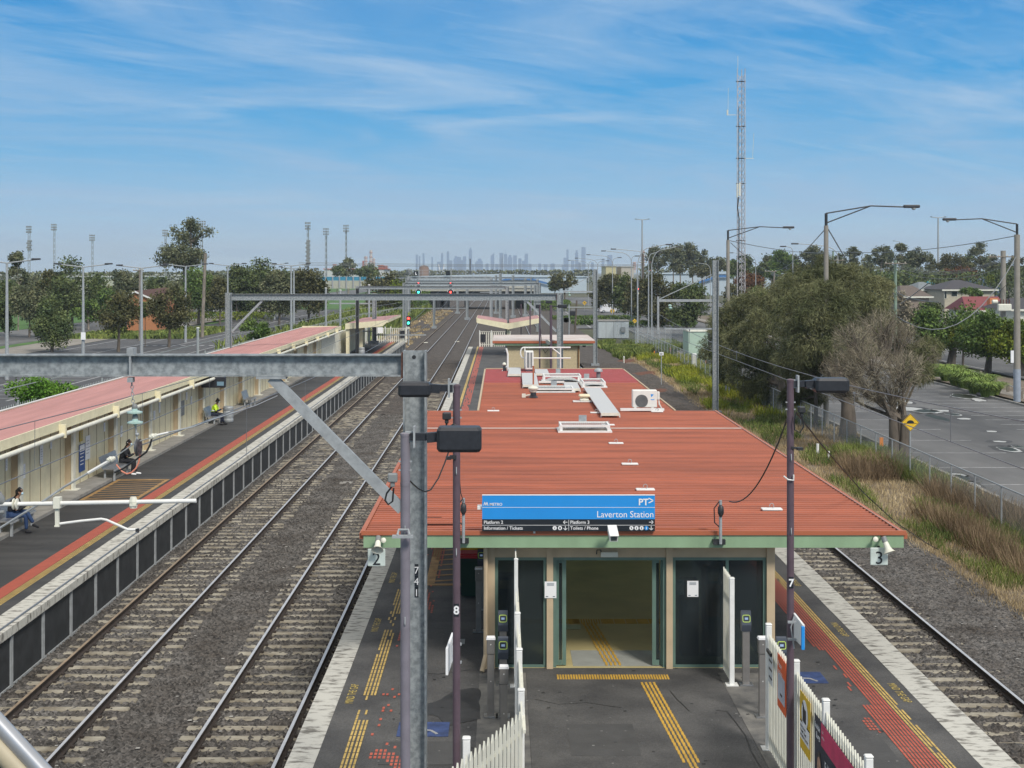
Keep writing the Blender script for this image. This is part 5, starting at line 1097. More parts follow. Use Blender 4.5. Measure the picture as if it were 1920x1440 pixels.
def boxes():
    def jb(parent, px, py, Y, w_, h_, m_):
        c = U(px, py, Y); mb = MB(); mb.bbox(c[0] - w_, c[0] + w_, Y - .12, Y - .02, c[2] - h_, c[2] + h_, .012); mb.bbox(c[0] - w_ * .45, c[0] + w_ * .45, Y - .1, Y - .04, c[2] - h_ * 2.1, c[2] - h_ - .001, .008); mb.build('junction_box', m_, parent)
    jb(lp1, 737, 894, 16.6, .055, .05, m_grey); jb(lp2, 838, 779, 18.6, .055, .045, m_dark); jb(lp3, 1501, 767, 20.5, .05, .045, m_dark)
    mb = MB(); mb.tube([U(735, 912, 16.6), U(725, 925, 16.6), U(722, 938, 16.6), U(728, 946, 16.6), U(736, 940, 16.6), U(738, 915, 16.6)], .012, 6); mb.build('cable_loop', m_cable, lp1, smooth=True)
    mb = MB(); mb.tube([U(838, 790, 18.6), U(836, 806, 18.5), U(842, 801, 18.5), U(850, 795, 18.5), U(858, 800, 18.5)], .012, 6); mb.build('cable_loop', m_cable, lp2, smooth=True)
    mb = MB(); mb.tube([U(1503, 780, 20.4), U(1507, 800, 20.4), U(1500, 811, 20.4), U(1490, 806, 20.4), U(1489, 790, 20.4), U(1492, 775, 20.4)], .011, 6); mb.build('cable_loop', m_cable, lp3, smooth=True)
    mb = MB(); c = U(758, 1000, 16.55); mb.box(c[0] - .13, c[0] + .11, 16.4, 16.47, c[2] - .03, c[2] + .0); mb.tube([(c[0] - .07, 16.42, c[2]), (c[0] - .06, 16.5, c[2] + .05), (c[0] + .05, 16.5, c[2] + .05), (c[0] + .07, 16.42, c[2])], .015, 6); mb.build('clamp_bracket', m_galv2, lp1)
    c = U(1478, 897, 20.4); mb = MB(); mb.tube([(c[0] - .06, 20.42, c[2] + .03), (c[0] + .0, 20.42, c[2] - .02), (c[0] + .08, 20.42, c[2] - .03), (c[0] + .08, 20.42, c[2] + .05)], .012, 6); mb.build('hook', m_white, lp3)
    c = U(1498, 842, 20.4); mb = MB(); mb.bar((x3_, 20.45, c[2] + .02), (c[0], 20.45, c[2]), .03, .03); mb.box(c[0] - .02, c[0] + .06, 20.4, 20.48, c[2] - .02, c[2] + .02); mb.build('small_bracket', m_dark, lp3)
    c = U(843, 858, 18.5); mb = MB(); mb.bar((x2_, 18.55, c[2]), (c[0], 18.55, c[2]), .03, .05); mb.box(c[0] - .05, c[0] + .02, 18.5, 18.58, c[2] - .03, c[2] + .01); mb.build('small_bracket', m_dark, lp2)
boxes()
wire('supply_cable', [U(769, 902, 16.6), U(776, 909, 17), U(784, 916, 17.6), U(797, 922, 17.8), U(808, 918, 18), U(822, 897, 18.2), U(834, 868, 18.4), U(842, 845, 18.5)], .010, m_cable, 'black cable sagging between the two left lamp poles', 'cable')
P_ = []
for i in range(15):
    u = i / 14; a = Vector(U(1368, 940, 26.9)); b = Vector(U(1477, 783, 20.5)); p = a.lerp(b, u); p.z -= .42 * 4 * u * (1 - u) * .9; P_.append(tuple(p))
wire('supply_cable', P_, .012, m_cable, 'black cable curving from the cable mast to the right purple pole', 'cable')
wire('supply_cable', [U(1493, 773, 20.5), U(1540, 833, 24), U(1580, 880, 28), U(1620, 925, 32), U(1680, 980, 38), U(1740, 1020, 44), U(1800, 1053, 50)], .012, m_cable, 'black cable running from the right purple pole down to the gravel', 'cable')
wire('supply_cable', [U(869, 940, 27), U(864, 925, 25), U(860, 880, 20.5), U(857, 810, 18.8)], .009, m_cable, 'thin black cable along the pole numbered 8', 'cable')
# signs clamped on the purple poles (seen from behind)
def backsign(Y, pts, lab, front):
    q = [U(a, b, y) for a, b, y in pts]; t = E('platform_sign', lab, 'sign', q[0]); n = (Vector(q[1]) - Vector(q[0])).cross(Vector(q[3]) - Vector(q[0])).normalized()
    mb = MB(); mb.prism(q, n * .03); mb.build('panel', front, t)
    c = sum((Vector(p) for p in q), Vector()) / 4
    mb = MB(); d = Vector((1 if pts[0][0] < 1000 else -1, 0, 0)); mb.bar(c + d * .02 + Vector((0, 0, .12)), c + d * .14 + Vector((0, 0, .12)), .04, .03); mb.bar(c + d * .02 - Vector((0, 0, .12)), c + d * .14 - Vector((0, 0, .12)), .04, .03); mb.tube([c + d * .05 + Vector((0, 0, .2)), c + d * .1 + Vector((0, -.02, .05)), c + d * .05 + Vector((0, 0, -.25))], .01, 5); mb.build('clamps', m_galv2, t)
backsign(18.6, [(840, 1266, 18.6), (840, 1216, 18.6), (851, 1186, 19.5), (851, 1232, 19.5)], 'white platform sign edge-on clamped to the pole numbered 8', m_signwhite)
backsign(20.5, [(1487, 1196, 20.5), (1487, 1149, 20.5), (1505, 1172, 19.7), (1505, 1214, 19.7)], 'white platform sign with blue edge clamped to the pole numbered 7', m_white)
c = U(1504.5, 1193, 19.68); mb = MB(); mb.box(c[0] - .02, c[0] + .02, 19.62, 19.68, c[2] - .17, c[2] + .14); mb.build('sign_edge', m_blue, loc=c, label='blue strip on the front edge of the right pole sign', cat='sign')
# distant dark poles on the platform
def farpole(px, top, base, Y, heads, lab, wd=.06):
    sc = F / Y; P_ = lambda a, b, y=Y: ((a - VX) / sc, y, CH - (b - VY) / sc); t = E('lamp_pole', lab, 'lamp pole', (P_(px, 0)[0], Y, 0)); mb = MB(); mb.tube([(P_(px, 0)[0], Y, 0), P_(px, top)], wd, 8); mb.build('pole', m_purple, t)
    for a, b, c, d in heads:
        mb = MB(); mb.bbox(P_(a, 0)[0], P_(c, 0)[0], Y - .2, Y + .2, P_(0, d)[2], P_(0, b)[2], .03); mb.build('lamp_head', m_black, t)
        mb = MB(); zz = P_(0, (b + d) / 2)[2]; e = P_(c if c < px else a, 0)[0]; mb.bar((e, Y, zz), (P_(px, 0)[0], Y, zz), .06, .06); mb.build('arm', m_black, t)
farpole(1012, 571, 700, 88, [(1005, 571.5, 1008, 577)] and [(1005 - 0, 571, 1020 - 9, 578)], 'dark lamp pole with its lamp to the left above the cream brick building', .05)
farpole(1033, 572, 700, 85, [(1046, 571, 1063, 577.5)], 'dark lamp pole with its lamp to the right beside the second portal mast', .075)
farpole(994, 565, 668, 128, [(990 - 4, 565, 1001 - 10, 569)], 'thin dark lamp pole left of the second portal brace', .06)
farpole(977, 570, 662, 140, [(1023, 564, 1035, 569)], 'thin dark lamp pole above the far butterfly canopy', .05)
wire('supply_cable', [U(1012, 600, 88), U(1016, 650, 88), U(1022, 662, 88), U(1028, 655, 87), U(1033, 630, 85)], .02, m_cable, 'dark cables sagging between the two poles over the cream brick building', 'cable')
hs = U(1028.5, 641, 85); t = E('horn_speaker', 'cream horn speaker on the dark pole over the cream brick building', 'loudspeaker', hs); mb = MB(); mb.lathe(hs, [(.05, .2), (.07, .08), (.14, -.02), (.17, -.06)], 12, (.5, .6, .5)); mb.build('horn', m_offwhite, t, smooth=True)
# ================================================================ FENCES
def picket_mesh(mb, pts, z0, h, sp, wd, th, point=.09):
    for a, b in zip(pts, pts[1:]):
        a, b = Vector(a), Vector(b); d = b - a; L_ = d.length; d.normalize(); nrm = Vector((-d.y, d.x, 0)); n = int(L_ / sp)
        for i in range(n):
            c = a + d * (sp * (i + .5)); hh = h + random.uniform(-.004, .004)
            q = [c - d * wd / 2 + Vector((0, 0, z0)), c + d * wd / 2 + Vector((0, 0, z0)), c + d * wd / 2 + Vector((0, 0, z0 + hh - point)), c + Vector((0, 0, z0 + hh)), c - d * wd / 2 + Vector((0, 0, z0 + hh - point))]
            mb.prism([p - nrm * th / 2 for p in q], nrm * th)
def palisade(name, pts, h, lab, posts, z0=.03, sp=.14, wd=.07, th=.02, ph=.15, pw=.09, mat=None, base=True, rails=(.25, 1.55), side=1):
    mat = mat or m_offwhite
    t = E(name, lab, 'fence', (pts[0][0], pts[0][1], 0)); P_ = [Vector((a, b, 0)) for a, b in pts]
    mb = MB(); picket_mesh(mb, P_, z0, h, sp, wd, th, .1 if h > 1.4 else .08); mb.build('pickets', mat, t)
    mb = MB()
    for zz in rails:
        for a, b in zip(P_, P_[1:]):
            d = (b - a).normalized(); nrm = Vector((-d.y, d.x, 0)); mb.bar(a + Vector((0, 0, zz)) + nrm * side * (th / 2 + .022), b + Vector((0, 0, zz)) + nrm * side * (th / 2 + .022), .04, .045)
    mb.build('rails', mat, t)
    for x, y in posts:
        mb = MB(); w_ = pw / 2; mb.bbox(x - w_, x + w_, y - w_, y + w_, .012, h + ph, .008); mb.bbox(x - w_ - .006, x + w_ + .006, y - w_ - .006, y + w_ + .006, h + ph + .001, h + ph + .03, .012)
        if base: mb.box(x - .11, x + .11, y - .11, y + .11, 0.005, .02)
        mb.build('post', m_white if mat is m_offwhite else mat, t)
    return t
palisade('picket_fence', [(.27, 26.3), (.27, 18.95)], 1.75, 'pale picket fence running edge-on left of the entrance ramp', [(.27, 24.0), (.27, 21.7), (.27, 19.6)])
palisade('picket_fence', [(.27, 18.9), (-.62, 16.6), (-1.3, 14.9)], 1.82, 'white picket fence with pointed tops turning away at the bottom left of the ramp', [(-.42, 17.35)], side=-1)
palisade('picket_fence', [(4.26, 22.9), (4.26, 13.5)], 1.82, 'long white picket fence with signs right of the entrance ramp', [(4.26, 22.95), (4.26, 20.8), (4.26, 18.9), (4.26, 16.7)], sp=.125, side=1)
palisade('picket_fence', [(.27, 27.5), (.27, 26.45)], 2.3, 'tall thin cream fence end against the left station window', [(.27, 26.4)], sp=.12, pw=.07, ph=.02)
palisade('picket_fence', [(4.24, 27.5), (4.24, 26.6)], 1.95, 'short cream fence end against the right station window', [(4.24, 26.5)], sp=.12, pw=.09, ph=.0)
gt = palisade('platform_gate', [(-14.0, 155), (-10.2, 155)], 1.55, 'cream gate and fence across the far end of the left platform', [(-13.4, 155), (-12.5, 155), (-11.9, 155), (-10.2, 155)], sp=.2, wd=.08, base=False)
mb = MB(); mb.box(-13.3, -12.75, 154.9, 154.93, 1.0, 1.65); mb.build('gate_sign', m_signwhite, gt); mb = MB(); mb.box(-10.9, -10.4, 154.9, 154.94, .5, 1.3); mb.build('black_panel', m_black, gt)
palisade('picket_fence', [(-15.0, 120), (-14.6, 157)], 2.1, 'long cream fence behind the left platform beyond the shelter', [(-14.9, 128), (-14.8, 138)], sp=.15, wd=.13, base=False)
gt = palisade('platform_gate', [(-2.2, 146), (1.0, 146)], 1.5, 'small cream fence across the far end of the middle platform', [(-2.2, 146), (-1, 146)], sp=.2, wd=.08, base=False); mb = MB(); mb.box(-2.1, -1.65, 145.9, 145.94, .5, 1.3); mb.build('black_panel', m_black, gt)
# long steel palisade between the left car park and the railway
palisade('boundary_fence', [(-25.5, 60), (-25.5, 150), (-23.5, 235), (-19, 300)], 1.7, 'long grey palisade fence between the left car park and the platform', [(-25.5, 60 + i * 8) for i in range(12)], z0=-1.0, sp=.36, wd=.10, mat=m_galv2, base=False, ph=-.9)
# chain link fence on the right
def chainfence(x, y0, y1, zt, lab, sp=3.0, h=1.35, pts=None):
    t = E('chainlink_fence', lab, 'fence', (x, y0, zt - h)); mb = MB()
    mb.add([(x, y0, zt - h), (x, y1, zt - h), (x, y1, zt - .02), (x, y0, zt - .02)], [(0, 1, 2, 3)]); mb.build('wire_mesh', m_chain, t)
    mb = MB(); mb.tube([(x, y0, zt), (x, y1, zt)], .026, 6); mb.build('top_rail', m_galv2, t); y = y0 + 1.3; k = 0
    while y < y1 and k < 98: mb = MB(); mb.tube([(x, y, zt - h - .1), (x, y, zt)], .03, 6); mb.build('post', m_galv2, t); y += sp; k += 1
    return t
chainfence(17.4, 32, 190, .15, 'chain link fence with pale top rail between the weeds and the right car park', sp=2.8, h=1.6)
# signs on the right fence
def fsign(y0, y1, z0, z1, m_, lab, fn=None):
    x = 4.215; t = E('fence_sign', lab, 'sign', (x, (y0 + y1) / 2, z0)); mb = MB(); mb.box(x - .006, x, y0, y1, z0, z1); mb.build('panel', m_, t)
    if fn: fn(t, x - .009, y0, y1, z0, z1)
    return t
RT, UP = (0, -1, 0), (0, 0, 1)
m_orange = M('sign_orange', (.72, .11, .025), .5)
def f_orange(t, x, y0, y1, z0, z1):
    for i, s_ in enumerate(('Please', 'replace', 'this')): text(s_, .115, m_signwhite, t, (x, y1 - .05, z1 - .17 - i * .11), RT, UP)
    mb = MB(); mb.box(x - .002, x + .001, y0 + .05, y1 - .05, z0 + .13, z0 + .52); b = mb.build('white_box', M('pale_panel', (.45, .48, .55), .5), t)
    mb = MB(); mb.bar((x - .004, (y0 + y1) / 2 + .06, z0 + .24), (x - .004, (y0 + y1) / 2 - .08, z0 + .24), .03, .004, up=(1, 0, 0)); mb.build('arrow', m_signblack, b)
fsign(21.32, 21.95, 1.0, 1.80, m_orange, 'orange sign with white words near the far end of the right fence', f_orange)
def f_small(t, x, y0, y1, z0, z1):
    mb = MB()
    for i in range(3): mb.box(x - .001, x + .002, y0 + .05, y1 - .08, z1 - .12 - i * .13, z1 - .09 - i * .13)
    mb.box(x - .03, x + .002, y0 + .02, y1 - .02, z1 - .0, z1 + .05); mb.build('print', m_signblack, t)
fsign(22.35, 22.72, 1.15, 1.62, M('weathered_sheet', (.55, .57, .57), .6), 'small pale notice at the far end of the right fence', f_small)
def f_yellow(t, x, y0, y1, z0, z1):
    yc = (y0 + y1) / 2; mb = MB(); mb.lathe((x, yc, z1 - .26), [(.2, 0), (.2, .004)], 24, (-1, 0, 0)); b = mb.build('white_disc', m_signwhite, t)
    mb = MB(); mb.bbox(x - .01, x - .005, yc - .10, yc + .10, z1 - .37, z1 - .18, .002); mb.bar((x - .008, yc + .02, z1 - .18), (x - .008, yc + .12, z1 - .12), .04, .004, up=(1, 0, 0)); mb.build('camera_symbol', m_signblack, b)
    mb = MB(); mb.box(x - .002, x + .001, y0 + .04, y1 - .04, z0 + .15, z0 + .38); b = mb.build('white_box', m_signwhite, t); mb = MB(); mb.box(x - .0025, x + .001, y0 + .04, y1 - .04, z0 + .385, z0 + .4); mb.build('rule', m_signblack, t)
    for i, s_ in enumerate(('PEOPLE WHO', 'COMMIT CRIME', 'ARE BEING CAUGHT')): text(s_, .052, m_signblack, b, (x - .004, y1 - .06, z0 + .31 - i * .062), RT, UP, sx=1.05, bold=.001)
fsign(19.62, 20.3, .92, 1.72, M('sign_yellow', (.72, .46, .02), .5), 'yellow warning sign with a white disc on the right fence', f_yellow)
def f_poster(t, x, y0, y1, z0, z1):
    pink = M('poster_pink', (.58, .035, .12), .5); yl = y1 - .42
    mb = MB(); mb.prism([(x - .0005, yl, z1), (x - .0005, yl, z1 - .30), (x - .0005, y0, z1 - .30), (x - .0005, y0, z1)], (-.003, 0, 0)); mb.build('pink_band', pink, t)
    text('Stockdale', .105, m_signwhite, t, (x - .004, y1 - .06, z1 - .16), RT, UP, sx=.72, bold=.002); text('&Leggo', .115, m_signwhite, t, (x - .004, y1 - .12, z1 - .28), RT, UP, sx=.72, bold=.002)
    text('real', .06, m_signwhite, t, (x - .005, yl - .05, z1 - .12), RT, UP); text('estate', .06, m_signwhite, t, (x - .005, yl - .05, z1 - .19), RT, UP)
    text('IF YOU ARE', .18, m_signwhite, t, (x - .004, y1 - .62, z1 - .56), RT, UP, sx=.8); text('BUYING', .18, m_signwhite, t, (x - .004, y1 - .62, z1 - .78), RT, UP, sx=.8)
    yc = y1 - .30; zc = z1 - .62
    mb = MB(); mb.lathe((x - .0005, yc, zc), [(.001, .003), (.12, .003)], 20, (-1, 0, 0)) if False else None
    def ell(cy_, cz_, ry, rz, off, m_, nm, a0=0, a1=360):
        mb2 = MB(); n = 22; mb2.add([(x - off, cy_ - ry * math.cos(R(a0 + (a1 - a0) * k / n)), cz_ + rz * math.sin(R(a0 + (a1 - a0) * k / n))) for k in range(n + (0 if a1 - a0 == 360 else 1))], [tuple(range(n + (0 if a1 - a0 == 360 else 1)))]); mb2.build(nm, m_, t)
    ell(yc, zc + .03, .125, .17, .003, M('printed_dark_hair', (.05, .04, .035), .6), 'portrait_hair'); ell(yc + .0, zc - .03, .11, .155, .005, M('printed_skin', (.48, .27, .18), .6), 'portrait_face')
    ell(yc - .04, zc - .01, .018, .008, .007, m_signblack, 'portrait_eye'); ell(yc + .04, zc - .01, .018, .008, .007, m_signblack, 'portrait_eye'); ell(yc, zc - .115, .035, .01, .007, M('printed_lip', (.3, .1, .08), .6), 'portrait_mouth')
    ell(yc, zc - .48, .27, .3, .0025, M('printed_suit', (.10, .12, .16), .6), 'portrait_suit')
fsign(14.6, 19.35, .35, 1.68, M('poster_navy', (.016, .024, .045), .5), 'navy and pink advertising banner with a portrait on the right fence', f_poster)
# ================================================================ TICKET READERS, BINS
def reader(x, Y, face, lab):
    t = E('ticket_reader', lab, 'ticket reader', (x, Y, 0)); w_ = .065 if face > 0 else .06
    mb = MB(); mb.box(x - .12, x + .12, Y - .1, Y + .1, .006, .03); mb.build('base_plate', m_steelbench, t)
    mb = MB(); mb.bbox(x - w_, x + w_, Y - .045, Y + .045, .03, 1.05 if face > 0 else 1.30, .006); mb.build('post', M('brushed_steel', (.25, .235, .22), .45, .5, .1, 5), t)
    if face > 0:
        q = [(x, Y - .06, 1.0), (x, Y + .05, 1.0), (x, Y + .075, 1.34), (x, Y + .03, 1.37), (x, Y - .03, 1.35), (x, Y - .085, 1.12)]
        mb = MB(); mb.prism([(a - .088, b, c) for a, b, c in q], (.176, 0, 0)); hd = mb.build('reader_head', M('reader_grey', (.05, .06, .08), .4), t)
        fx = Vector((0, -.03 + .085, 1.35 - 1.12)).normalized(); n_ = Vector((0, -fx.z, fx.y)); c = Vector((x, Y - .058, 1.235)) + n_ * .003
        mb = MB(); r_ = .062; pts = [c + Vector((1, 0, 0)) * (r_ * 1.08 * np.sign(math.cos(a)) * abs(math.cos(a)) ** .4) + fx * (r_ * np.sign(math.sin(a)) * abs(math.sin(a)) ** .4) for a in [2 * math.pi * k / 24 for k in range(25)]]
        mb.tube(pts, .0065, 5, cap=False); mb.build('ring', M('lime_ring', (.55, .72, .12), .5), hd); mb = MB(); mb.obox(c, (.045, 0, 0), fx * .04, n_ * .002); s_ = mb.build('screen', m_signblack, hd); mb = MB(); mb.obox(c + n_ * .003, (.03, 0, 0), fx * .02, n_ * .001); mb.build('display', M('display_blue', (.20, .28, .42), .4, emit=.3), s_)
    else:
        mb = MB(); mb.bbox(x - .072, x + .072, Y - .06, Y + .08, 1.08, 1.33, .012); mb.build('reader_head', M('brushed_steel2', (.20, .19, .18), .45, .4), t)
        mb = MB(); mb.prism([(x - .08, Y - .07, 1.331), (x + .08, Y - .07, 1.331), (x + .065, Y - .07, 1.365), (x - .065, Y - .07, 1.365)], (0, .16, 0)); mb.build('cap', m_signwhite, t)
        mb = MB()
        for zz in (1.25, .62): mb.lathe((x, Y - .061 if zz > 1 else Y - .046, zz), [(.009, 0), (.009, .004)], 8, (0, -1, 0))
        mb.build('screws', m_white, t)
reader(.03, 26.5, 1, 'ticket reader with lit ring farthest back by the left window'); reader(.03, 24.6, 1, 'ticket reader with lit ring in front of the left window beside a back-facing one'); reader(-.18, 24.6, -1, 'back of a ticket reader with white cap on the left concrete pad'); reader(.04, 22.8, -1, 'back of a ticket reader nearest the left picket fence')
reader(-.48, 30.4, -1, 'back of a ticket reader beside the wheelie bins'); reader(-.45, 32.4, 1, 'ticket reader with green ring behind the wheelie bins'); reader(4.5, 26.5, 1, 'ticket reader with lit ring before the right window'); reader(4.46, 24.6, -1, 'back of a ticket reader at the end of the right fence'); reader(4.78, 24.6, 1, 'ticket reader half hidden behind the right picket fence')
def wheelie(x, y, lid, lab):
    t = E('wheelie_bin', lab, 'wheelie bin', (x, y, 0)); mb = MB(); a, b = .20, .27
    vs = [(x - a, y - a, .06), (x + a, y - a, .06), (x + a, y + a * 1.1, .06), (x - a, y + a * 1.1, .06), (x - b, y - b, .95), (x + b, y - b, .95), (x + b, y + b, .95), (x - b, y + b, .95)]
    mb.add(vs, [(0, 3, 2, 1), (4, 5, 6, 7), (0, 1, 5, 4), (1, 2, 6, 5), (2, 3, 7, 6), (3, 0, 4, 7)]); mb.box(x - b - .02, x + b + .02, y - b - .02, y + b + .02, .9, .951); mb.build('body', M('dark_green_plastic', (.008, .035, .022), .45), t)
    mb = MB(); mb.bbox(x - b - .03, x + b + .03, y - b - .05, y + b + .03, .952, 1.02, .03); mb.bbox(x - b + .03, x + b - .03, y - b + .02, y + b - .05, 1.021, 1.055, .02); mb.build('lid', lid, t)
    mb = MB(); mb.tube([(x - b + .02, y + b + .05, .98), (x + b - .02, y + b + .05, .98)], .018, 6); mb.build('handle', m_black, t)
    for q in (-1, 1): mb = MB(); mb.lathe((x + q * .22, y + .2, .1), [(.02, -.03), (.1, -.025), (.1, .025), (.02, .03)], 14, (1, 0, 0)); mb.build('wheel', m_black, t)
wheelie(-.72, 33.7, M('red_lid', (.45, .03, .04), .4), 'dark green wheelie bin with a red lid'); wheelie(-.70, 34.6, M('yellow_lid', (.65, .40, .03), .4), 'dark green wheelie bin with a yellow lid')

def near_rail():
    Y = 2.6; t = E('bridge_handrail', 'pale metal handrail in the bottom left corner close to the camera', 'handrail', U(-60, 1480, Y))
    for nm, off, r_, m_ in (('rail', 0, .016, M('brushed_rail', (.42, .43, .45), .35, .5)), ('rail', 30, .020, M('beige_rail', (.46, .40, .28), .5)), ('edge_strip', 66, .012, m_dark), ('panel_edge', 92, .018, M('blue_grey_panel', (.22, .27, .36), .5))):
        mb = MB(); mb.tube([U(-90 - off * .7, 1262 + off * .7, Y), U(120 - off * .7, 1490 + off * .7, Y)], r_, 12); mb.build(nm, m_, t, smooth=True)
near_rail()

def specks(n, x0, x1, y0, y1, z, s_, mat, lab):
    V = []
    for _ in range(n):
        y = y0 * (y1 / y0) ** random.random(); x = random.uniform(x0, x1); q = s_ * random.uniform(.5, 1.5); V += [(x - q, y - q, z), (x + q, y - q * .6, z), (x + q * .7, y + q, z), (x - q * .8, y + q * .8, z)]
    props(npmesh('litter_specks', V, np.arange(len(V)).reshape(-1, 4), mat), lab, 'litter', None, 'stuff')
m_gum = M('pale_gum_spot', (.20, .20, .19), .8); m_gumd = M('dark_gum_spot', (.022, .022, .022), .7)
specks(260, -2.0, 6.5, 18, 60, .007, .016, m_gum, 'pale chewing gum spots on the middle platform'); specks(240, -2.0, 6.5, 18, 60, .0075, .025, m_gumd, 'dark chewing gum spots on the middle platform'); specks(160, -14, -11.2, 36, 110, .004, .03, m_gumd, 'dark spots on the left platform'); specks(90, -10, -3.5, 20, 60, -1.30, .03, M('pale_stone', (.42, .41, .38), .8), 'pale stones and scraps in the ballast'); specks(60, 8.2, 13, 24, 60, -1.28, .03, MATS['pale_stone'], 'pale stones in the right ballast')
for i, (x, y) in enumerate(((-.92, 29.6), (-1.0, 36.6))):
    mb = MB(); mb.box(x - .17, x + .17, y - .2, y + .2, .001, .006)
    for k in range(7): mb.box(x - .15 + k * .045, x - .13 + k * .045, y - .17, y + .17, .0062, .012)
    mb.build('drain_grate', m_galv2, loc=(x, y, 0), label=('steel drain grate in the asphalt in front of the wheelie bins', 'steel drain grate in the asphalt behind the wheelie bins')[i], cat='drain')
mb = MB(); mb.box(-1.9, -.45, 22.2, 23.3, .0035, .0055); mb.box(1.1, 2.2, 22.6, 24.2, .0035, .0055); mb.box(5.4, 6.2, 20.5, 23.4, .0035, .0055); structure('asphalt_patch', mb, M('patch_asphalt', (.062, .061, .06), .75, 0, .15, 2, bump=.3, bs=100))
mb = MB()
for pts in ([(.6, 25.6), (1.0, 25.3), (1.5, 25.4), (2.1, 25.1)], [(-1.9, 27.4), (-1.2, 27.2), (-.6, 27.5)], [(5.0, 21.4), (5.6, 21.2), (6.1, 21.35), (6.6, 21.1)], [(-2.6, 33), (-2.2, 33.4), (-1.6, 33.2)]):
    for p, q in zip(pts, pts[1:]): mb.bar((*p, .0065), (*q, .0065), .01, .002)
structure('hairline_cracks', mb, MATS['tar'])
# ================================================================ PEOPLE (seated, facing +X)
def skin(name, chains, mat, parent, sub=1, **pr):
    """chains: list of lists of (x,y,z,r); points within 1e-4 are shared; first point is the root"""
    V, Rr, Ed, key = [], [], [], {}
    for ch in chains:
        prev = None
        for x, y, z, r_ in ch:
            k = (round(x, 3), round(y, 3), round(z, 3))
            if k not in key: key[k] = len(V); V.append((x, y, z)); Rr.append(r_)
            i = key[k]
            if prev is not None and prev != i: Ed.append((prev, i))
            prev = i
    me = bpy.data.meshes.new(name); me.from_pydata(V, Ed, []); ob = bpy.data.objects.new(name, me); COL.objects.link(ob)
    m = ob.modifiers.new('s', 'SKIN'); m.use_smooth_shade = True
    sv = me.skin_vertices[0].data
    for i, r_ in enumerate(Rr): sv[i].radius = (r_, r_) if not isinstance(r_, tuple) else r_; sv[i].use_root = (i == 0)
    m2 = ob.modifiers.new('u', 'SUBSURF'); m2.levels = sub; m2.render_levels = sub
    bpy.context.view_layer.update(); me2 = bpy.data.meshes.new_from_object(ob.evaluated_get(bpy.context.evaluated_depsgraph_get())); bpy.data.objects.remove(ob); bpy.data.meshes.remove(me)
    me2.materials.clear(); me2.materials.append(mat); me2.name = name
    o = bpy.data.objects.new(name, me2); COL.objects.link(o); o.parent = parent; ORI[o.name] = ORI[parent.name]; return o
m_skin = M('warm_brown_skin', (.26, .135, .085), .6); m_skin2 = M('tan_skin', (.36, .2, .13), .6)
m_mask = M('pale_blue_mask', (.42, .62, .72), .7)
def fingers(wx_, wy_, wz_, s_, fd):
    """five finger chains from a palm at (wx_,wy_,wz_)"""
    out = []
    for k in range(4):
        oy = wy_ + (k - 1.5) * .02; L_ = (.065, .075, .07, .055)[k]
        out.append([(wx_, wy_, wz_, .026), (wx_ + fd[0] * .045, oy, wz_ + fd[2] * .045, .0095), (wx_ + fd[0] * (.045 + L_ * .6), oy, wz_ + fd[2] * (.045 + L_ * .6) - .01, .0085), (wx_ + fd[0] * (.045 + L_) - .01, oy, wz_ + fd[2] * (.045 + L_) - .0, .007)])
    out.append([(wx_, wy_, wz_, .026), (wx_ + fd[0] * .02, wy_ - s_ * .04, wz_ + .012, .010), (wx_ + fd[0] * .05, wy_ - s_ * .045, wz_ + .02, .008)])
    return out
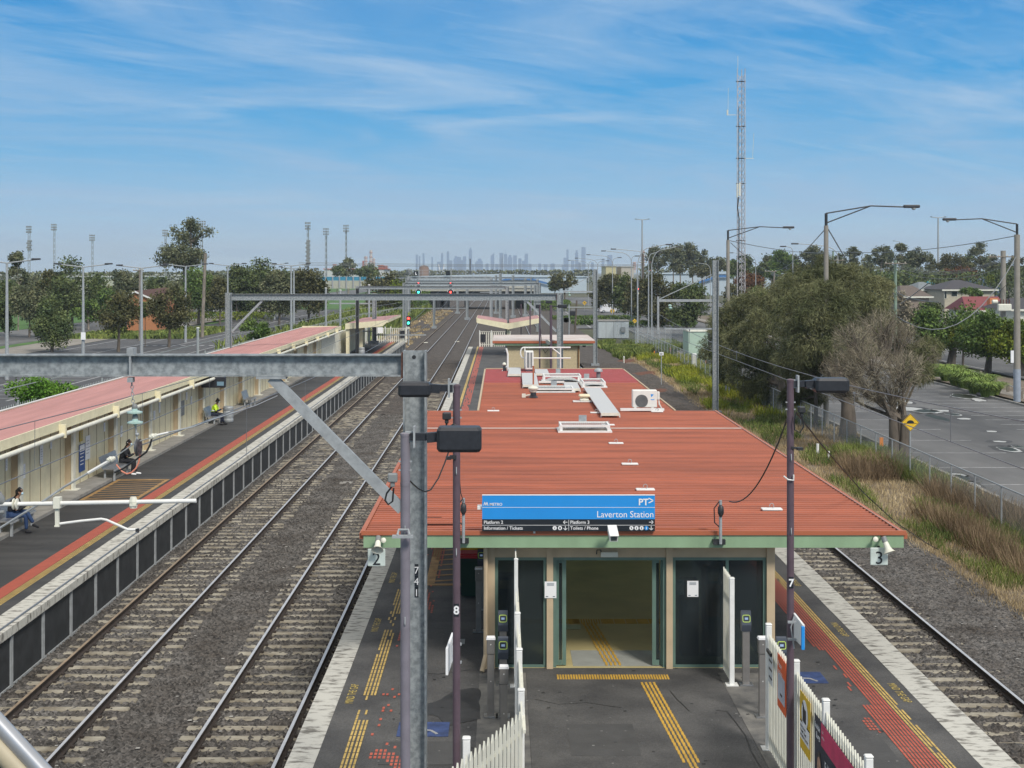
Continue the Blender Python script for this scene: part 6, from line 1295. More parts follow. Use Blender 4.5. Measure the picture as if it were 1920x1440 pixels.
def person(x, y, lab, hair, top, bottom, shoes, skinm, cross=False, longhair=False, sleeves=None, stripe=None, lean=.12, hairpin=False):
    t = E('person', lab, 'person', (0, 0, 0)); 
    ch = lean; nx = ch + .06; hx = nx + .07
    head = [(nx, 0, 1.03, .055), (nx + .03, 0, 1.09, .05), (hx, 0, 1.17, (.085)), (hx + .01, 0, 1.24, .078), (hx, 0, 1.285, .045)]
    torso = [(0, 0, .55, .13), (.03, 0, .70, .125), (ch * .7, 0, .86, .14), (ch, 0, .96, .10), (nx, 0, 1.03, .055)]
    arms, sl = [], []
    hands = []
    for s_ in (-1, 1):
        A = [(ch, 0, .96, .10), (ch, s_ * .16, .955, .06), (ch + .06, s_ * .21, .80, .047), (ch + .10, s_ * .22, .70, .042), (ch + .22, s_ * .15, .74, .036), (ch + .33, s_ * .07, .80, .027), (ch + .36, s_ * .055, .815, .026)]
        arms.append(A[:]); hands += fingers(ch + .36, s_ * .055, .815, s_, (.75, 0, .45))
        sl.append([(a, b, c, r_ + (.018 if r_ > .03 else .016)) for a, b, c, r_ in A[:-1]])
    legs = []
    if not cross:
        for s_ in (-1, 1): legs.append([(0, 0, .55, .13), (.04, s_ * .10, .53, .095), (.25, s_ * .11, .53, .08), (.44, s_ * .12, .52, .062), (.43, s_ * .12, .3, .055), (.40 + .12 * (s_ > 0), s_ * .12, .10, .038)])
    else:
        legs.append([(0, 0, .55, .13), (.04, -.10, .53, .095), (.25, -.08, .53, .08), (.44, -.06, .52, .062), (.46, -.06, .3, .055), (.46, -.06, .10, .038)])
        legs.append([(0, 0, .55, .13), (.04, .10, .54, .095), (.25, .05, .60, .08), (.46, -.03, .63, .06), (.56, -.04, .45, .055), (.66, -.04, .29, .038)])
    thin = lambda L_, k=.76: [(a, b, c, r_ * k if r_ > .045 else r_) for a, b, c, r_ in L_]
    body = skin('body', [thin(torso[:-1]) + [torso[-1]], head] + [thin(A_) for A_ in arms] + hands + [thin(L_) for L_ in legs], skinm, t)
    skin('trousers', [[(a, b, c, r_ + .012) for a, b, c, r_ in L_] for L_ in legs], bottom, t)
    tp = skin('jacket', [[(a, b, c, r_ + .022) for a, b, c, r_ in torso[:-1]] + [(nx, 0, 1.01, .062)]] + [[(ch, 0, .96, .122)] + A_[1:4] for A_ in sl], top, t)
    skin('sleeves', [A_[3:] for A_ in sl], sleeves or top, t)
    for L_ in legs:
        a, b, c, r_ = L_[-1]; d = (1, -.35) if (cross and L_ is legs[1]) else (1, 0); zz = c - .06
        skin('shoe', [[(a - .05, b, zz + .01, .042), (a + .03, b, zz + .0, .045), (a + .12, b, zz - .005 + d[1] * .12, .038), (a + .17, b, zz - .01 + d[1] * .17, .026)]], shoes, t)
    # face: nose, eyes, ears, mask
    mb = MB(); mb.lathe((hx + .085, 0, 1.185), [(.016, -.02), (.012, .0), (.003, .012)], 6, (1, 0, -.5))
    for s_ in (-1, 1): mb.lathe((hx, s_ * .083, 1.19), [(.012, -.01), (.022, 0), (.018, .01)], 8, (0, s_, 0))
    mb.build('nose_and_ears', skinm, t, smooth=True)
    mb = MB()
    for s_ in (-1, 1): mb.lathe((hx + .072, s_ * .03, 1.212), [(.011, 0), (.008, .006)], 8, (1, s_ * .2, 0))
    mb.build('eyes', m_signblack, t)
    skin('face_mask', [[(hx + .058, -.035, 1.15, .045), (hx + .072, 0, 1.15, .047), (hx + .058, .035, 1.15, .045)]], m_mask, t)
    hc = [[(hx - .03, 0, 1.22, .088), (hx + .015, 0, 1.265, .078), (hx + .05, 0, 1.262, .05)], [(hx - .03, 0, 1.22, .088), (hx - .055, 0, 1.16, .07), (hx - .07, 0, 1.10 if longhair else 1.13, .05)]]
    if longhair: hc.append([(hx - .07, 0, 1.10, .05), (hx - .13, 0, 1.04, .05), (hx - .18, 0, .95, .045)]); hc.append([(hx - .055, 0, 1.16, .07), (hx - .11, 0, 1.24, .035)]) 
    skin('hair', hc, hair, t)
    if stripe:
        mb = MB(); mb.lathe((.06, 0, .72), [(.162, -.02), (.164, .03)], 18); mb.build('reflective_band', stripe, t, smooth=True)
    if hairpin: mb = MB(); mb.lathe((hx - .05, -.08, 1.21), [(.015, 0), (.012, .015)], 8, (0, -1, 0)); mb.build('hair_tie', m_signwhite, t)
    t.location = (x, y, 0); ORI[t.name] = Vector((x, y, 0))
    return t, (x + lean + .44, y, .86)
def phone(p, lab):
    t = E('mobile_phone', lab, 'phone', p); mb = MB(); mb.obox(p, (.035, 0, .065), (0, .036, 0), (.004, 0, -.002)); mb.build('case', m_black, t)
m_hair = M('black_hair', (.012, .01, .01), .45)
m_jeans = M('dark_blue_jeans', (.018, .045, .12), .85); m_blackcl = M('black_clothing', (.010, .011, .015), .85); m_navy = M('navy_clothing', (.012, .016, .035), .85); m_hi = M('high_visibility_yellow', (.55, .80, .03), .6)
_, h1 = person(-14.28, 41.95, 'person with tied black hair, black jacket, blue jeans and face mask sitting cross-legged', m_hair, m_blackcl, m_jeans, m_blackcl, m_skin2, cross=True, longhair=True, lean=.12)
_, h2 = person(-14.22, 54.0, 'person in black with white shoes and face mask sitting and looking at a phone', m_hair, m_blackcl, m_blackcl, m_signwhite, m_skin, longhair=True, lean=.14, hairpin=True)
_, h3 = person(-14.32, 71.6, 'person in a yellow high visibility top and dark trousers sitting with a phone', m_hair, m_hi, m_navy, m_blackcl, m_skin, sleeves=m_navy, stripe=m_signwhite, lean=.10)
phone(h2, 'small dark phone held by the person in black'); phone(h3, 'small dark phone held by the person in the yellow top')
# ================================================================ VEGETATION
def leaves(P_, size, aspect=.55, droop=None, nrm=None, rnd=.4):
    """one quad per point"""
    n = len(P_); P_ = np.asarray(P_)
    if droop is None:
        a = rng.normal(size=(n, 3)); a /= np.linalg.norm(a, axis=1, keepdims=True)
    else:
        a = np.asarray(droop) + rng.normal(size=(n, 3)) * rnd; a /= np.linalg.norm(a, axis=1, keepdims=True)
    b = np.cross(a, rng.normal(size=(n, 3))); b /= np.linalg.norm(b, axis=1, keepdims=True)
    s_ = size * rng.uniform(.6, 1.35, (n, 1)); a = a * s_ * .5; b = b * s_ * .5 * aspect
    V = np.stack([P_ - a, P_ + b * .9 - a * .1, P_ + a, P_ - b * .9 - a * .1], 1).reshape(-1, 3)
    return V, np.arange(4 * n).reshape(-1, 4)
def blobpts(blobs, n, flat=.8, inner=.35):
    B = np.array(blobs); w_ = B[:, 3] ** 2; k = rng.choice(len(B), n, p=w_ / w_.sum())
    d = rng.normal(size=(n, 3)); d /= np.linalg.norm(d, axis=1, keepdims=True)
    r_ = B[k, 3:4] * (1 - (1 - inner) * rng.random((n, 1)) ** 2.2)
    j = 1 + .22 * np.sin(d[:, :1] * 7 + k[:, None]) * np.cos(d[:, 1:2] * 6 + d[:, 2:] * 5)
    return B[k, :3] + d * r_ * j * np.array([1, 1, flat]), d
LM = {
 'dark': leafmat('dark_olive_leaves', (.050, .076, .028), (.125, .150, .052)),
 'green': leafmat('mid_green_leaves', (.055, .100, .024), (.14, .20, .048)),
 'bright': leafmat('bright_green_leaves', (.075, .17, .02), (.15, .28, .035)),
 'brown': leafmat('brownish_green_leaves', (.055, .062, .026), (.130, .122, .052)),
 'gum': leafmat('grey_green_gum_leaves', (.062, .080, .042), (.175, .178, .095)),
 'rust': leafmat('rusty_leaves', (.07, .035, .015), (.17, .07, .025)),
 'sheoak': leafmat('sheoak_needles', (.085, .098, .042), (.215, .215, .105), .4, .35),
 'grey': leafmat('bare_grey_twigs', (.19, .165, .115), (.33, .29, .21), .35, .5),
 'young': leafmat('young_tree_leaves', (.060, .092, .038), (.135, .165, .06)),
 'yellowgreen': leafmat('yellow_green_leaves', (.06, .10, .012), (.16, .18, .02)),
}
def tree(px, Y, gz, top, bot, wpx, kind, mat, lab, trunk=None, n=None, name=None, nb=None, group=None, leaf=4.2, bark=None, cat='tree', dens=1.0):
    sc = F / Y; X = (px - VX) / sc; zt = CH - (top - VY) / sc; zb = max(gz + .1, CH - (bot - VY) / sc); w_ = wpx / sc / 2 * 1.2; h = zt - zb; zc = (zt + zb) / 2
    t = E(name or 'tree', lab, cat, (X, Y, gz), group); blobs = []
    if kind == 'cone':
        for i in range(26):
            u = random.random(); a = random.uniform(0, 6.28); rr = w_ * (1 - .8 * u) * (.5 + .4 * random.random()); blobs.append((X + rr * math.cos(a) * .8, Y + rr * math.sin(a) * .8, zb + h * (.12 + .80 * u), w_ * (.5 - .28 * u)))
    elif kind == 'gum':
        k = nb or 15
        for i in range(k):
            u = .12 + .8 * random.random(); a = random.uniform(0, 6.28); rr = w_ * random.uniform(.15, .8) * (1 if u < .75 else .6) * (.55 + .45 * u); blobs.append((X + rr * math.cos(a), Y + rr * math.sin(a), zb + h * u, min(w_, h / 2) * random.uniform(.2, .38)))
        blobs.append((X, Y, zt - w_ * .24, w_ * .26)); blobs.append((X - w_ * .4, Y, zt - w_ * .5, w_ * .24))
    elif kind == 'wide':
        for i in range(nb or 22):
            a = random.uniform(0, 6.28); rr = w_ * math.sqrt(random.random()) * .78; u = random.random(); cap = math.sqrt(max(0, 1 - (rr / w_) ** 2)); blobs.append((X + rr * math.cos(a), Y + rr * math.sin(a), zb + h * (.18 + u * .68 * cap), min(w_, h) * random.uniform(.2, .34)))
    else:
        for i in range(nb or 18):
            d = Vector((random.gauss(0, 1), random.gauss(0, 1), random.gauss(0, 1))).normalized() * random.uniform(.45, .75); blobs.append((X + d.x * w_, Y + d.y * w_, zc + d.z * h * .5, min(w_, h / 2) * random.uniform(.34, .5)))
    area = wpx * abs(bot - top); n = n or int(min(16000, max(500, area * .85 * dens * (4.2 / leaf) ** 2)))
    P_, d = blobpts(blobs, n, inner=.2); P_ = P_ + rng.normal(size=P_.shape) * (w_ * (.07 if kind == 'gum' else .05)); P_[:, 2] = np.maximum(P_[:, 2], gz + .05)
    V, Fa = leaves(P_, leaf / sc * 1.15, .62, rnd=.9, droop=[0, 0, -.35] if kind == 'gum' else None)
    npmesh('crown', V, Fa, LM[mat], t)
    mb = MB(); r0 = max(.09, w_ * .06) * (1.0 if trunk is None else trunk); zf = zb + h * .35
    mb.tube([(X, Y, gz), (X + r0 * .5, Y, gz + (zf - gz) * .5), (X, Y, zf)], [r0 * 1.2, r0 * .9, r0 * .65], 7)
    for b in blobs[:10 if kind == 'gum' else 6]: mb.tube([(X, Y, zf - .1 * h), ((X + b[0]) / 2, (Y + b[1]) / 2, (zf + b[2]) / 2 - .03 * h), b[:3]], [r0 * .5, r0 * .32, r0 * .12], 5)
    mb.build('trunk', bark or (m_bark2 if kind == 'gum' else m_bark), t, smooth=True); return t
GZL, GZR = -1.0, -1.5
# --- left side
tree(97, 155, GZL, 541, 645, 80, 'cone', 'young', 'conical dark green young tree right of the leftmost lamp post', leaf=4)
tree(222, 155, GZL, 540, 632, 76, 'round', 'brown', 'brownish round young tree left of the brick house', dens=.9)
tree(317, 165, GZL, 530, 625, 72, 'round', 'brown', 'dark brownish young tree right of the brick house', dens=.95)
tree(77, 80, GZL, 692, 790, 116, 'wide', 'bright', 'small bright green tree behind the shelter roof at the left', leaf=5.5)
tree(478, 150, GZL, 598, 645, 60, 'round', 'green', 'rounded green shrub tree beside the second portal mast')
tree(34, 210, GZL, 470, 560, 46, 'gum', 'gum', 'tall airy gum tree at the left edge', trunk=.7)
tree(15, 195, GZL, 520, 645, 64, 'round', 'dark', 'dark bushy tree cut by the left edge')
tree(55, 190, GZL, 510, 625, 56, 'round', 'gum', 'grey green tree between the leftmost lamp post and the conical tree')
tree(88, 230, GZL, 498, 575, 48, 'round', 'brown', 'olive brown tree behind the conical young tree')
tree(135, 230, GZL, 478, 600, 105, 'wide', 'dark', 'large dense dark tree behind the second lamp post', trunk=.6)
tree(165, 215, GZL, 560, 605, 50, 'round', 'green', 'low green tree under the large dense dark tree')
tree(345, 258, GZL, 455, 505, 118, 'wide', 'gum', 'broad lower crown of the tall gum tree', n=4600, nb=20)
tree(358, 262, GZL, 414, 470, 92, 'gum', 'gum', 'high flat topped crown of the tall gum tree', n=2300, nb=14)
tree(240, 262, GZL, 497, 560, 56, 'round', 'gum', 'grey green tree behind the brick house roof')
tree(295, 280, GZL, 515, 560, 50, 'round', 'dark', 'dark low tree right behind the brick house')
tree(272, 165, GZL, 560, 600, 22, 'round', 'green', 'small green shrub in front of the brick house', trunk=.5)
tree(372, 240, GZL, 500, 590, 74, 'round', 'green', 'green tree beneath the tall gum tree')
tree(412, 236, GZL, 512, 592, 46, 'round', 'brown', 'brownish tree left of the second portal mast')
tree(443, 262, GZL, 488, 600, 56, 'round', 'dark', 'dark tree just right of the second portal mast')
tree(490, 268, GZL, 472, 590, 124, 'wide', 'dark', 'wide dark domed tree with a smooth top right of the gum')
tree(523, 215, GZL, 500, 600, 62, 'round', 'gum', 'mottled tree between the wide dark tree and the car park lamps')
tree(578, 215, GZL, 485, 600, 62, 'round', 'brown', 'tall pointed brown green tree behind the pair of lamp posts')
tree(598, 225, GZL, 520, 588, 34, 'round', 'dark', 'slim dark tree left of the teal noise wall')
tree(653, 520, GZL, 486, 520, 46, 'gum', 'gum', 'small distant gum tree with an open crown above the noise wall', n=1200)
tree(690, 500, GZL, 494, 522, 50, 'wide', 'dark', 'distant dark tree right of the open gum above the noise wall', n=1300)
tree(632, 500, GZL, 497, 520, 26, 'round', 'dark', 'small distant dark tree left of the open gum', n=600)
tree(725, 300, -1.2, 506, 585, 90, 'wide', 'brown', 'wide olive and rust tree behind the third portal beam')
tree(752, 290, -1.2, 514, 580, 46, 'round', 'yellowgreen', 'yellowish green tree left of the signal gantry', dens=.7)
tree(775, 330, -1.2, 545, 590, 40, 'round', 'green', 'green bush beneath the left signal pair')
tree(1058, 360, GZR, 510, 545, 50, 'round', 'brown', 'rounded brown tree behind the mast arm right of the tracks', dens=1.1)
tree(1040, 380, GZR, 520, 548, 26, 'round', 'dark', 'small dark tree beside the rounded brown tree')
for a in [(70, 300, 512, 600, 90, 'wide', 'gum', 'wide grey green tree behind the row at the far left'), (185, 280, 520, 590, 60, 'round', 'green', 'green tree between the dense dark tree and the brownish young tree'), (205, 300, 528, 585, 46, 'round', 'brown', 'low brown tree left of the brick house'), (330, 250, 520, 585, 60, 'round', 'gum', 'olive tree right behind the second young tree'), (395, 280, 505, 590, 60, 'round', 'gum', 'grey tree behind the leaning timber pole'), (455, 300, 500, 590, 60, 'round', 'green', 'green tree behind the left edge of the wide dark tree'), (545, 260, 505, 595, 50, 'round', 'gum', 'olive tree behind the pair of lamp posts')]:
    tree(a[0], a[1], GZL, *a[2:7], a[7])
tree(1715, 190, GZR, 566, 640, 60, 'round', 'gum', 'grey green garden tree right of the pale green pole'); tree(1745, 200, GZR, 560, 600, 40, 'round', 'dark', 'dark shrub below the pale grey roofed house'); tree(1690, 185, GZR, 545, 640, 50, 'gum', 'grey', 'leafless tree directly right of the pale green pole', n=3000)
# --- right side car park row
for a in [(1128, 320, 508, 590, 36, 'brown', 'olive car park tree just right of the lattice mast arm'), (1150, 300, 504, 585, 50, 'brown', 'olive car park tree behind the white van'), (1172, 275, 508, 592, 44, 'dark', 'dark car park tree over the front of the white van'), (1198, 262, 514, 600, 50, 'brown', 'olive car park tree left of the curved lamp post'),
          (1236, 234, 508, 612, 66, 'brown', 'large olive car park tree behind the pair of curved lamp posts'), (1287, 206, 522, 612, 70, 'dark', 'large dark car park tree standing in front of the long warehouse'), (1368, 230, 560, 640, 40, 'gum', 'small grey tree left of the tall steel mast')]:
    tree(a[0], a[1], GZR, a[2], a[3], a[4], 'round', a[5], a[6], trunk=.8, dens=1.2)
gl = 'tall gums along the horizon'
for i, (px, Y, top, bot, w_, k, m_, lab) in enumerate([(1232, 470, 462, 505, 42, 'gum', 'gum', 'leftmost tall gum behind the curved lamps'), (1262, 460, 458, 508, 50, 'gum', 'gum', 'tall spreading gum right of the curved lamps'), (1298, 465, 458, 508, 54, 'gum', 'gum', 'tall gum with pale trunks above the long warehouse'), (1320, 450, 470, 512, 30, 'gum', 'gum', 'smaller gum right of the tall pale trunked gum'),
     (1347, 470, 474, 515, 40, 'wide', 'gum', 'rounded gum just left of the concrete lamp pole'), (1316, 440, 500, 520, 70, 'wide', 'brown', 'low spreading brown tree above the warehouse roof'), (1392, 430, 472, 520, 44, 'wide', 'dark', 'dark gum directly behind the lattice mast'), (1432, 420, 484, 525, 36, 'wide', 'dark', 'dark rounded tree right of the lattice mast'),
     (1462, 400, 462, 530, 56, 'wide', 'green', 'tall green gum beside the slim curved street lamp'), (1402, 330, 505, 560, 54, 'round', 'rust', 'rusty orange tree at the foot of the lattice mast'), (1424, 250, 536, 585, 60, 'round', 'green', 'fresh green tree right of the foot of the lattice mast'), (1376, 300, 530, 575, 36, 'round', 'brown', 'brown bush left of the lattice mast foot'),
     (1527, 380, 460, 515, 60, 'gum', 'gum', 'drooping gum directly behind the tallest lamp pole'), (1500, 360, 490, 530, 40, 'round', 'brown', 'dull brown tree behind the large she-oak left top'), (1600, 400, 462, 500, 34, 'gum', 'gum', 'slender open gum right of the tallest lamp pole'), (1652, 400, 462, 505, 44, 'gum', 'gum', 'open gum left of the green wooden pole'),
     (1692, 390, 456, 505, 34, 'gum', 'gum', 'thin sparse gum right of the green wooden pole'), (1722, 390, 462, 508, 40, 'gum', 'gum', 'sparse twin stemmed gum left of the tall road lamp'), (1745, 395, 475, 510, 30, 'gum', 'gum', 'sparse gum just left of the tall road lamp'), (1790, 370, 471, 515, 62, 'wide', 'brown', 'dense brown topped tree right of the tall road lamp'),
     (1838, 380, 455, 505, 40, 'gum', 'gum', 'open grey gum left of the transformer pole'), (1800, 340, 496, 530, 66, 'wide', 'rust', 'low rusty red tree above the dark hipped roof'), (1890, 360, 498, 540, 80, 'wide', 'dark', 'dark trees behind the transformer pole at the right edge'), (1700, 350, 500, 540, 60, 'wide', 'dark', 'dark bushy tree behind the grey roofs'),
     (1650, 330, 505, 545, 50, 'round', 'green', 'green tree behind the top of the she-oak'), (1750, 350, 505, 530, 60, 'wide', 'gum', 'grey green tree above the pale grey roof'), (1857, 320, 512, 535, 14, 'round', 'yellowgreen', 'tiny yellow green tree above the red tiled roof'), (1818, 220, 538, 560, 46, 'round', 'green', 'green garden tree in front of the dark hipped roof')]):
    tree(px, Y, GZR, top, bot, w_, k, m_, lab, group=gl if k == 'gum' else None, n=int(w_ * abs(bot - top) * (1.1 if k == 'gum' else 1.5)), leaf=3.4, trunk=.7)
for i, (px, Y, top, bot, w_, lab) in enumerate([(1783, 140, 560, 668, 128, 'green street tree with a thick trunk right of the bare grey tree'), (1852, 130, 570, 680, 104, 'green street tree left of the right edge lamp pole'), (1912, 126, 584, 690, 110, 'yellowish street tree cut by the right edge'), (1762, 150, 610, 650, 50, 'small green street tree partly behind the grey tree')]):
    tree(px, Y, GZR, top, bot, w_, 'wide', 'green' if i != 2 else 'yellowgreen', lab, trunk=1.6, leaf=5, dens=1.1, n=9000, nb=26)
tree(1805, 137, GZR, 600, 660, 60, 'wide', 'yellowgreen', 'yellow tinged lower crown of the thick trunked street tree', n=1500, leaf=5)
for px, Y, top, bot, w_, m_, lab in [(1222, 480, 474, 512, 30, 'gum', 'small gum at the left end of the tall gum group'), (1275, 500, 470, 515, 40, 'brown', 'dull gum behind the tall spreading gum'), (1375, 480, 486, 525, 30, 'green', 'gum between the concrete lamp pole and the lattice mast'), (1446, 440, 480, 530, 40, 'gum', 'gum left of the tall green gum'), (1490, 430, 478, 530, 40, 'gum', 'gum behind the slim curved street lamp'), (1512, 430, 468, 520, 34, 'gum', 'gum right of the slim curved street lamp'), (1575, 450, 474, 515, 34, 'gum', 'gum behind the thin green timber pole'), (1628, 440, 476, 515, 34, 'gum', 'gum between the open gums left of the green pole'), (1668, 440, 468, 515, 30, 'gum', 'gum just behind the green timber pole'), (1706, 430, 470, 515, 30, 'gum', 'gum behind the thin sparse gum'), (1815, 400, 478, 520, 40, 'dark', 'dark gum between the tall road lamp and transformer pole'), (1862, 400, 476, 520, 40, 'gum', 'gum just left of the transformer pole'), (1905, 420, 480, 525, 40, 'brown', 'gum at the far right edge behind the lamp pole')]:
    tree(px, Y, GZR, top, bot, w_, 'gum', m_, lab, leaf=3.4, dens=.8)
# --- she-oaks by the fence
def sheoak(blobpx, Yc, base, lab, n, length, mat='sheoak', wd=.05, drp=(0, 0, -1), spread=.35, trunks=((0, 0),), tr=.28):
    t = E('tree', lab, 'tree', base); bl = []
    for px, py, r_, dy in blobpx: Y = Yc + dy; bl.append((*U(px, py, Y), r_ * Y / F))
    if mat == 'sheoak' and n > 40000:
        b2 = []
        for q in bl:
            b2.append(q)
            for _ in range(5): v = Vector((random.gauss(0, 1), random.gauss(0, 1), random.gauss(.3, 1))).normalized() * q[3] * random.uniform(.7, 1.05); b2.append((q[0] + v.x, q[1] + v.y, q[2] + v.z * .9, q[3] * random.uniform(.28, .5)))
        bx = b2
    else: bx = bl
    P_, d = blobpts(bx, n, .85, .45)
    if mat == 'grey': dr = d * 1.0 + np.array([0, 0, .55])
    else: dr = np.array([0, 0, -.45]) + d * np.array([.6, .6, .75])
    P_[:, 2] = np.maximum(P_[:, 2], -1.1)
    V, Fa = leaves(P_, length, wd / length, droop=dr, rnd=spread); npmesh('crown', V, Fa, LM[mat], t)
    mb = MB(); b = Vector(base)
    for q, (ox, oy) in enumerate(trunks):
        s0 = b + Vector((ox, oy, 0)); fork = s0 + Vector((ox * .3, 0, 2.2)); mb.tube([s0, s0.lerp(fork, .5) + Vector((.05, 0, 0)), fork], [tr * 1.2, tr, tr * .8], 9)
        for k in range(len(bl)):
            if k % len(trunks) != q: continue
            e = Vector(bl[k][:3]); m1 = fork.lerp(e, .5) + Vector((0, 0, -.25)); mb.tube([fork - Vector((0, 0, .3)), m1, e], [tr * .5, tr * .28, .03], 6)
            for _ in range(34 if mat == 'grey' else 2):
                e2 = e + Vector((random.uniform(-1, 1), random.uniform(-1, 1), random.uniform(-.3, 1))) * bl[k][3] * .9; s1 = m1.lerp(e, random.uniform(.1, .9)); md = s1.lerp(e2, .5) + Vector((random.uniform(-.15, .15), 0, random.uniform(0, .25))); mb.tube([s1, md, e2], [tr * .13, .018, .008], 4)
    mb.build('trunk', m_bark, t, smooth=True); return t
sheoak([(1362, 612, 38, 4), (1398, 588, 44, 3), (1440, 572, 46, 2), (1390, 650, 44, 0), (1345, 655, 34, 4), (1440, 640, 54, -2), (1405, 700, 44, -1), (1440, 715, 36, -2), (1362, 700, 26, 2), (1480, 560, 40, 3), (1478, 690, 46, -2), (1510, 735, 32, -2)], 96, (17.9, 92, -1.5), 'broad drooping she-oak right of the tall steel mast', 85000, .36, trunks=((0, 0), (1.2, .5)), wd=.032, spread=.6)
sheoak([(1500, 540, 44, 2), (1550, 528, 44, 3), (1600, 532, 42, 2), (1636, 552, 38, 2), (1490, 590, 50, -1), (1545, 580, 56, -3), (1600, 590, 52, -2), (1645, 602, 36, 1), (1530, 640, 56, -3), (1590, 645, 48, -3), (1500, 680, 46, -2), (1560, 690, 40, -2), (1642, 640, 30, 0)], 84, (19.0, 79, -1.5), 'tall drooping she-oak with the highest crown behind the fence', 95000, .34, trunks=((0, 0),), tr=.42, wd=.030, spread=.6)
sheoak([(1600, 640, 40, 0), (1650, 620, 44, 1), (1690, 640, 40, 1), (1580, 690, 40, -1), (1632, 685, 48, -2), (1690, 695, 44, -2), (1730, 670, 30, 1), (1620, 735, 36, -2), (1670, 740, 34, -2), (1560, 730, 26, 0)], 72, (18.9, 69.5, -1.5), 'bare grey twiggy tree leaning over the fence', 13000, .42, mat='grey', wd=.016, spread=.8, trunks=((0, 0), (.45, 0)), tr=.24)
sheoak([(1718, 668, 28, 0), (1742, 655, 26, 1), (1700, 700, 24, -1), (1725, 700, 26, -1), (1690, 660, 22, 0)], 73, (19.6, 71, -1.5), 'thin olive sapling right of the bare grey tree', 9000, .45, wd=.024, tr=.12)
sheoak([(1500, 735, 22, 0), (1480, 745, 20, 0), (1530, 745, 18, 0)], 84, (18.1, 83, -1.5), 'low drooping she-oak branches above the chain link fence', 5000, .5, wd=.03, tr=.12)
# --- weeds and grass verge (uncountable)
def field(name, n, region, hgt, wd, mat, lab=None, lean=.35, z0=-1.5, yb=1.0, clump=0, keep=None):
    x0, x1, y0, y1 = region; m_ = n * 2
    Y = y0 * (y1 / y0) ** rng.random(m_); X = rng.uniform(x0, x1, m_)
    if clump: 
        v = np.array([mn.noise(Vector((x * .55, y * .16, clump))) for x, y in zip(X, Y)]); k = v > (keep if keep is not None else 0); X, Y = X[k], Y[k]
    X, Y = X[:n], Y[:n]; n = len(X); h = hgt * rng.uniform(.5, 1.3, n); w_ = wd * np.maximum(1, Y / 45)
    a = rng.uniform(0, 6.28, n); dx, dy = np.cos(a) * w_, np.sin(a) * w_; lx, ly = rng.normal(0, lean, n) * h, rng.normal(0, lean, n) * h; Z0 = np.full(n, z0)
    V = np.stack([np.stack([X - dx, Y - dy, Z0], 1), np.stack([X + dx, Y + dy, Z0], 1), np.stack([X + dx * .4 + lx, Y + dy * .4 + ly, Z0 + h], 1), np.stack([X - dx * .4 + lx, Y - dy * .4 + ly, Z0 + h], 1)], 1).reshape(-1, 3)
    return npmesh(name, V, np.arange(4 * n).reshape(-1, 4), mat, kind='stuff', label=lab, category='grass') if False else props(npmesh(name, V, np.arange(4 * n).reshape(-1, 4), mat), lab, 'grass', None, 'stuff')
m_dry = leafmat('dry_grass_blade', (.30, .225, .12), (.50, .40, .24), .35, .4); m_weed = leafmat('green_weed_blade', (.085, .125, .028), (.20, .23, .06), .4, .4); m_scrub = leafmat('brown_scrub_blade', (.15, .105, .062), (.26, .19, .115), .35, .4); m_mustard = leafmat('mustard_flower_blade', (.16, .20, .02), (.30, .30, .03), .3, .4)
field('dry_grass', 75000, (13.4, 18.3, 30, 150), .30, .010, m_dry, 'dry straw coloured grass over the verge beside the right track', clump=2.1, keep=-.3)
field('dry_grass', 9000, (12.9, 14.4, 38, 150), .22, .010, m_dry, 'short dry grass tufts along the gravel edge', clump=5.1, keep=.0)
field('green_weeds', 36000, (14.0, 18.6, 34, 150), .42, .013, m_weed, 'green weeds growing between the dry grass and the fence', clump=8.3, keep=.02)
field('mustard_weeds', 16000, (13.5, 19.5, 88, 150), .65, .014, m_mustard, 'yellow green flowering weeds near the wire enclosure', clump=3.3, keep=.05)
field('brown_scrub', 17000, (15.0, 18.6, 36, 66), .85, .008, m_scrub, 'brown twiggy scrub in front of the chain link fence', clump=6.6, keep=.02)
field('green_weeds', 14000, (16.2, 18.2, 55, 70), .7, .012, m_weed, 'patch of green weeds in front of the leaning grey tree', clump=1.6, keep=.0)
field('green_weeds', 20000, (11.5, 22, 150, 182), .6, .02, m_weed, 'tall green weeds around the far equipment sheds', clump=4.4, keep=-.1)
field('dry_grass', 3500, (-16, -11, 160, 330), .35, .02, m_dry, 'dry grass bank between the curved track and the main tracks', clump=4.9, keep=.0, z0=-1.4)
field('green_weeds', 9000, (-30, -16, 150, 330), 1.6, .04, m_weed, 'bushy green bank left of the curved track', clump=1.9, keep=-.2, z0=-1.4)
field('dry_grass', 9000, (17.5, 19.8, 34, 160), .22, .010, m_dry, 'sparse dry grass under the fence', clump=7.7, keep=-.05)
field('lawn_grass', 6000, (-56, -40, 185, 215), .5, .05, m_weed, 'low green groundcover bed in the left car park', z0=-1.0)
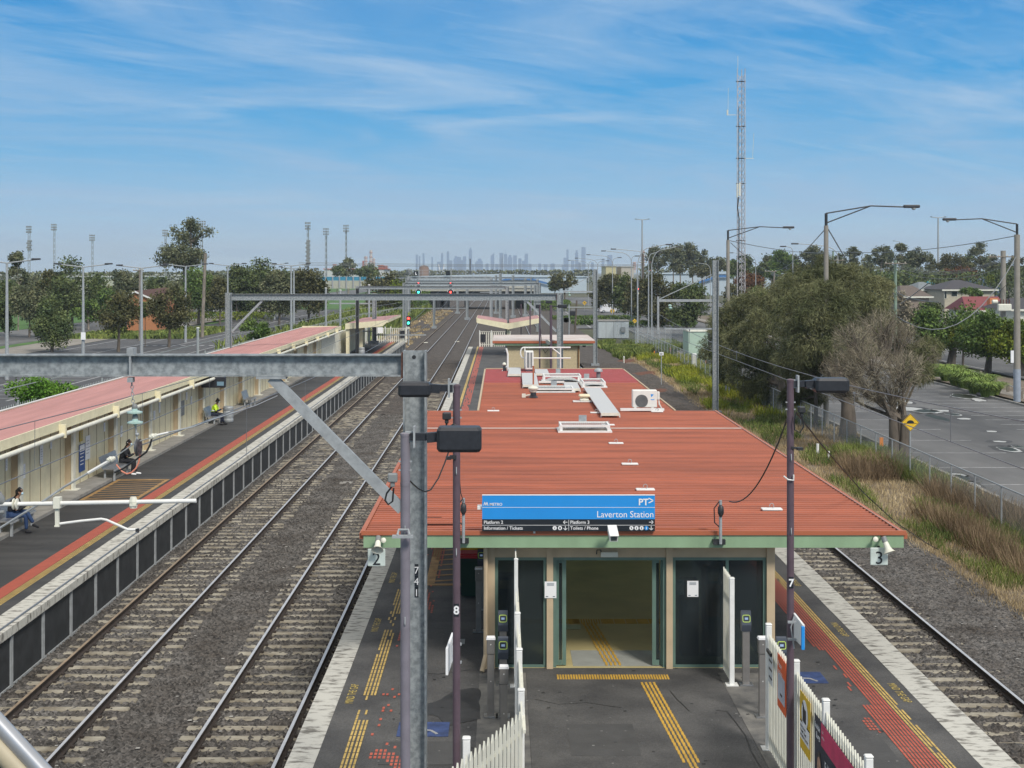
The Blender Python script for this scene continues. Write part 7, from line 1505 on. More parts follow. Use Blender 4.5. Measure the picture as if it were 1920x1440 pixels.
# rust coloured soil heaps beside the track
for i, (px, py, w_, lab) in enumerate([(1232, 737, 36, 'rusty brown strip of soil across the gravel nearest the roof corner'), (1215, 702, 36, 'rusty brown strip of soil across the gravel farther back'), (1180, 678, 30, 'rusty brown strip of soil near the back edge of the roof')]):
    c = GP(px, py, -1.33); mb = MB(); n = 16; vs = []
    for j in range(5):
        for k in range(n): u = k / (n - 1); v = j / 4; vs.append((c[0] + (u - .5) * w_ * 2 * c[1] / F, c[1] + (v - .5) * 5 + u * 3.0, -1.36 + .12 * math.sin(math.pi * u) * math.sin(math.pi * v) + random.uniform(-.015, .02)))
    mb.add(vs, [(j * n + k, j * n + k + 1, (j + 1) * n + k + 1, (j + 1) * n + k) for j in range(4) for k in range(n - 1)]); mb.build('soil_heap', M('rusty_soil', (.12, .045, .022), .95, 0, .3, 4), loc=c, label=lab, cat='soil')
# flax bushes beside the car park
def flax(px, base, w_, h_, lab):
    c = GP(px, base, GZR); sc = F / c[1]; t = E('strap_leaf_bush', lab, 'bush', c, 'strap leaved bushes along the right car park'); n = 900; a = rng.uniform(0, 6.28, n); rr = np.sqrt(rng.random(n)) * w_ / sc / 2 * .6
    X, Y = c[0] + np.cos(a) * rr, c[1] + np.sin(a) * rr; H = h_ / sc * rng.uniform(.55, 1.05, n); V, Fa = [], []
    out = H * rng.uniform(.2, 1.1, n); wd = .03
    px_, py_ = -np.sin(a) * wd, np.cos(a) * wd
    def pt(u, z, s_): return np.stack([X + np.cos(a) * out * u + px_ * s_, Y + np.sin(a) * out * u + py_ * s_, c[2] + H * z], 1)
    P_ = [pt(0, 0, -1), pt(0, 0, 1), pt(.35, .75, 1), pt(.35, .75, -1), pt(.75, .98, .7), pt(.75, .98, -.7), pt(1.15, .85, .15), pt(1.15, .85, -.15)]
    V = np.stack(P_, 1).reshape(-1, 3); i = np.arange(n)[:, None] * 8; Fa = np.concatenate([i + np.array([[0, 1, 2, 3]]), i + np.array([[3, 2, 4, 5]]), i + np.array([[5, 4, 6, 7]])])
    npmesh('leaves', V, Fa, leafmat('strap_leaf', (.09, .15, .03), (.24, .32, .08), .45, .8), t)
for i, (px, b, w_, h_) in enumerate([(1762, 706, 40, 22), (1778, 714, 40, 26), (1796, 722, 42, 30), (1812, 730, 44, 32), (1832, 738, 44, 30), (1852, 744, 40, 26), (1842, 730, 44, 28), (1864, 740, 30, 24), (1786, 704, 40, 20), (1748, 700, 34, 18)]):
    flax(px, b, w_, h_, ['farthest', 'second farthest', 'third farthest', 'middle', 'middle right', 'nearest left', 'rear right', 'nearest right', 'rear middle', 'rear left'][i] + ' strap leaved bush in the bed beside the right car park')
def hedge(x0, x1, y0, y1, z0, h, lab, mat='green', n=2500):
    t = E('hedge', lab, 'hedge', ((x0 + x1) / 2, (y0 + y1) / 2, z0)); P_ = np.stack([rng.uniform(x0, x1, n), rng.uniform(y0, y1, n), z0 + h * np.sqrt(rng.random(n))], 1); V, Fa = leaves(P_, .35, .7); npmesh('foliage', V, Fa, LM[mat], t)
hedge(9.5, 26, 268, 273, GZR, .9, 'long low green hedge bed behind the white van row'); hedge(19, 32, 235, 239, GZR, 1.1, 'low green hedge bed below the olive car park trees'); hedge(12, 21, 246, 248, GZR, .8, 'small green bed in front of the second speed hump sign')
hedge(-60, -40, 250, 256, GZL, 1.6, 'yellow green hedge along the left street', 'yellowgreen'); hedge(6, 16, 330, 345, GZR, 2.5, 'green shrubs at the end of the right car park', 'green', 4000)
hedge(-27, -16, 300, 330, -1.2, 4.5, 'green shrub bank below the teal noise wall', 'green', 6000)
# ================================================================ RIGHT SIDE THINGS
m_concpole = M('concrete_pole', (.27, .25, .215), .8, 0, .1, 2); m_lamphead = M('lamp_dark', (.05, .05, .055), .4); m_lens = M('lamp_lens', (.55, .56, .55), .2)
def streetlamp(px, Y, ptop, rpx, ext, head, gz, lab, paint=False):
    sc = F / Y; P_ = lambda a, b: ((a - VX) / sc, Y, CH - (b - VY) / sc); x = P_(px, 0)[0]; t = E('street_lamp', lab, 'street lamp', (x, Y, gz)); r_ = rpx / sc / 2
    mb = MB(); mb.tube([(x, Y, gz), (x, Y, P_(0, ptop)[2])], [r_ * 1.15, r_ * .9], 12); mb.build('pole', m_concpole, t, smooth=True)
    if paint: mb = MB(); mb.tube([(x, Y, gz + .01), (x, Y, gz + 2.3)], r_ * 1.17, 12); mb.build('painted_base', M('grey_blue_paint', (.28, .32, .38), .6), t, smooth=True)
    d = 1 if head[0] > px else -1; top = P_(px, ext); mb = MB(); mb.tube([(x, Y, P_(0, ptop)[2]), top], .09, 8); kn = P_(head[0] - d * (abs(head[0] - px) * .42), head[1] - 2); mb.tube([top, kn, P_(*head)], .045, 6); mb.tube([(x, Y, P_(0, ptop)[2] + .15), kn], .04, 6); mb.build('arm', m_dark, t, smooth=True)
    h_ = P_(*head); mb = MB(); mb.bbox(min(h_[0], h_[0] + d * .95), max(h_[0], h_[0] + d * .95), Y - .16, Y + .16, h_[2] - .06, h_[2] + .12, .05); b_ = mb.build('lamp_head', m_lamphead, t); mb = MB(); mb.lathe((h_[0] + d * .6, Y, h_[2] - .061), [(.14, 0), (.14, -.02), (.08, -.1), (.02, -.12)], 12); mb.build('lens', m_lens, b_, smooth=True)
streetlamp(1549, 84.7, 423, 9.5, 400, (1694, 388), GZR, 'tallest concrete street lamp behind the she-oak with its arm to the right'); streetlamp(1365, 120.7, 450, 7, 432, (1468, 427), GZR, 'concrete street lamp left of the lattice mast with its arm to the right'); streetlamp(1907, 101, 440, 11.5, 420, (1793, 412), GZR, 'concrete street lamp at the right edge with its arm to the left', True)
c = U(1900, 668, 100.6); mb = MB(); mb.box(c[0] - .2, c[0] + .0, 100.5, 100.6, c[2] - .45, c[2] + .4); mb.build('pole_sign', m_signwhite, loc=c, label='small white sign strapped to the right edge lamp pole', cat='sign')
# curved car park lamps
def curvelamp(px, base, Y, top, heads, lab, r0=.11):
    sc = F / Y; P_ = lambda a, b: ((a - VX) / sc, Y, CH - (b - VY) / sc); x = P_(px, 0)[0]; t = E('street_lamp', lab, 'street lamp', (x, Y, GZR)); mb = MB(); zb = P_(0, top)[2]; mb.tube([(x, Y, GZR), (x, Y, zb)], [r0, r0 * .7], 8); mb.build('pole', m_galv2, t, smooth=True)
    for hx, hy in heads:
        h_ = P_(hx, hy); dx = h_[0] - x; dz = h_[2] - zb; mb = MB(); pts = [(x, Y, zb)] + [(x + dx * .45 * (1 - math.cos(q)), Y, zb + dz * .86 * math.sin(q)) for q in [R(15 * k) for k in range(1, 7)]] + [h_]; mb.tube(pts, r0 * .5, 6); mb.build('arm', m_galv2, t, smooth=True)
        s_ = 1 if dx > 0 else -1; mb = MB(); mb.bbox(min(h_[0], h_[0] + s_ * .8), max(h_[0], h_[0] + s_ * .8), Y - .15, Y + .15, h_[2] - .08, h_[2] + .08, .04); mb.build('lamp_head', m_lamphead, t)
curvelamp(1195.5, 650, 172, 500, [(1248, 458.5)], 'nearest curved car park lamp with its head to the right'); curvelamp(1222, 626, 196, 500, [(1268, 463)], 'curved car park lamp second from the nearest, head to the right'); curvelamp(1216, 618, 215, 490, [(1155, 467), (1232, 473)], 'curved car park lamp with a long arm to the left'); curvelamp(1184, 600, 240, 492, [(1136, 470.5), (1190, 480)], 'double curved lamp left of the nearest curved lamp')
curvelamp(1148.5, 588, 285, 495, [(1107, 477.5), (1158, 483)], 'double curved lamp above the beige sheds'); curvelamp(1120.5, 575, 335, 498, [(1084, 484), (1136, 489)], 'double curved lamp left of the beige sheds'); curvelamp(1103, 570, 385, 499, [(1070, 488), (1128, 486)], 'farthest double curved lamp near the skyline')
curvelamp(1486.5, 560, 190, 475, [(1474, 462)], 'slim curved street lamp left of the she-oak crown', .09); curvelamp(1571, 530, 160, 482, [(1497, 457)], 'curved street lamp rising behind the she-oak with a long left arm', .09); curvelamp(1417, 520, 300, 492, [(1375, 474)], 'curved street lamp right of the lattice mast', .1)
curvelamp(1332, 560, 300, 508, [(1310, 493)], 'small curved street lamp left of the tall steel mast', .09)
# tall double road lamps
def tlamp(px, Y, top, half, lab, gz=GZR, r_=.16):
    sc = F / Y; P_ = lambda a, b: ((a - VX) / sc, Y, CH - (b - VY) / sc); x, _, zt = P_(px, top); t = E('street_lamp', lab, 'street lamp', (x, Y, gz)); mb = MB(); mb.tube([(x, Y, gz), (x, Y, zt)], [r_, r_ * .55], 8); mb.build('pole', m_galv2, t, smooth=True)
    for s_ in ((-1, 1) if half > 0 else (-1,)):
        L_ = abs(half) / sc; mb = MB(); mb.tube([(x, Y, zt - .05), (x + s_ * L_, Y, zt + L_ * .1)], r_ * .35, 6); mb.build('arm', m_galv2, t); mb = MB(); mb.bbox(min(x + s_ * L_ * .8, x + s_ * L_ * 1.08), max(x + s_ * L_ * .8, x + s_ * L_ * 1.08), Y - .14, Y + .14, zt + L_ * .1 - .05, zt + L_ * .1 + .09, .03); mb.build('lamp_head', m_lamphead, t)
tlamp(1204, 420, 412, 13, 'very tall double armed road lamp above the curved lamps', r_=.35); tlamp(1759, 400, 408, 14, 'very tall double armed road lamp above the right trees', r_=.35); tlamp(1687, 400, 453, -12, 'single armed road lamp left of the very tall one at the right')
for a in [(13, 115, 492, 58, 'leftmost double armed car park lamp at the left edge'), (156, 137, 500, 51, 'double armed car park lamp right of the conical tree'), (265.5, 141, 502, 44, 'double armed car park lamp in front of the brick house'), (348, 176, 499, 39, 'double armed car park lamp left of the leaning wooden pole'), (427, 208, 497.5, 33, 'double armed car park lamp above the second portal mast'),
          (546, 176, 498, 34, 'double armed car park lamp left of the pair'), (551, 200, 503, 26, 'double armed car park lamp right of the pair'), (515, 260, 496, 24, 'distant double armed car park lamp before the wide dark tree')]: tlamp(a[0], a[1], a[2], a[3], a[4], GZL, .17)
for px, Y, top, lab in ((611, 152, 541, 'plain grey post left of the third portal column'), (638, 140, 545, 'plain grey post between the teal wall and third portal column'), (692, 150, 535, 'plain grey post just left of the far mast with gates'), (371, 120, 616, 'short grey camera post behind the shelter roof')):
    c = U(px, top, Y); t = E('steel_post', lab, 'post', (c[0], Y, -1.1)); mb = MB(); mb.tube([(c[0], Y, -1.1), c], .11, 8); mb.build('post', m_galv2, t, smooth=True); mb = MB(); mb.lathe(c, [(.14, 0), (.16, .06), (.05, .1)], 10); mb.build('cap', m_white, t, smooth=True)
mb = MB(); c = U(156.5, 630, 136.8); mb.box(c[0] - .22, c[0] + .22, 136.7, 136.75, c[2] - .35, c[2] + .35); mb.build('pole_sign', m_signwhite, loc=c, label='white notice on the car park lamp right of the conical tree', cat='sign')
# wooden and green power poles
def powerpole(px, Y, top, gz, r_, mat, arm, lab, lean=0, base=None, arms2=None):
    sc = F / Y; P_ = lambda a, b: ((a - VX) / sc, Y, CH - (b - VY) / sc); a = P_(px, top); b = ((px - lean - VX) / sc, Y, gz); t = E('power_pole', lab, 'power pole', b); mb = MB(); mb.tube([b, a], [r_ * 1.2, r_], 10); mb.build('pole', mat, t, smooth=True)
    if arm:
        z = P_(0, arm[2])[2]; mb = MB(); mb.bar((P_(arm[0], 0)[0], Y - r_, z), (P_(arm[1], 0)[0], Y - r_, z), .12, .12); x_ = mb.build('crossarm', m_bark2, t)
        for k in range(4): q = arm[0] + (arm[1] - arm[0]) * (k + .2) / 3.5; mb = MB(); mb.lathe((P_(q, 0)[0], Y - r_, z + .06), [(.04, 0), (.06, .06), (.03, .16)], 8); mb.build('insulator', m_offwhite, x_)
    return t
powerpole(1679, 175, 488, GZR, .17, M('green_treated_wood', (.20, .27, .21), .85, 0, .15, 3), (1658, 1700, 494), 'pale green timber power pole right of the she-oak'); powerpole(1881, 150, 470, GZR, .26, m_concpole, (1852, 1908, 481.5), 'thick power pole with transformer at the right')
powerpole(1562, 230, 470, GZR, .15, MATS['green_treated_wood'], (1545, 1583, 488), 'green timber power pole right behind the tallest lamp pole'); powerpole(1452, 260, 508, GZR, .16, m_bark2, (1434, 1456, 509), 'leaning pale power pole left of the she-oak', lean=5); powerpole(385, 190, 475, GZL, .2, m_bark2, None, 'weathered leaning timber pole below the tall gum', lean=6); powerpole(262, 180, 503, GZL, .12, m_bark2, (250, 270, 507), 'thin timber pole beside the brick house'); powerpole(163, 215, 568, GZL, .15, m_bark2, None, 'short leaning timber pole behind the second car park lamp', lean=-3)
powerpole(1205.5, 300, 473, GZR, .2, m_bark, (1198, 1213, 492), 'dark timber pole behind the curved lamps'); powerpole(1081.5, 210, 563, GZR, .13, m_bark, None, 'dark slanting timber pole before the car park', lean=4)
def transformer():
    Y = 149.4; c = U(1882, 577, Y); t = E('pole_transformer', 'white transformer tank hung on the thick power pole', 'transformer', c); mb = MB(); mb.bbox(c[0] - .7, c[0] + .7, Y - .4, Y + .1, c[2] - .35, c[2] + .4, .08); mb.build('tank', m_offwhite, t)
    mb = MB()
    for k in (-.4, -.1, .2, .5): mb.lathe((c[0] + k, Y - .2, c[2] + .4), [(.04, 0), (.08, .1), (.05, .3), (.08, .35), (.02, .5)], 8)
    mb.build('bushings', M('brown_porcelain', (.10, .03, .02), .3), t); mb = MB(); mb.lathe((c[0] - .95, Y - .1, c[2] + .62), [(.15, -.3), (.22, -.25), (.22, .25), (.1, .3)], 12, (1, 0, 0)); mb.build('drum', m_offwhite, t, smooth=True)
    mb = MB(); mb.tube([U(1874, 560, Y), U(1876, 545, Y), U(1886, 535, Y), U(1892, 550, Y), U(1890, 562, Y)], .04, 5); mb.build('leads', m_cable, t)
transformer()
def droopwire(a, b, sag, r_, lab, n=14):
    a, b = Vector(a), Vector(b); P_ = []
    for i in range(n + 1): u = i / n; p = a.lerp(b, u); p.z -= sag * 4 * u * (1 - u); P_.append(tuple(p))
    wire('overhead_wire', P_, r_, m_wire, lab)
droopwire(U(1552, 428, 84.7), U(1907, 478, 101), 5.6, .035, 'thick service wire sagging from the tallest lamp pole to the right edge'); droopwire(U(1905, 442, 101), U(1552, 470, 160), .6, .03, 'high wire running left from the right edge lamp pole'); droopwire(U(1547, 430, 84.7), U(1455, 508, 200), .5, .03, 'service wire from the tallest lamp pole down to the leaning pole'); droopwire(U(1367, 451, 120.7), U(1562, 474, 230), .4, .035, 'wire from the concrete lamp left of the lattice mast to the green pole')
droopwire(U(1370, 455, 120.7), U(1452, 512, 200), .4, .03, 'wire dropping right from the concrete lamp left of the lattice mast'); 
for i, (y0, y1, lab) in enumerate(((494, 484, 'top'), (497, 486, 'second'), (500, 488, 'third'), (506, 500, 'lowest'))): droopwire(U(1679, y0, 175), U(1881, y1, 150), 1.2, .03, lab + ' wire between the pale green pole and the transformer pole')
for i in range(3): droopwire(U(1445, 510 + i * 2, 260), U(1560, 534 + i * 6, 200), .5, .035, ('top', 'middle', 'bottom')[i] + ' of three wires right of the leaning pale pole')
droopwire(U(1685, 572, 170), U(1742, 530, 130), .05, .05, 'pale stay line slanting up right of the pale green pole'); droopwire(U(1680, 548, 175), U(1760, 566, 160), .3, .045, 'pale wire falling right from the pale green pole')
for i in range(3): droopwire(U(560, 492 + i * 2.5, 420), U(1210, 496 + i * 1.5, 420), .3, .05, ('upper', 'middle', 'lower')[i] + ' thin line crossing before the far skyline')
# lattice radio mast
def lattice(px, Y, top, base, wpx, lab, name='radio_mast', r_=.045, step=None, mat=None, cat='mast', gz=None, extra=True):
    sc = F / Y; X = (px - VX) / sc; w_ = wpx / sc / 2; z0 = gz if gz is not None else CH - (base - VY) / sc; z1 = CH - (top - VY) / sc; t = E(name, lab, cat, (X, Y, z0)); legs = [(X - w_, Y - w_ * .6), (X + w_, Y - w_ * .6), (X + w_ * .4, Y + w_)]
    for x, y in legs: mb = MB(); mb.tube([(x, y, z0), (x, y, z1)], r_, 5); mb.build('leg', mat or M('mast_grey_pink', (.48, .45, .45), .5, .1, .2, 2), t)
    mb = MB(); step = step or w_ * 1.6; z = z0; k = 0
    while z < z1 - step:
        for i in range(3):
            a, b = legs[i], legs[(i + 1) % 3]
            if k % 2: a, b = b, a
            mb.tube([(*a, z), (*b, z + step)], r_ * .5, 3, cap=False); mb.tube([(*b, z), (*a, z + step)], r_ * .5, 3, cap=False) if extra else None
        z += step; k += 1
    mb.build('bracing', mat or MATS['mast_grey_pink'], t); return t, X, w_, sc
rm, X_, w_, sc_ = lattice(1389, 175, 129, 560, 14.5, 'very tall lattice radio mast with antennas rising over the trees', r_=.05, step=.85)
def rmx():
    Y = 175; P_ = lambda a, b: U(a, b, Y)
    mb = MB()
    for yy in (153, 237, 297, 344, 451): mb.bar(P_(1380, yy), P_(1398, yy), .18, .1)
    mb.build('platform_bars', m_dark, rm)
    mb = MB(); mb.bar(P_(1363, 215.5), P_(1381, 215.5), .06, .06); mb.tube([P_(1364, 216), P_(1364, 206)], .1, 6); mb.tube([P_(1365, 206), P_(1365.5, 165)], .02, 4); mb.build('whip_antenna', m_offwhite, rm)
    mb = MB(); mb.bar(P_(1398, 297), P_(1413, 297), .06, .06); mb.tube([P_(1411, 297), P_(1413.5, 250)], .02, 4); mb.build('whip_antenna', m_offwhite, rm)
    mb = MB(); mb.tube([P_(1383.5, 129), P_(1383.5, 105)], .025, 4); mb.build('antenna_arms', m_offwhite, rm)
    mb = MB(); mb.bbox(P_(1379.5, 0)[0], P_(1382, 0)[0], Y - .7, Y - .5, P_(0, 371)[2], P_(0, 345)[2], .03); mb.bbox(P_(1383, 0)[0], P_(1386.5, 0)[0], Y - .9, Y - .7, P_(0, 368)[2], P_(0, 344)[2], .03); mb.build('panel_antennas', m_offwhite, rm)
    mb = MB(); mb.tube([(P_(1383.5, 0)[0], Y - .6, P_(0, 370)[2]), (P_(1381.5, 0)[0], Y - .6, P_(0, 390)[2]), (P_(1384.5, 0)[0], Y - .5, P_(0, 410)[2]), (P_(1384, 0)[0], Y - .4, P_(0, 555)[2])], .07, 5); mb.tube([(P_(1384.5, 0)[0], Y - .3, P_(0, 200)[2]), (P_(1384.5, 0)[0], Y - .3, P_(0, 344)[2])], .04, 5); mb.build('feeder_cables', m_cable, rm)
rmx()
# equipment huts, cabinets, posts on the verge
def hut(px0, px1, top, base, depth, mat, roofm, lab, ribs=3, Y=None, slope=.1, gz=-1.5):
    Y = Y or GY(base, gz); sc = F / Y; x0, x1 = (px0 - VX) / sc, (px1 - VX) / sc; zt = CH - (top - VY) / sc; t = E('equipment_hut', lab, 'hut', ((x0 + x1) / 2, Y, gz)); mb = MB(); mb.box(x0, x1, Y, Y + depth, gz, zt - .12); mb.build('wall', mat, t); mb = MB(); mb.box(x0 - .08, x1 + .08, Y - .08, Y + depth + .1, zt - .119, zt); mb.build('roof', roofm, t)
    mb = MB()
    for i in range(1, ribs + 1): q = x0 + (x1 - x0) * i / (ribs + 1); mb.box(q - .02, q + .02, Y - .012, Y - .001, gz, zt - .14)
    if ribs: mb.build('panel_joints', m_grey, t)
    return t, x0, x1, Y, zt
t_, a_, b_, Y_, z_ = hut(1122, 1179, 601, 634, 4, M('pale_grey_cladding', (.42, .46, .47), .6, 0, .05), m_conc, 'long pale grey equipment shed with ribbed panels beside the wire enclosure'); mb = MB(); mb.box(b_ - 1.1, b_ - .5, Y_ - .3, Y_ - .02, z_ - 1.6, z_ - .9); mb.build('wall_box', m_grey, t_)
hut(1291, 1328, 620, 676, 4.5, M('pale_mint_paint', (.40, .52, .42), .6, 0, .05), m_offwhite, 'pale mint green hut partly hidden by the she-oak', 0)
def cabinet(px, top, base, w_, mat, lab, name='cabinet', gz=-1.5, d=.3):
    Y = GY(base, gz); sc = F / Y; x = (px - VX) / sc; h = (base - top) / sc; t = E(name, lab, name.replace('_', ' '), (x, Y, gz)); mb = MB(); mb.bbox(x - w_ / 2, x + w_ / 2, Y, Y + d, gz, gz + h, .03); mb.build('body', mat, t); mb = MB(); mb.box(x - w_ * .35, x + w_ * .35, Y - .008, Y - .001, gz + h * .2, gz + h * .85); mb.build('door', m_offwhite, t); return t
cabinet(1302, 663, 697, .45, m_white, 'narrow white cabinet in the weeds below the mint hut'); cabinet(1164 + 6, 668, 684, .01 + .1, m_white, 'tiny white marker near the steel mast foot', 'marker_post')
def stake(px, top, base, w_, mat, lab, cap=None, name='marker_post', gz=-1.45, num=None):
    Y = GY(base, gz); sc = F / Y; x = (px - VX) / sc; h = (base - top) / sc; t = E(name, lab, name.replace('_', ' '), (x, Y, gz)); mb = MB(); mb.tube([(x, Y, gz), (x, Y, gz + h)], w_ / 2, 8); mb.build('post', mat, t)
    if cap:
        cw, chh, cm_ = cap; mb = MB(); mb.box(x - cw / 2, x + cw / 2, Y - w_ / 2 - .03, Y - w_ / 2 - .005, gz + h - chh, gz + h); c_ = mb.build('plate', cm_, t)
        if num: text(num, chh * .75, m_signblack, c_, (x, Y - w_ / 2 - .034, gz + h - chh * .8), (1, 0, 0), (0, 0, 1), align='CENTER', name='digits', bold=.01)
    return t
stake(1240, 660, 725, .07, m_galv2, 'thin post with a small white numbered plate in the dry grass', (.34, .26, m_signwhite), num='21'); stake(1652, 820, 862, .10, m_galv2, 'grey post with an orange and red warning plate before the fence', (.17, .42, M('marker_orange', (.70, .22, .02), .6)))
for px, top, base, lab in ((1309, 680, 692, 'orange topped peg right of the white cabinet'), (1323, 675, 690, 'yellow peg beside the mint hut'), (1257, 652, 668, 'yellow peg at the gate of the wire enclosure'), (1227, 658, 672, 'orange peg left of the numbered plate')): stake(px, top, base, .12, M('marker_orange', (.7, .22, .02)), lab, gz=-1.5)
for px, top, base, w_, lab in ((1533, 832, 862, .14, 'white wooden stake in dry grass beside the right purple pole'), (1554, 846, 868, .10, 'shorter white stake right of the taller white stake'), (1361, 722, 745, .14, 'short grey bollard left of its twin right of the steel mast'), (1367, 726, 748, .14, 'short grey bollard right of its twin beyond the steel mast')): stake(px, top, base, w_, m_white if px > 1400 else m_galv2, lab)
def humpsign(px, cy, base, half, lab, gz=GZR, Y=None):
    Y = Y or GY(base, gz); sc = F / Y; x = (px - VX) / sc; z = CH - (cy - VY) / sc; h = half / sc; t = E('speed_hump_sign', lab, 'road sign', (x, Y, gz)); mb = MB(); mb.tube([(x, Y, gz), (x, Y, z + h)], .035, 8); mb.build('post', m_galv2, t)
    mb = MB(); mb.prism([(x - h, Y - .05, z), (x, Y - .05, z - h), (x + h, Y - .05, z), (x, Y - .05, z + h)], (0, .012, 0)); p_ = mb.build('panel', M('warning_yellow', (.78, .48, .02), .5), t)
    k = .94; mb = MB()
    for i in range(4):
        a = [(-h, 0), (0, -h), (h, 0), (0, h)][i]; b = [(0, -h), (h, 0), (0, h), (-h, 0)][i]; mb.bar((x + a[0] * k, Y - .053, z + a[1] * k), (x + b[0] * k, Y - .053, z + b[1] * k), h * .035, .003, up=(0, 1, 0))
    mb.add([(x + h * .42 * math.cos(q), Y - .054, z - h * .06 + h * .32 * math.sin(q)) for q in [math.pi * j / 12 for j in range(13)]], [tuple(range(13))]); mb.box(x - h * .72, x + h * .72, Y - .055, Y - .053, z - h * .12, z - h * .06); mb.build('hump_symbol', m_signblack, p_)
humpsign(1706.5, 792, 862, 16.5, 'large yellow diamond speed hump sign behind the chain link fence', Y=66); humpsign(1148, 583, 596, 5.2, 'yellow diamond sign in front of the white van'); humpsign(1096, 568, 585, 4.2, 'farthest yellow diamond sign in the right car park'); humpsign(1190, 602, 618, 4.6, 'faded yellow diamond sign left of the nearest curved lamp')
# wire enclosure of fence panels
def enclosure():
    t = E('wire_enclosure', 'grey wire mesh enclosure around weeds beside the pale grey shed', 'fence', U(1215, 650, 150)); Y0 = GY(655, -1.5); x0 = (1192 - VX) * Y0 / F; x1 = (1258 - VX) * Y0 / F; h = 2.6
    mb = MB(); mb.add([(x0, Y0, -1.5), (x1, Y0, -1.5), (x1, Y0, -1.5 + h), (x0, Y0, -1.5 + h)], [(0, 1, 2, 3)]); mb.add([(x0, Y0, -1.5), (x0, Y0 + 40, -1.5), (x0, Y0 + 40, -1.5 + h), (x0, Y0, -1.5 + h)], [(0, 1, 2, 3)]); mb.add([(x1, Y0, -1.5), (x1 + 4.4, Y0 - 8, -1.5), (x1 + 4.4, Y0 - 8, -1.5 + h), (x1, Y0, -1.5 + h)], [(0, 1, 2, 3)]); mb.build('mesh', m_chain, t)
    for i in range(9): x = x0 + (x1 - x0) * i / 6 if i < 7 else x1 + 4.4 * (i - 6) / 2; y = Y0 if i < 7 else Y0 - 8 * (i - 6) / 2; mb = MB(); mb.tube([(x, y, -1.5), (x, y, -1.5 + h)], .05, 6); mb.build('post', m_galv2, t)
enclosure()
# timber post and rail along the right footpath
def postrail():
    t = E('post_rail_fence', 'low timber post and rail fence along the right footpath', 'fence', (40, 110, GZR)); pts = [GP(px, py, GZR) for px, py in ((1706, 678), (1741, 690), (1776, 697), (1806, 703), (1839, 712), (1871, 727), (1890, 735), (1915, 747))]
    for p in pts: mb = MB(); mb.box(p[0] - .09, p[0] + .09, p[1] - .09, p[1] + .09, GZR, GZR + .75); mb.build('post', m_bark2, t)
    mb = MB()
    for a, b in zip(pts, pts[1:]): mb.bar((a[0], a[1] - .1, GZR + .55), (b[0], b[1] - .1, GZR + .55), .05, .05)
    mb.build('rail', m_galv2, t)
postrail()
# houses
def house(px0, px1, Y, eave, ridge, base, wallm, roofm, lab, hip=.35, depth=12, gz=GZR, wins=(), over=.5, gable=None):
    sc = F / Y; x0, x1 = (px0 - VX) / sc, (px1 - VX) / sc; ze, zr = CH - (eave - VY) / sc, CH - (ridge - VY) / sc; t = E('house', lab, 'house', ((x0 + x1) / 2, Y, gz)); mb = MB(); mb.box(x0 + over, x1 - over, Y + over, Y + depth - over, gz, ze); mb.build('wall', wallm, t)
    hx = (x1 - x0) * hip; ym = Y + depth / 2; vs = [(x0, Y, ze), (x1, Y, ze), (x1, Y + depth, ze), (x0, Y + depth, ze), (x0 + hx, ym, zr), (x1 - hx, ym, zr)]; mb = MB(); mb.add(vs, [(0, 1, 5, 4), (1, 2, 5), (2, 3, 4, 5), (3, 0, 4), (3, 2, 1, 0)]); r_ = mb.build('roof', roofm, t)
    mb = MB(); mb.box(x0 - .05, x1 + .05, Y - .06, Y - .005, ze - .2, ze + .02); mb.build('gutter', m_offwhite, t)
    for a, b, c, d in wins: mb = MB(); mb.box((a - VX) / sc, (b - VX) / sc, Y + over - .05, Y + over - .003, CH - (d - VY) / sc, CH - (c - VY) / sc); f = mb.build('window_frame', m_offwhite, t); mb = MB(); mb.box((a + .6 - VX) / sc, (b - .6 - VX) / sc, Y + over - .06, Y + over - .051, CH - (d - .6 - VY) / sc, CH - (c + .6 - VY) / sc); mb.build('pane', m_glass, f)
    return t
m_tile = M('charcoal_roof_tile', (.055, .052, .06), .8, 0, .2, 6); m_tile2 = M('red_roof_tile', (.19, .045, .05), .7, 0, .15, 6, mscale=(1, 1, 4)); m_brick = M('orange_brick', (.42, .18, .08), .8, 0, .12, 8); m_brroof = M('brown_roof_tile', (.075, .035, .028), .85, 0, .2, 5)
house(1767, 1872, 235, 543, 525, 560, M('beige_render', (.42, .38, .29), .8), m_tile, 'beige house with a dark hipped tile roof', .45, 14, wins=((1772, 1777, 546, 560), (1785, 1797, 546, 556), (1835, 1845, 546, 558))); house(1722, 1770, 245, 543, 529, 560, MATS['beige_render'], M('light_grey_roof', (.17, .19, .20), .7), 'house with a pale grey hipped roof left of the dark hipped roof', .4, 12, wins=((1752, 1760, 546, 562),)); house(1690, 1750, 215, 556, 536, 575, M('taupe_render', (.25, .20, .16), .8), M('brown_grey_tile', (.12, .095, .08), .8), 'low house with a brown grey roof behind the pale green pole', .3, 12)
hr = house(1812, 1908, 178, 582, 557, 600, m_offwhite, m_tile2, 'house with a long red tiled roof behind the street trees', .14, 9); mb = MB(); c = U(1866, 576, 177); mb.box(c[0] - .5, c[0] + .5, 177.4, 178.6, c[2] - .6, c[2] + 1.1); mb.build('chimney', M('orange_render', (.55, .20, .08), .8), hr)
house(1895, 1990, 160, 580, 560, 600, m_offwhite, m_tile, 'house with a dark roof cut by the right edge', .3, 10)
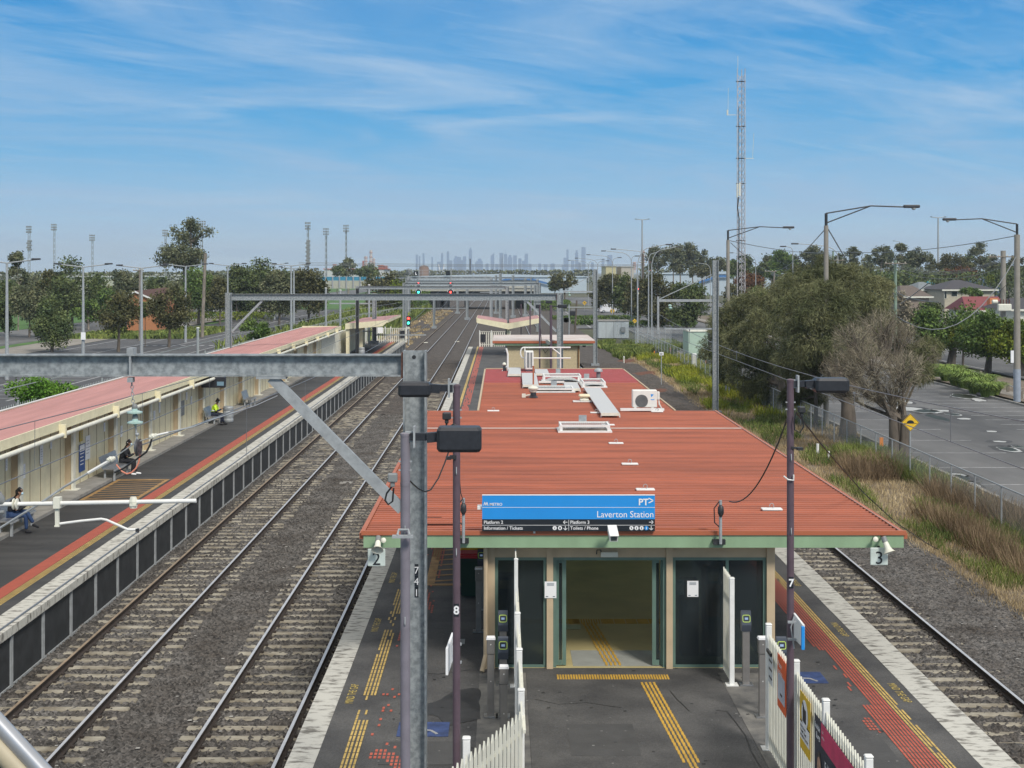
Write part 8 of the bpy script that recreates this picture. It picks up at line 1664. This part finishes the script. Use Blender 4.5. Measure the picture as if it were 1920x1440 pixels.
def brickhouse():
    Y = 200; sc = F / Y; P_ = lambda a, b, y=Y: ((a - VX) / sc, y, CH - (b - VY) / sc); t = E('house', 'orange brick house with a brown gabled roof behind the left car park', 'house', P_(268, 590)); mb = MB(); x0, x1, xm = P_(238, 0)[0], P_(296, 0)[0], P_(253, 0)[0]; ze, zr = P_(0, 566)[2], P_(0, 547)[2]
    mb.prism([(x0, Y, -1), (x1, Y, -1), (x1, Y, ze), (xm, Y, zr - .15), (x0, Y, ze + .5)], (0, 10, 0)); mb.build('wall', m_brick, t)
    mb = MB(); mb.prism([(x0 - .3, Y - .3, ze + .45), (xm, Y - .3, zr), (xm, Y - .3, zr + .12), (x0 - .3, Y - .3, ze + .57)], (0, 10.5, 0)); mb.add([(xm, Y - .3, zr + .121), (x1 + .4, Y - .3, ze - .05), (x1 + .4, Y + 10, ze + 1.2), (xm + 2, Y + 10, zr + .5)], [(0, 1, 2, 3)]); mb.build('roof', m_brroof, t); mb = MB(); mb.bar((x0 - .3, Y - .34, ze + .47), (xm, Y - .34, zr + .05), .06, .22); mb.bar((xm, Y - .34, zr + .05), (x1 + .4, Y - .34, ze - .1), .06, .22); mb.build('bargeboard', m_white, t)
    mb = MB(); mb.box(P_(278, 0)[0], P_(283, 0)[0], Y - .05, Y - .002, P_(0, 584)[2], P_(0, 567)[2]); mb.build('window', m_signwhite, t); mb = MB(); mb.tube([P_(247, 548, Y + 5), P_(247, 536, Y + 5)], .04, 5); mb.bar(P_(242, 537, Y + 5), P_(250, 537, Y + 5), .04, .04); mb.build('aerial', m_galv2, t)
brickhouse()
# vehicles
def van(px0, px1, base, lab, kind='van', flip=1, gz=GZR, Y=None, col=None):
    Y = Y or GY(base, gz); sc = F / Y; x0, x1 = (px0 - VX) / sc, (px1 - VX) / sc; L_ = x1 - x0; t = E('parked_' + kind, lab, kind, ((x0 + x1) / 2, Y, gz)); X = lambda u: x0 + L_ * (u if flip > 0 else 1 - u)
    if kind == 'van': prof = [(0, .35), (0, 1.75), (.03, 1.95), (.58, 1.97), (.66, 1.85), (.82, 1.22), (.97, .98), (1, .7), (1, .35)]; win = [(.60, 1.25), (.64, 1.75), (.68, 1.72), (.78, 1.25)]
    else: prof = [(0, .3), (0, .85), (.14, .95), (.28, 1.40), (.62, 1.42), (.78, .98), (.98, .85), (1, .6), (1, .3)]; win = [(.20, 1.0), (.30, 1.34), (.60, 1.36), (.73, 1.0)]
    mb = MB(); mb.prism([(X(a), Y, gz + b) for a, b in prof], (0, 1.75, 0)); mb.build('body', col or M('vehicle_white', (.75, .75, .76), .25, coat=.5), t); mb = MB(); mb.prism([(X(a), Y - .006, gz + b) for a, b in win], (0, .004, 0)); mb.build('side_window', m_black, t)
    for u in (.17, .82):
        mb = MB(); mb.lathe((X(u), Y - .02, gz + .33), [(.2, 0), (.33, .0), (.33, .2)], 16, (0, 1, 0)); w__ = mb.build('wheel', m_black, t); mb = MB(); mb.lathe((X(u), Y - .03, gz + .33), [(.18, 0), (.18, .008)], 12, (0, 1, 0)); mb.build('rim', m_galv2, w__)
    mb = MB(); mb.box(min(X(.985), X(1.005)), max(X(.985), X(1.005)), Y - .004, Y + .3, gz + .62, gz + .8); mb.build('headlight', m_lens, t); mb = MB(); mb.box(min(X(-.003), X(.01)), max(X(-.003), X(.01)), Y - .004, Y + .2, gz + .8, gz + 1.1); mb.build('tail_light', m_red if False else M('tail_red', (.4, .02, .02), .4), t)
van(1125, 1165, 587, 'white panel van parked beyond the right car park trees'); van(1119, 1130, 579, 'pale car half hidden behind the white van', 'car', Y=330, col=M('silver_car', (.4, .41, .43), .3)); van(384, 399, 589, 'small white vehicle by the hedge behind the leaning timber pole', 'car', gz=GZL)
# ================================================================ BACKGROUND
def bridge():
    Y = 345; sc = F / Y; P_ = lambda a, b, y=Y: ((a - VX) / sc, y, CH - (b - VY) / sc); t = E('road_bridge', 'low concrete road bridge crossing over the far end of the tracks', 'bridge', P_(880, 565)); x0, x1 = P_(735, 0)[0], P_(1010, 0)[0]
    mb = MB(); mb.box(x0, x1, Y, Y + 16, P_(0, 546)[2], P_(0, 538)[2]); mb.build('deck', M('pale_bridge_concrete', (.38, .37, .32), .8), t); mb = MB(); mb.box(x0, x1, Y - .2, Y - .01, P_(0, 540.5)[2], P_(0, 536)[2]); mb.build('parapet', M('parapet_concrete', (.42, .41, .36), .8), t)
    mb = MB(); mb.box(x0, x1, Y + .5, Y + 15.5, P_(0, 557)[2], P_(0, 546)[2] - .01); mb.build('girders', m_dark, t)
    for px in (822, 836, 874, 932, 955): mb = MB(); a = P_(px, 0)[0]; mb.box(a - .45, a + .45, Y + .6, Y + 14, -1.4, P_(0, 557.2)[2]); mb.build('pier', m_dark, t)
    mb = MB(); mb.box(x0, P_(838, 0)[0], Y + 4, Y + 15, -1.4, P_(0, 557.2)[2] - .02); mb.box(P_(968, 0)[0], x1, Y + 4, Y + 15, -1.4, P_(0, 557.2)[2] - .02); mb.build('abutment', M('abutment_dark', (.04, .04, .035), .9), t)
    mb = MB()
    for i in range(38): a = x0 + (x1 - x0) * i / 37; mb.bar((a, Y - .1, P_(0, 536)[2]), (a, Y - .1, P_(0, 527)[2]), .08, .08)
    mb.bar((x0, Y - .1, P_(0, 527)[2]), (x1, Y - .1, P_(0, 527)[2]), .08, .08); mb.build('safety_screen', m_galv2, t)
bridge()
def embank(pts, y0, y1, lab, h, mat='green'):
    pass
for px0, px1, lab in ((960, 1120, 'right'), (640, 790, 'left')):
    Y = 365; x0, x1 = (px0 - VX) * Y / F, (px1 - VX) * Y / F; mb = MB(); 
    za, zb = (2.2, -1.5) if lab == 'right' else (-1.5, 2.2)
    mb.prism([(x0, Y - 6, -1.6), (x1, Y - 6, -1.6), (x1, Y + 4, zb), (x0, Y + 4, za)], (0, 12, 0)); structure('embankment', mb, m_ground)
def shed(px0, px1, top, base, Y, mat, roof, lab, name='warehouse', gz=-1.5, bands=None, ridge=0):
    sc = F / Y; x0, x1 = (px0 - VX) / sc, (px1 - VX) / sc; zt = CH - (top - VY) / sc; t = E(name, lab, name.replace('_', ' '), ((x0 + x1) / 2, Y, gz)); mb = MB(); mb.box(x0, x1, Y, Y + 40, gz, zt); mb.build('wall', mat, t); mb = MB(); xm = (x0 + x1) / 2
    mb.prism([(x0 - .5, Y - .5, zt + .01), (x1 + .5, Y - .5, zt + .01), (x1 + .5, Y - .5, zt + .4), (xm, Y - .5, zt + .4 + ridge), (x0 - .5, Y - .5, zt + .4)], (0, 41, 0)); mb.build('roof', roof, t)
    return t, x0, x1, zt
m_wh = M('pale_blue_warehouse', (.42, .50, .56), .6, 0, .06, .1); m_blueband = M('blue_band', (.05, .16, .38), .6); m_cladw = M('white_warehouse', (.5, .51, .5), .7, 0, .05, .1)
t_, x0_, x1_w, zt_ = shed(770, 1100, 520, 545, 620, m_wh, m_wh, 'long pale blue and white warehouse beyond the bridge', ridge=1.0)
mb = MB(); Yw = 618.8; mb.prism([U(920, 531, Yw), U(955, 520, Yw), U(990, 520, Yw), U(1035, 532, Yw), U(1035, 535, Yw), U(985, 524, Yw), U(958, 524, Yw), U(920, 534, Yw)], (0, .3, 0)); mb.build('blue_band', m_blueband, t_)
t_, *_ = shed(1240, 1480, 514, 540, 560, m_wh, m_wh, 'pale blue warehouse behind the right car park trees', ridge=.6); Yw = 558.8; mb = MB(); mb.prism([U(1310, 528, Yw), U(1345, 516, Yw), U(1365, 516, Yw), U(1365, 520, Yw), U(1347, 520, Yw), U(1310, 532, Yw)], (0, .3, 0)); mb.build('blue_band', m_blueband, t_)
shed(-60, 345, 512, 535, 800, m_cladw, m_cladw, 'very long white warehouse behind the left trees'); shed(608, 720, 505, 520, 760, m_cladw, M('red_orange_roof', (.5, .14, .08), .6), 'white warehouse with a red orange roof above the noise wall'); shed(120, 260, 520, 540, 520, M('cream_warehouse', (.40, .40, .32), .7), m_cladw, 'cream low warehouse behind the gum trees')
shed(1136, 1155, 500, 512, 900, M('yellow_block', (.50, .45, .24), .7), M('yellow_block2', (.45, .4, .22), .7), 'small yellow industrial block with rooftop pipes', 'industrial_block'); shed(1165, 1188, 501, 513, 900, M('beige_block', (.44, .40, .33), .7), MATS['beige_render'], 'beige industrial block right of the yellow one', 'industrial_block')
shed(1690, 1752, 520, 535, 420, M('teal_shed', (.06, .30, .38), .6), M('teal_shed_roof', (.1, .35, .42), .6), 'teal shed roof above the pale grey house'); shed(1780, 1880, 516, 533, 420, M('slate_blue_shed', (.07, .12, .19), .6), MATS['slate_blue_shed'], 'slate blue shed behind the dark hipped roof')
def noisewall():
    Y = 330; sc = F / Y; P_ = lambda a, b: ((a - VX) / sc, Y, CH - (b - VY) / sc); t = E('noise_wall', 'noise wall with teal upper panels and cream lower panels beyond the left car park', 'wall', P_(660, 540)); x0, x1 = P_(600, 0)[0], P_(722, 0)[0]
    mb = MB(); mb.box(x0, x1, Y, Y + .2, P_(0, 526)[2], P_(0, 519)[2]); mb.build('teal_panels', M('teal_panel', (.05, .24, .36), .4, 0, .25, .6), t); mb = MB(); mb.box(x0, x1, Y, Y + .2, P_(0, 541)[2], P_(0, 526.1)[2]); mb.build('cream_panels', M('wall_cream', (.40, .41, .33), .7), t)
    for i in range(11): a = P_(598 + i * 12.9, 0)[0]; mb = MB(); mb.box(a - .14, a + .14, Y - .25, Y - .01, P_(0, 541)[2], P_(0, 519)[2]); mb.build('post', m_galv2, t)
noisewall()
m_refinery = M('refinery_metal', (.52, .49, .47), .5); m_refred = M('refinery_red', (.42, .14, .10), .6)
def stack(px, top, base, Y, r_, mat, lab): 
    a, b = U(px, top, Y), U(px, base, Y); t = E('refinery_stack', lab, 'chimney', b); mb = MB(); mb.tube([b, a], [r_ * 1.2, r_], 8); mb.build('stack', mat, t, smooth=True); mb = MB()
    for k in range(4): z = b[2] + (a[2] - b[2]) * (.35 + k * .18); mb.lathe((b[0], Y, z), [(r_ * 1.5, 0), (r_ * 1.5, r_ * .3)], 10)
    mb.build('platform_rings', m_refred, t)
for a in [(686, 480, 515, 1300, 1.3, m_refinery, 'thin white stack left of the tallest refinery stack'), (695.5, 469, 515, 1300, 1.2, m_refinery, 'tallest thin refinery stack'), (701, 484, 515, 1300, 1.0, m_refinery, 'short stack right of the tallest refinery stack'), (681, 489, 515, 1300, .8, m_refred, 'shortest reddish stack at the refinery left'), (714, 497, 515, 1250, 2.2, m_refred, 'stout reddish tower right of the refinery stacks'), (722, 498, 515, 1250, 2.0, m_refred, 'second stout reddish tower right of the refinery stacks'), (627.5, 495, 512, 1000, 1.1, m_refinery, 'pale stack above the red orange roof'), (1205, 468, 512, 1200, 1.4, m_refinery, 'tall white stack behind the curved lamps'), (1219.5, 466, 508, 1200, 1.1, m_refred, 'reddish stack right of the tall white stack'), (1189.5, 491, 512, 1200, 1.2, m_refinery, 'short grey stack right of the beige block')]: stack(*a)
for i, (px, w_, top) in enumerate(((716, 22, 506), (702, 16, 504), (735, 10, 508))): c = U(px, 520, 1150); mb = MB(); mb.box(c[0] - w_ * .2, c[0] + w_ * .2, 1150, 1160, -1, CH - (top - VY) * 1150 / F); mb.build('container_stack', m_refred, loc=c, label=('rusty red block below the stout towers', 'rusty red block below the thin stacks', 'small rusty red block right of the towers')[i], cat='industrial block')
def tank(): c = U(795, 512, 900); t = E('storage_tank', 'brown domed storage tank behind the left signal pair', 'tank', c); r_ = 3.1; mb = MB(); mb.lathe((c[0], 900, -1), [(r_, 0), (r_, 11.2), (r_ * .7, 12.3), (.1, 12.8)], 18); mb.build('tank', M('tank_brown', (.20, .13, .10), .8), t, smooth=True); mb = MB(); mb.tube([(c[0] + (r_ + .1) * math.cos(q), 900 + (r_ + .1) * math.sin(q), 11.2) for q in [k * math.pi / 8 for k in range(17)]], .12, 4); mb.build('railing', m_dark, t)
tank()
for i, (a, b, c_, d) in enumerate(((822, 500, 827, 512), (833, 500, 829, 512))): wire('harbour_crane', [U(c_, d, 1400), U((a + c_) / 2, (b + d) / 2, 1400), U(a, b - 4, 1400)], .5, m_signwhite, ('white crane jib leaning left before the skyline', 'white crane jib leaning right before the skyline')[i], 'crane')
# far tree lines
def treeline(px0, px1, Y, top, lab, mat='gum', n=2600, amp=4):
    x0, x1 = (px0 - VX) * Y / F, (px1 - VX) * Y / F; X = rng.uniform(x0, x1, n); zt = CH - (top - VY) * Y / F; hh = np.array([zt + 1.5 + amp * Y / F * 1.2 * mn.noise(Vector((x * 30 / Y * 4, 2, 0))) for x in X]); Zs = -1.5 + (hh + 1.5) * rng.random(n) ** .6
    V, Fa = leaves(np.stack([X, Y + rng.uniform(-6, 6, n), Zs], 1), 3.2 * Y / F * 1.6, .8); props(npmesh('far_woodland', V, Fa, LM[mat]), lab, 'trees', None, 'stuff')
treeline(-80, 420, 700, 516, 'distant line of trees behind the left warehouses', 'gum', 5000); treeline(720, 1110, 1000, 511, 'thin distant dark tree line below the skyline', 'gum', 4200, 3); treeline(1200, 2000, 620, 507, 'distant tree line along the right horizon', 'gum', 9000, 5); treeline(380, 760, 900, 513, 'distant tree line behind the noise wall', 'gum', 3500, 3); treeline(1480, 2000, 330, 522, 'bushy belt of trees behind the houses on the right', 'dark', 9000, 7)
treeline(-100, 130, 330, 538, 'bushy belt behind the left streets', 'dark', 6000, 6); treeline(330, 600, 340, 536, 'bushy belt behind the tall gum tree', 'brown', 6000, 6)
# sports ground light towers
for a in [(55, 520, 424, 5, 'floodlight tower with dishes at the far left'), (102, 560, 420, 4, 'slim floodlight tower second from the left'), (173.5, 600, 440, 4, 'slim floodlight tower right of the large dark tree'), (310.5, 560, 431, 4, 'floodlight tower left of the tall gum'), (378, 560, 414, 6, 'floodlight tower behind the tall gum top'), (577.5, 480, 417, 4, 'floodlight tower with bulky telecom antennas'), (611.5, 520, 428, 4, 'floodlight tower left of the last one'), (649, 520, 422, 3.5, 'rightmost floodlight tower above the open gum')]:
    tw, X0_, w0_, s0_ = lattice(a[0], a[1], a[2] + 4, 520, a[3] * .8, a[4], 'floodlight_tower', .09, 2.2, m_galv, 'light tower', -1)
    hw = (5 if a[0] != 378 else 8) / s0_; zt = CH - (a[2] + 3 - VY) / s0_
    for r_ in range(3):
        mb = MB()
        for k in range(4): x = X0_ + (k - 1.5) * hw * .55; mb.box(x - hw * .2, x + hw * .2, a[1] - .8, a[1] - .5, zt - r_ * .95, zt - r_ * .95 + .6)
        mb.build('lamp_row', m_grey, tw)
    if a[0] in (55, 577.5):
        mb = MB(); 
        for k in range(5 if a[0] == 55 else 12): z = CH - ((452 + k * 4) - VY) / s0_; mb.bbox(X0_ - 4 / s0_ * (1 if k % 2 else .6), X0_ + 4 / s0_ * (.7 if k % 2 else 1), a[1] - .9, a[1] + .6, z - .35, z + .3, .05)
        mb.build('antenna_cluster', m_grey, tw)
# skyline of the distant city
m_sky = M('city_glass', (.10, .20, .38), .5, 0, .1, .01); YS = 5200.0
def tower(px, w_, top, lab, cap=None):
    sc = F / YS; x = (px - VX) / sc; ww = w_ / sc / 2; z = CH - (top - VY) / sc; t = E('city_tower', lab, 'skyscraper', (x, YS, -1.6), 'hazy skyscrapers on the horizon'); mb = MB()
    Y0 = YS + random.uniform(-150, 150)
    mb.box(x - ww, x + ww, Y0, Y0 + ww * 2, -1.6, z)
    if cap == 'spire': mb.box(x - ww * .1, x + ww * .1, Y0 + ww, Y0 + ww * 1.2, z + .01, z + 18)
    if cap == 'step': mb.box(x - ww * .55, x + ww * .55, Y0 + ww * .3, Y0 + ww * 1.4, z + .01, z + 9)
    if cap == 'slant': mb.prism([(x - ww, Y0, z + .01), (x + ww, Y0, z + .01), (x + ww, Y0, z + 14)], (0, ww * 2, 0))
    mb.build('shaft', m_sky, t)
    mb = MB(); zz = 6
    while zz < z - 5: mb.box(x - ww - .2, x + ww + .2, Y0 - .3, Y0 - .05, zz, zz + 1.6); zz += 7
    if mb.v: mb.build('window_bands', M('city_band', (.16, .26, .42), .4), t)
SKY = [(779, 4, 477, None, 'lone slim tower at the left end of the skyline'), (785, 3, 480, None, 'shorter slim tower beside the left end of the skyline'), (798, 3.5, 476, None, 'slim tower above the brown storage tank'), (807, 3, 481, None, 'slim tower right of the brown storage tank'), (829.5, 4, 475, None, 'tall slim tower above the white cranes'), (839, 4.5, 471, None, 'tall slim tower left of the black sign board'), (820, 8, 490, None, 'low broad tower above the cranes'), (853, 9, 484, 'step', 'stepped tower left of the thin black pole'), (861, 8, 482, None, 'flat tower beside the stepped tower'), (872, 6, 481, None, 'flat tower left of the tallest central tower'), (882, 6, 469, 'step', 'tallest tower in the central cluster'), (893, 5, 492, None, 'low tower right of the tallest central tower'),
  (900, 12, 490, 'step', 'broad stepped tower in the middle of the skyline'), (913, 6, 494, None, 'low tower in the gap of the skyline'), (923, 7, 480, 'slant', 'slant topped tower in the middle of the skyline'), (932, 6, 495, None, 'low flat block right of the slant topped tower'), (940, 7.5, 474, None, 'flat topped tall tower right of centre'), (948, 6, 476, 'spire', 'spired tower right of centre'), (956, 9, 483, 'step', 'wide stepped tower right of the spired tower'), (966, 7, 478, None, 'dense tall tower at the right of the central cluster'), (974, 6, 485, None, 'medium tower right of the central cluster'), (987.5, 6.5, 475, None, 'isolated tall tower right of the central cluster'), (981, 6, 489, None, 'low tower left of the isolated tall tower'), (995, 6, 494, None, 'low tower right of the isolated tall tower'), (1011, 5, 494, None, 'small tower in the wide gap'), (1024, 6.5, 495, None, 'small flat tower in the wide gap'), (1037, 8, 494, None, 'small twin tower in the wide gap'),
  (1062, 8, 483, None, 'flat tower at the left of the right cluster'), (1066, 4, 467, None, 'tall slim tower at the left of the right cluster'), (1072, 6, 488, None, 'medium block in the right cluster'), (1081, 6, 474, 'step', 'tall stepped tower in the right cluster'), (1095, 7.5, 463, None, 'tallest tower in the right cluster'), (1088, 6, 492, None, 'low block in the right cluster'), (1110, 5, 492, None, 'low tower right of the tallest right tower'), (1129, 5, 486, None, 'low tower near the beige sheds'), (1145, 9, 478, None, 'pale flat tower above the yellow block'), (1054, 6, 497, None, 'very low block left of the right cluster'), (845, 6, 488, None, 'medium block between the slim towers'), (867, 5, 488, None, 'narrow infill block in the central cluster'), (953, 12, 496, None, 'wide low block right of centre'), (1161, 4, 499, None, 'tiny tower between the yellow and beige blocks'), (888, 5, 497, None, 'very low block beside the thin black pole')]
for a in SKY: tower(a[0], a[1], a[2], a[4], a[3])
wire('flag_pole', [U(881.5, 515, 700), U(881.5, 485, 700)], .3, m_dark, 'thin black pole standing before the central skyline', 'pole')
# ================================================================ HAZE
mb = MB(); mb.box(-4500, 4500, -260, 6500, -2.6, 128)
hz = mb.build('haze', bpy.data.materials.new('haze_air'), kind='stuff'); hm = hz.data.materials[0]; hm.use_nodes = True; ht = hm.node_tree; ht.nodes.clear()
ho = ht.nodes.new('ShaderNodeOutputMaterial'); hv = ht.nodes.new('ShaderNodeVolumePrincipled'); hv.inputs['Color'].default_value = (.82, .92, 1.0, 1); hv.inputs['Density'].default_value = 1.7e-4; hv.inputs['Anisotropy'].default_value = .1; ht.links.new(hv.outputs[0], ho.inputs['Volume'])
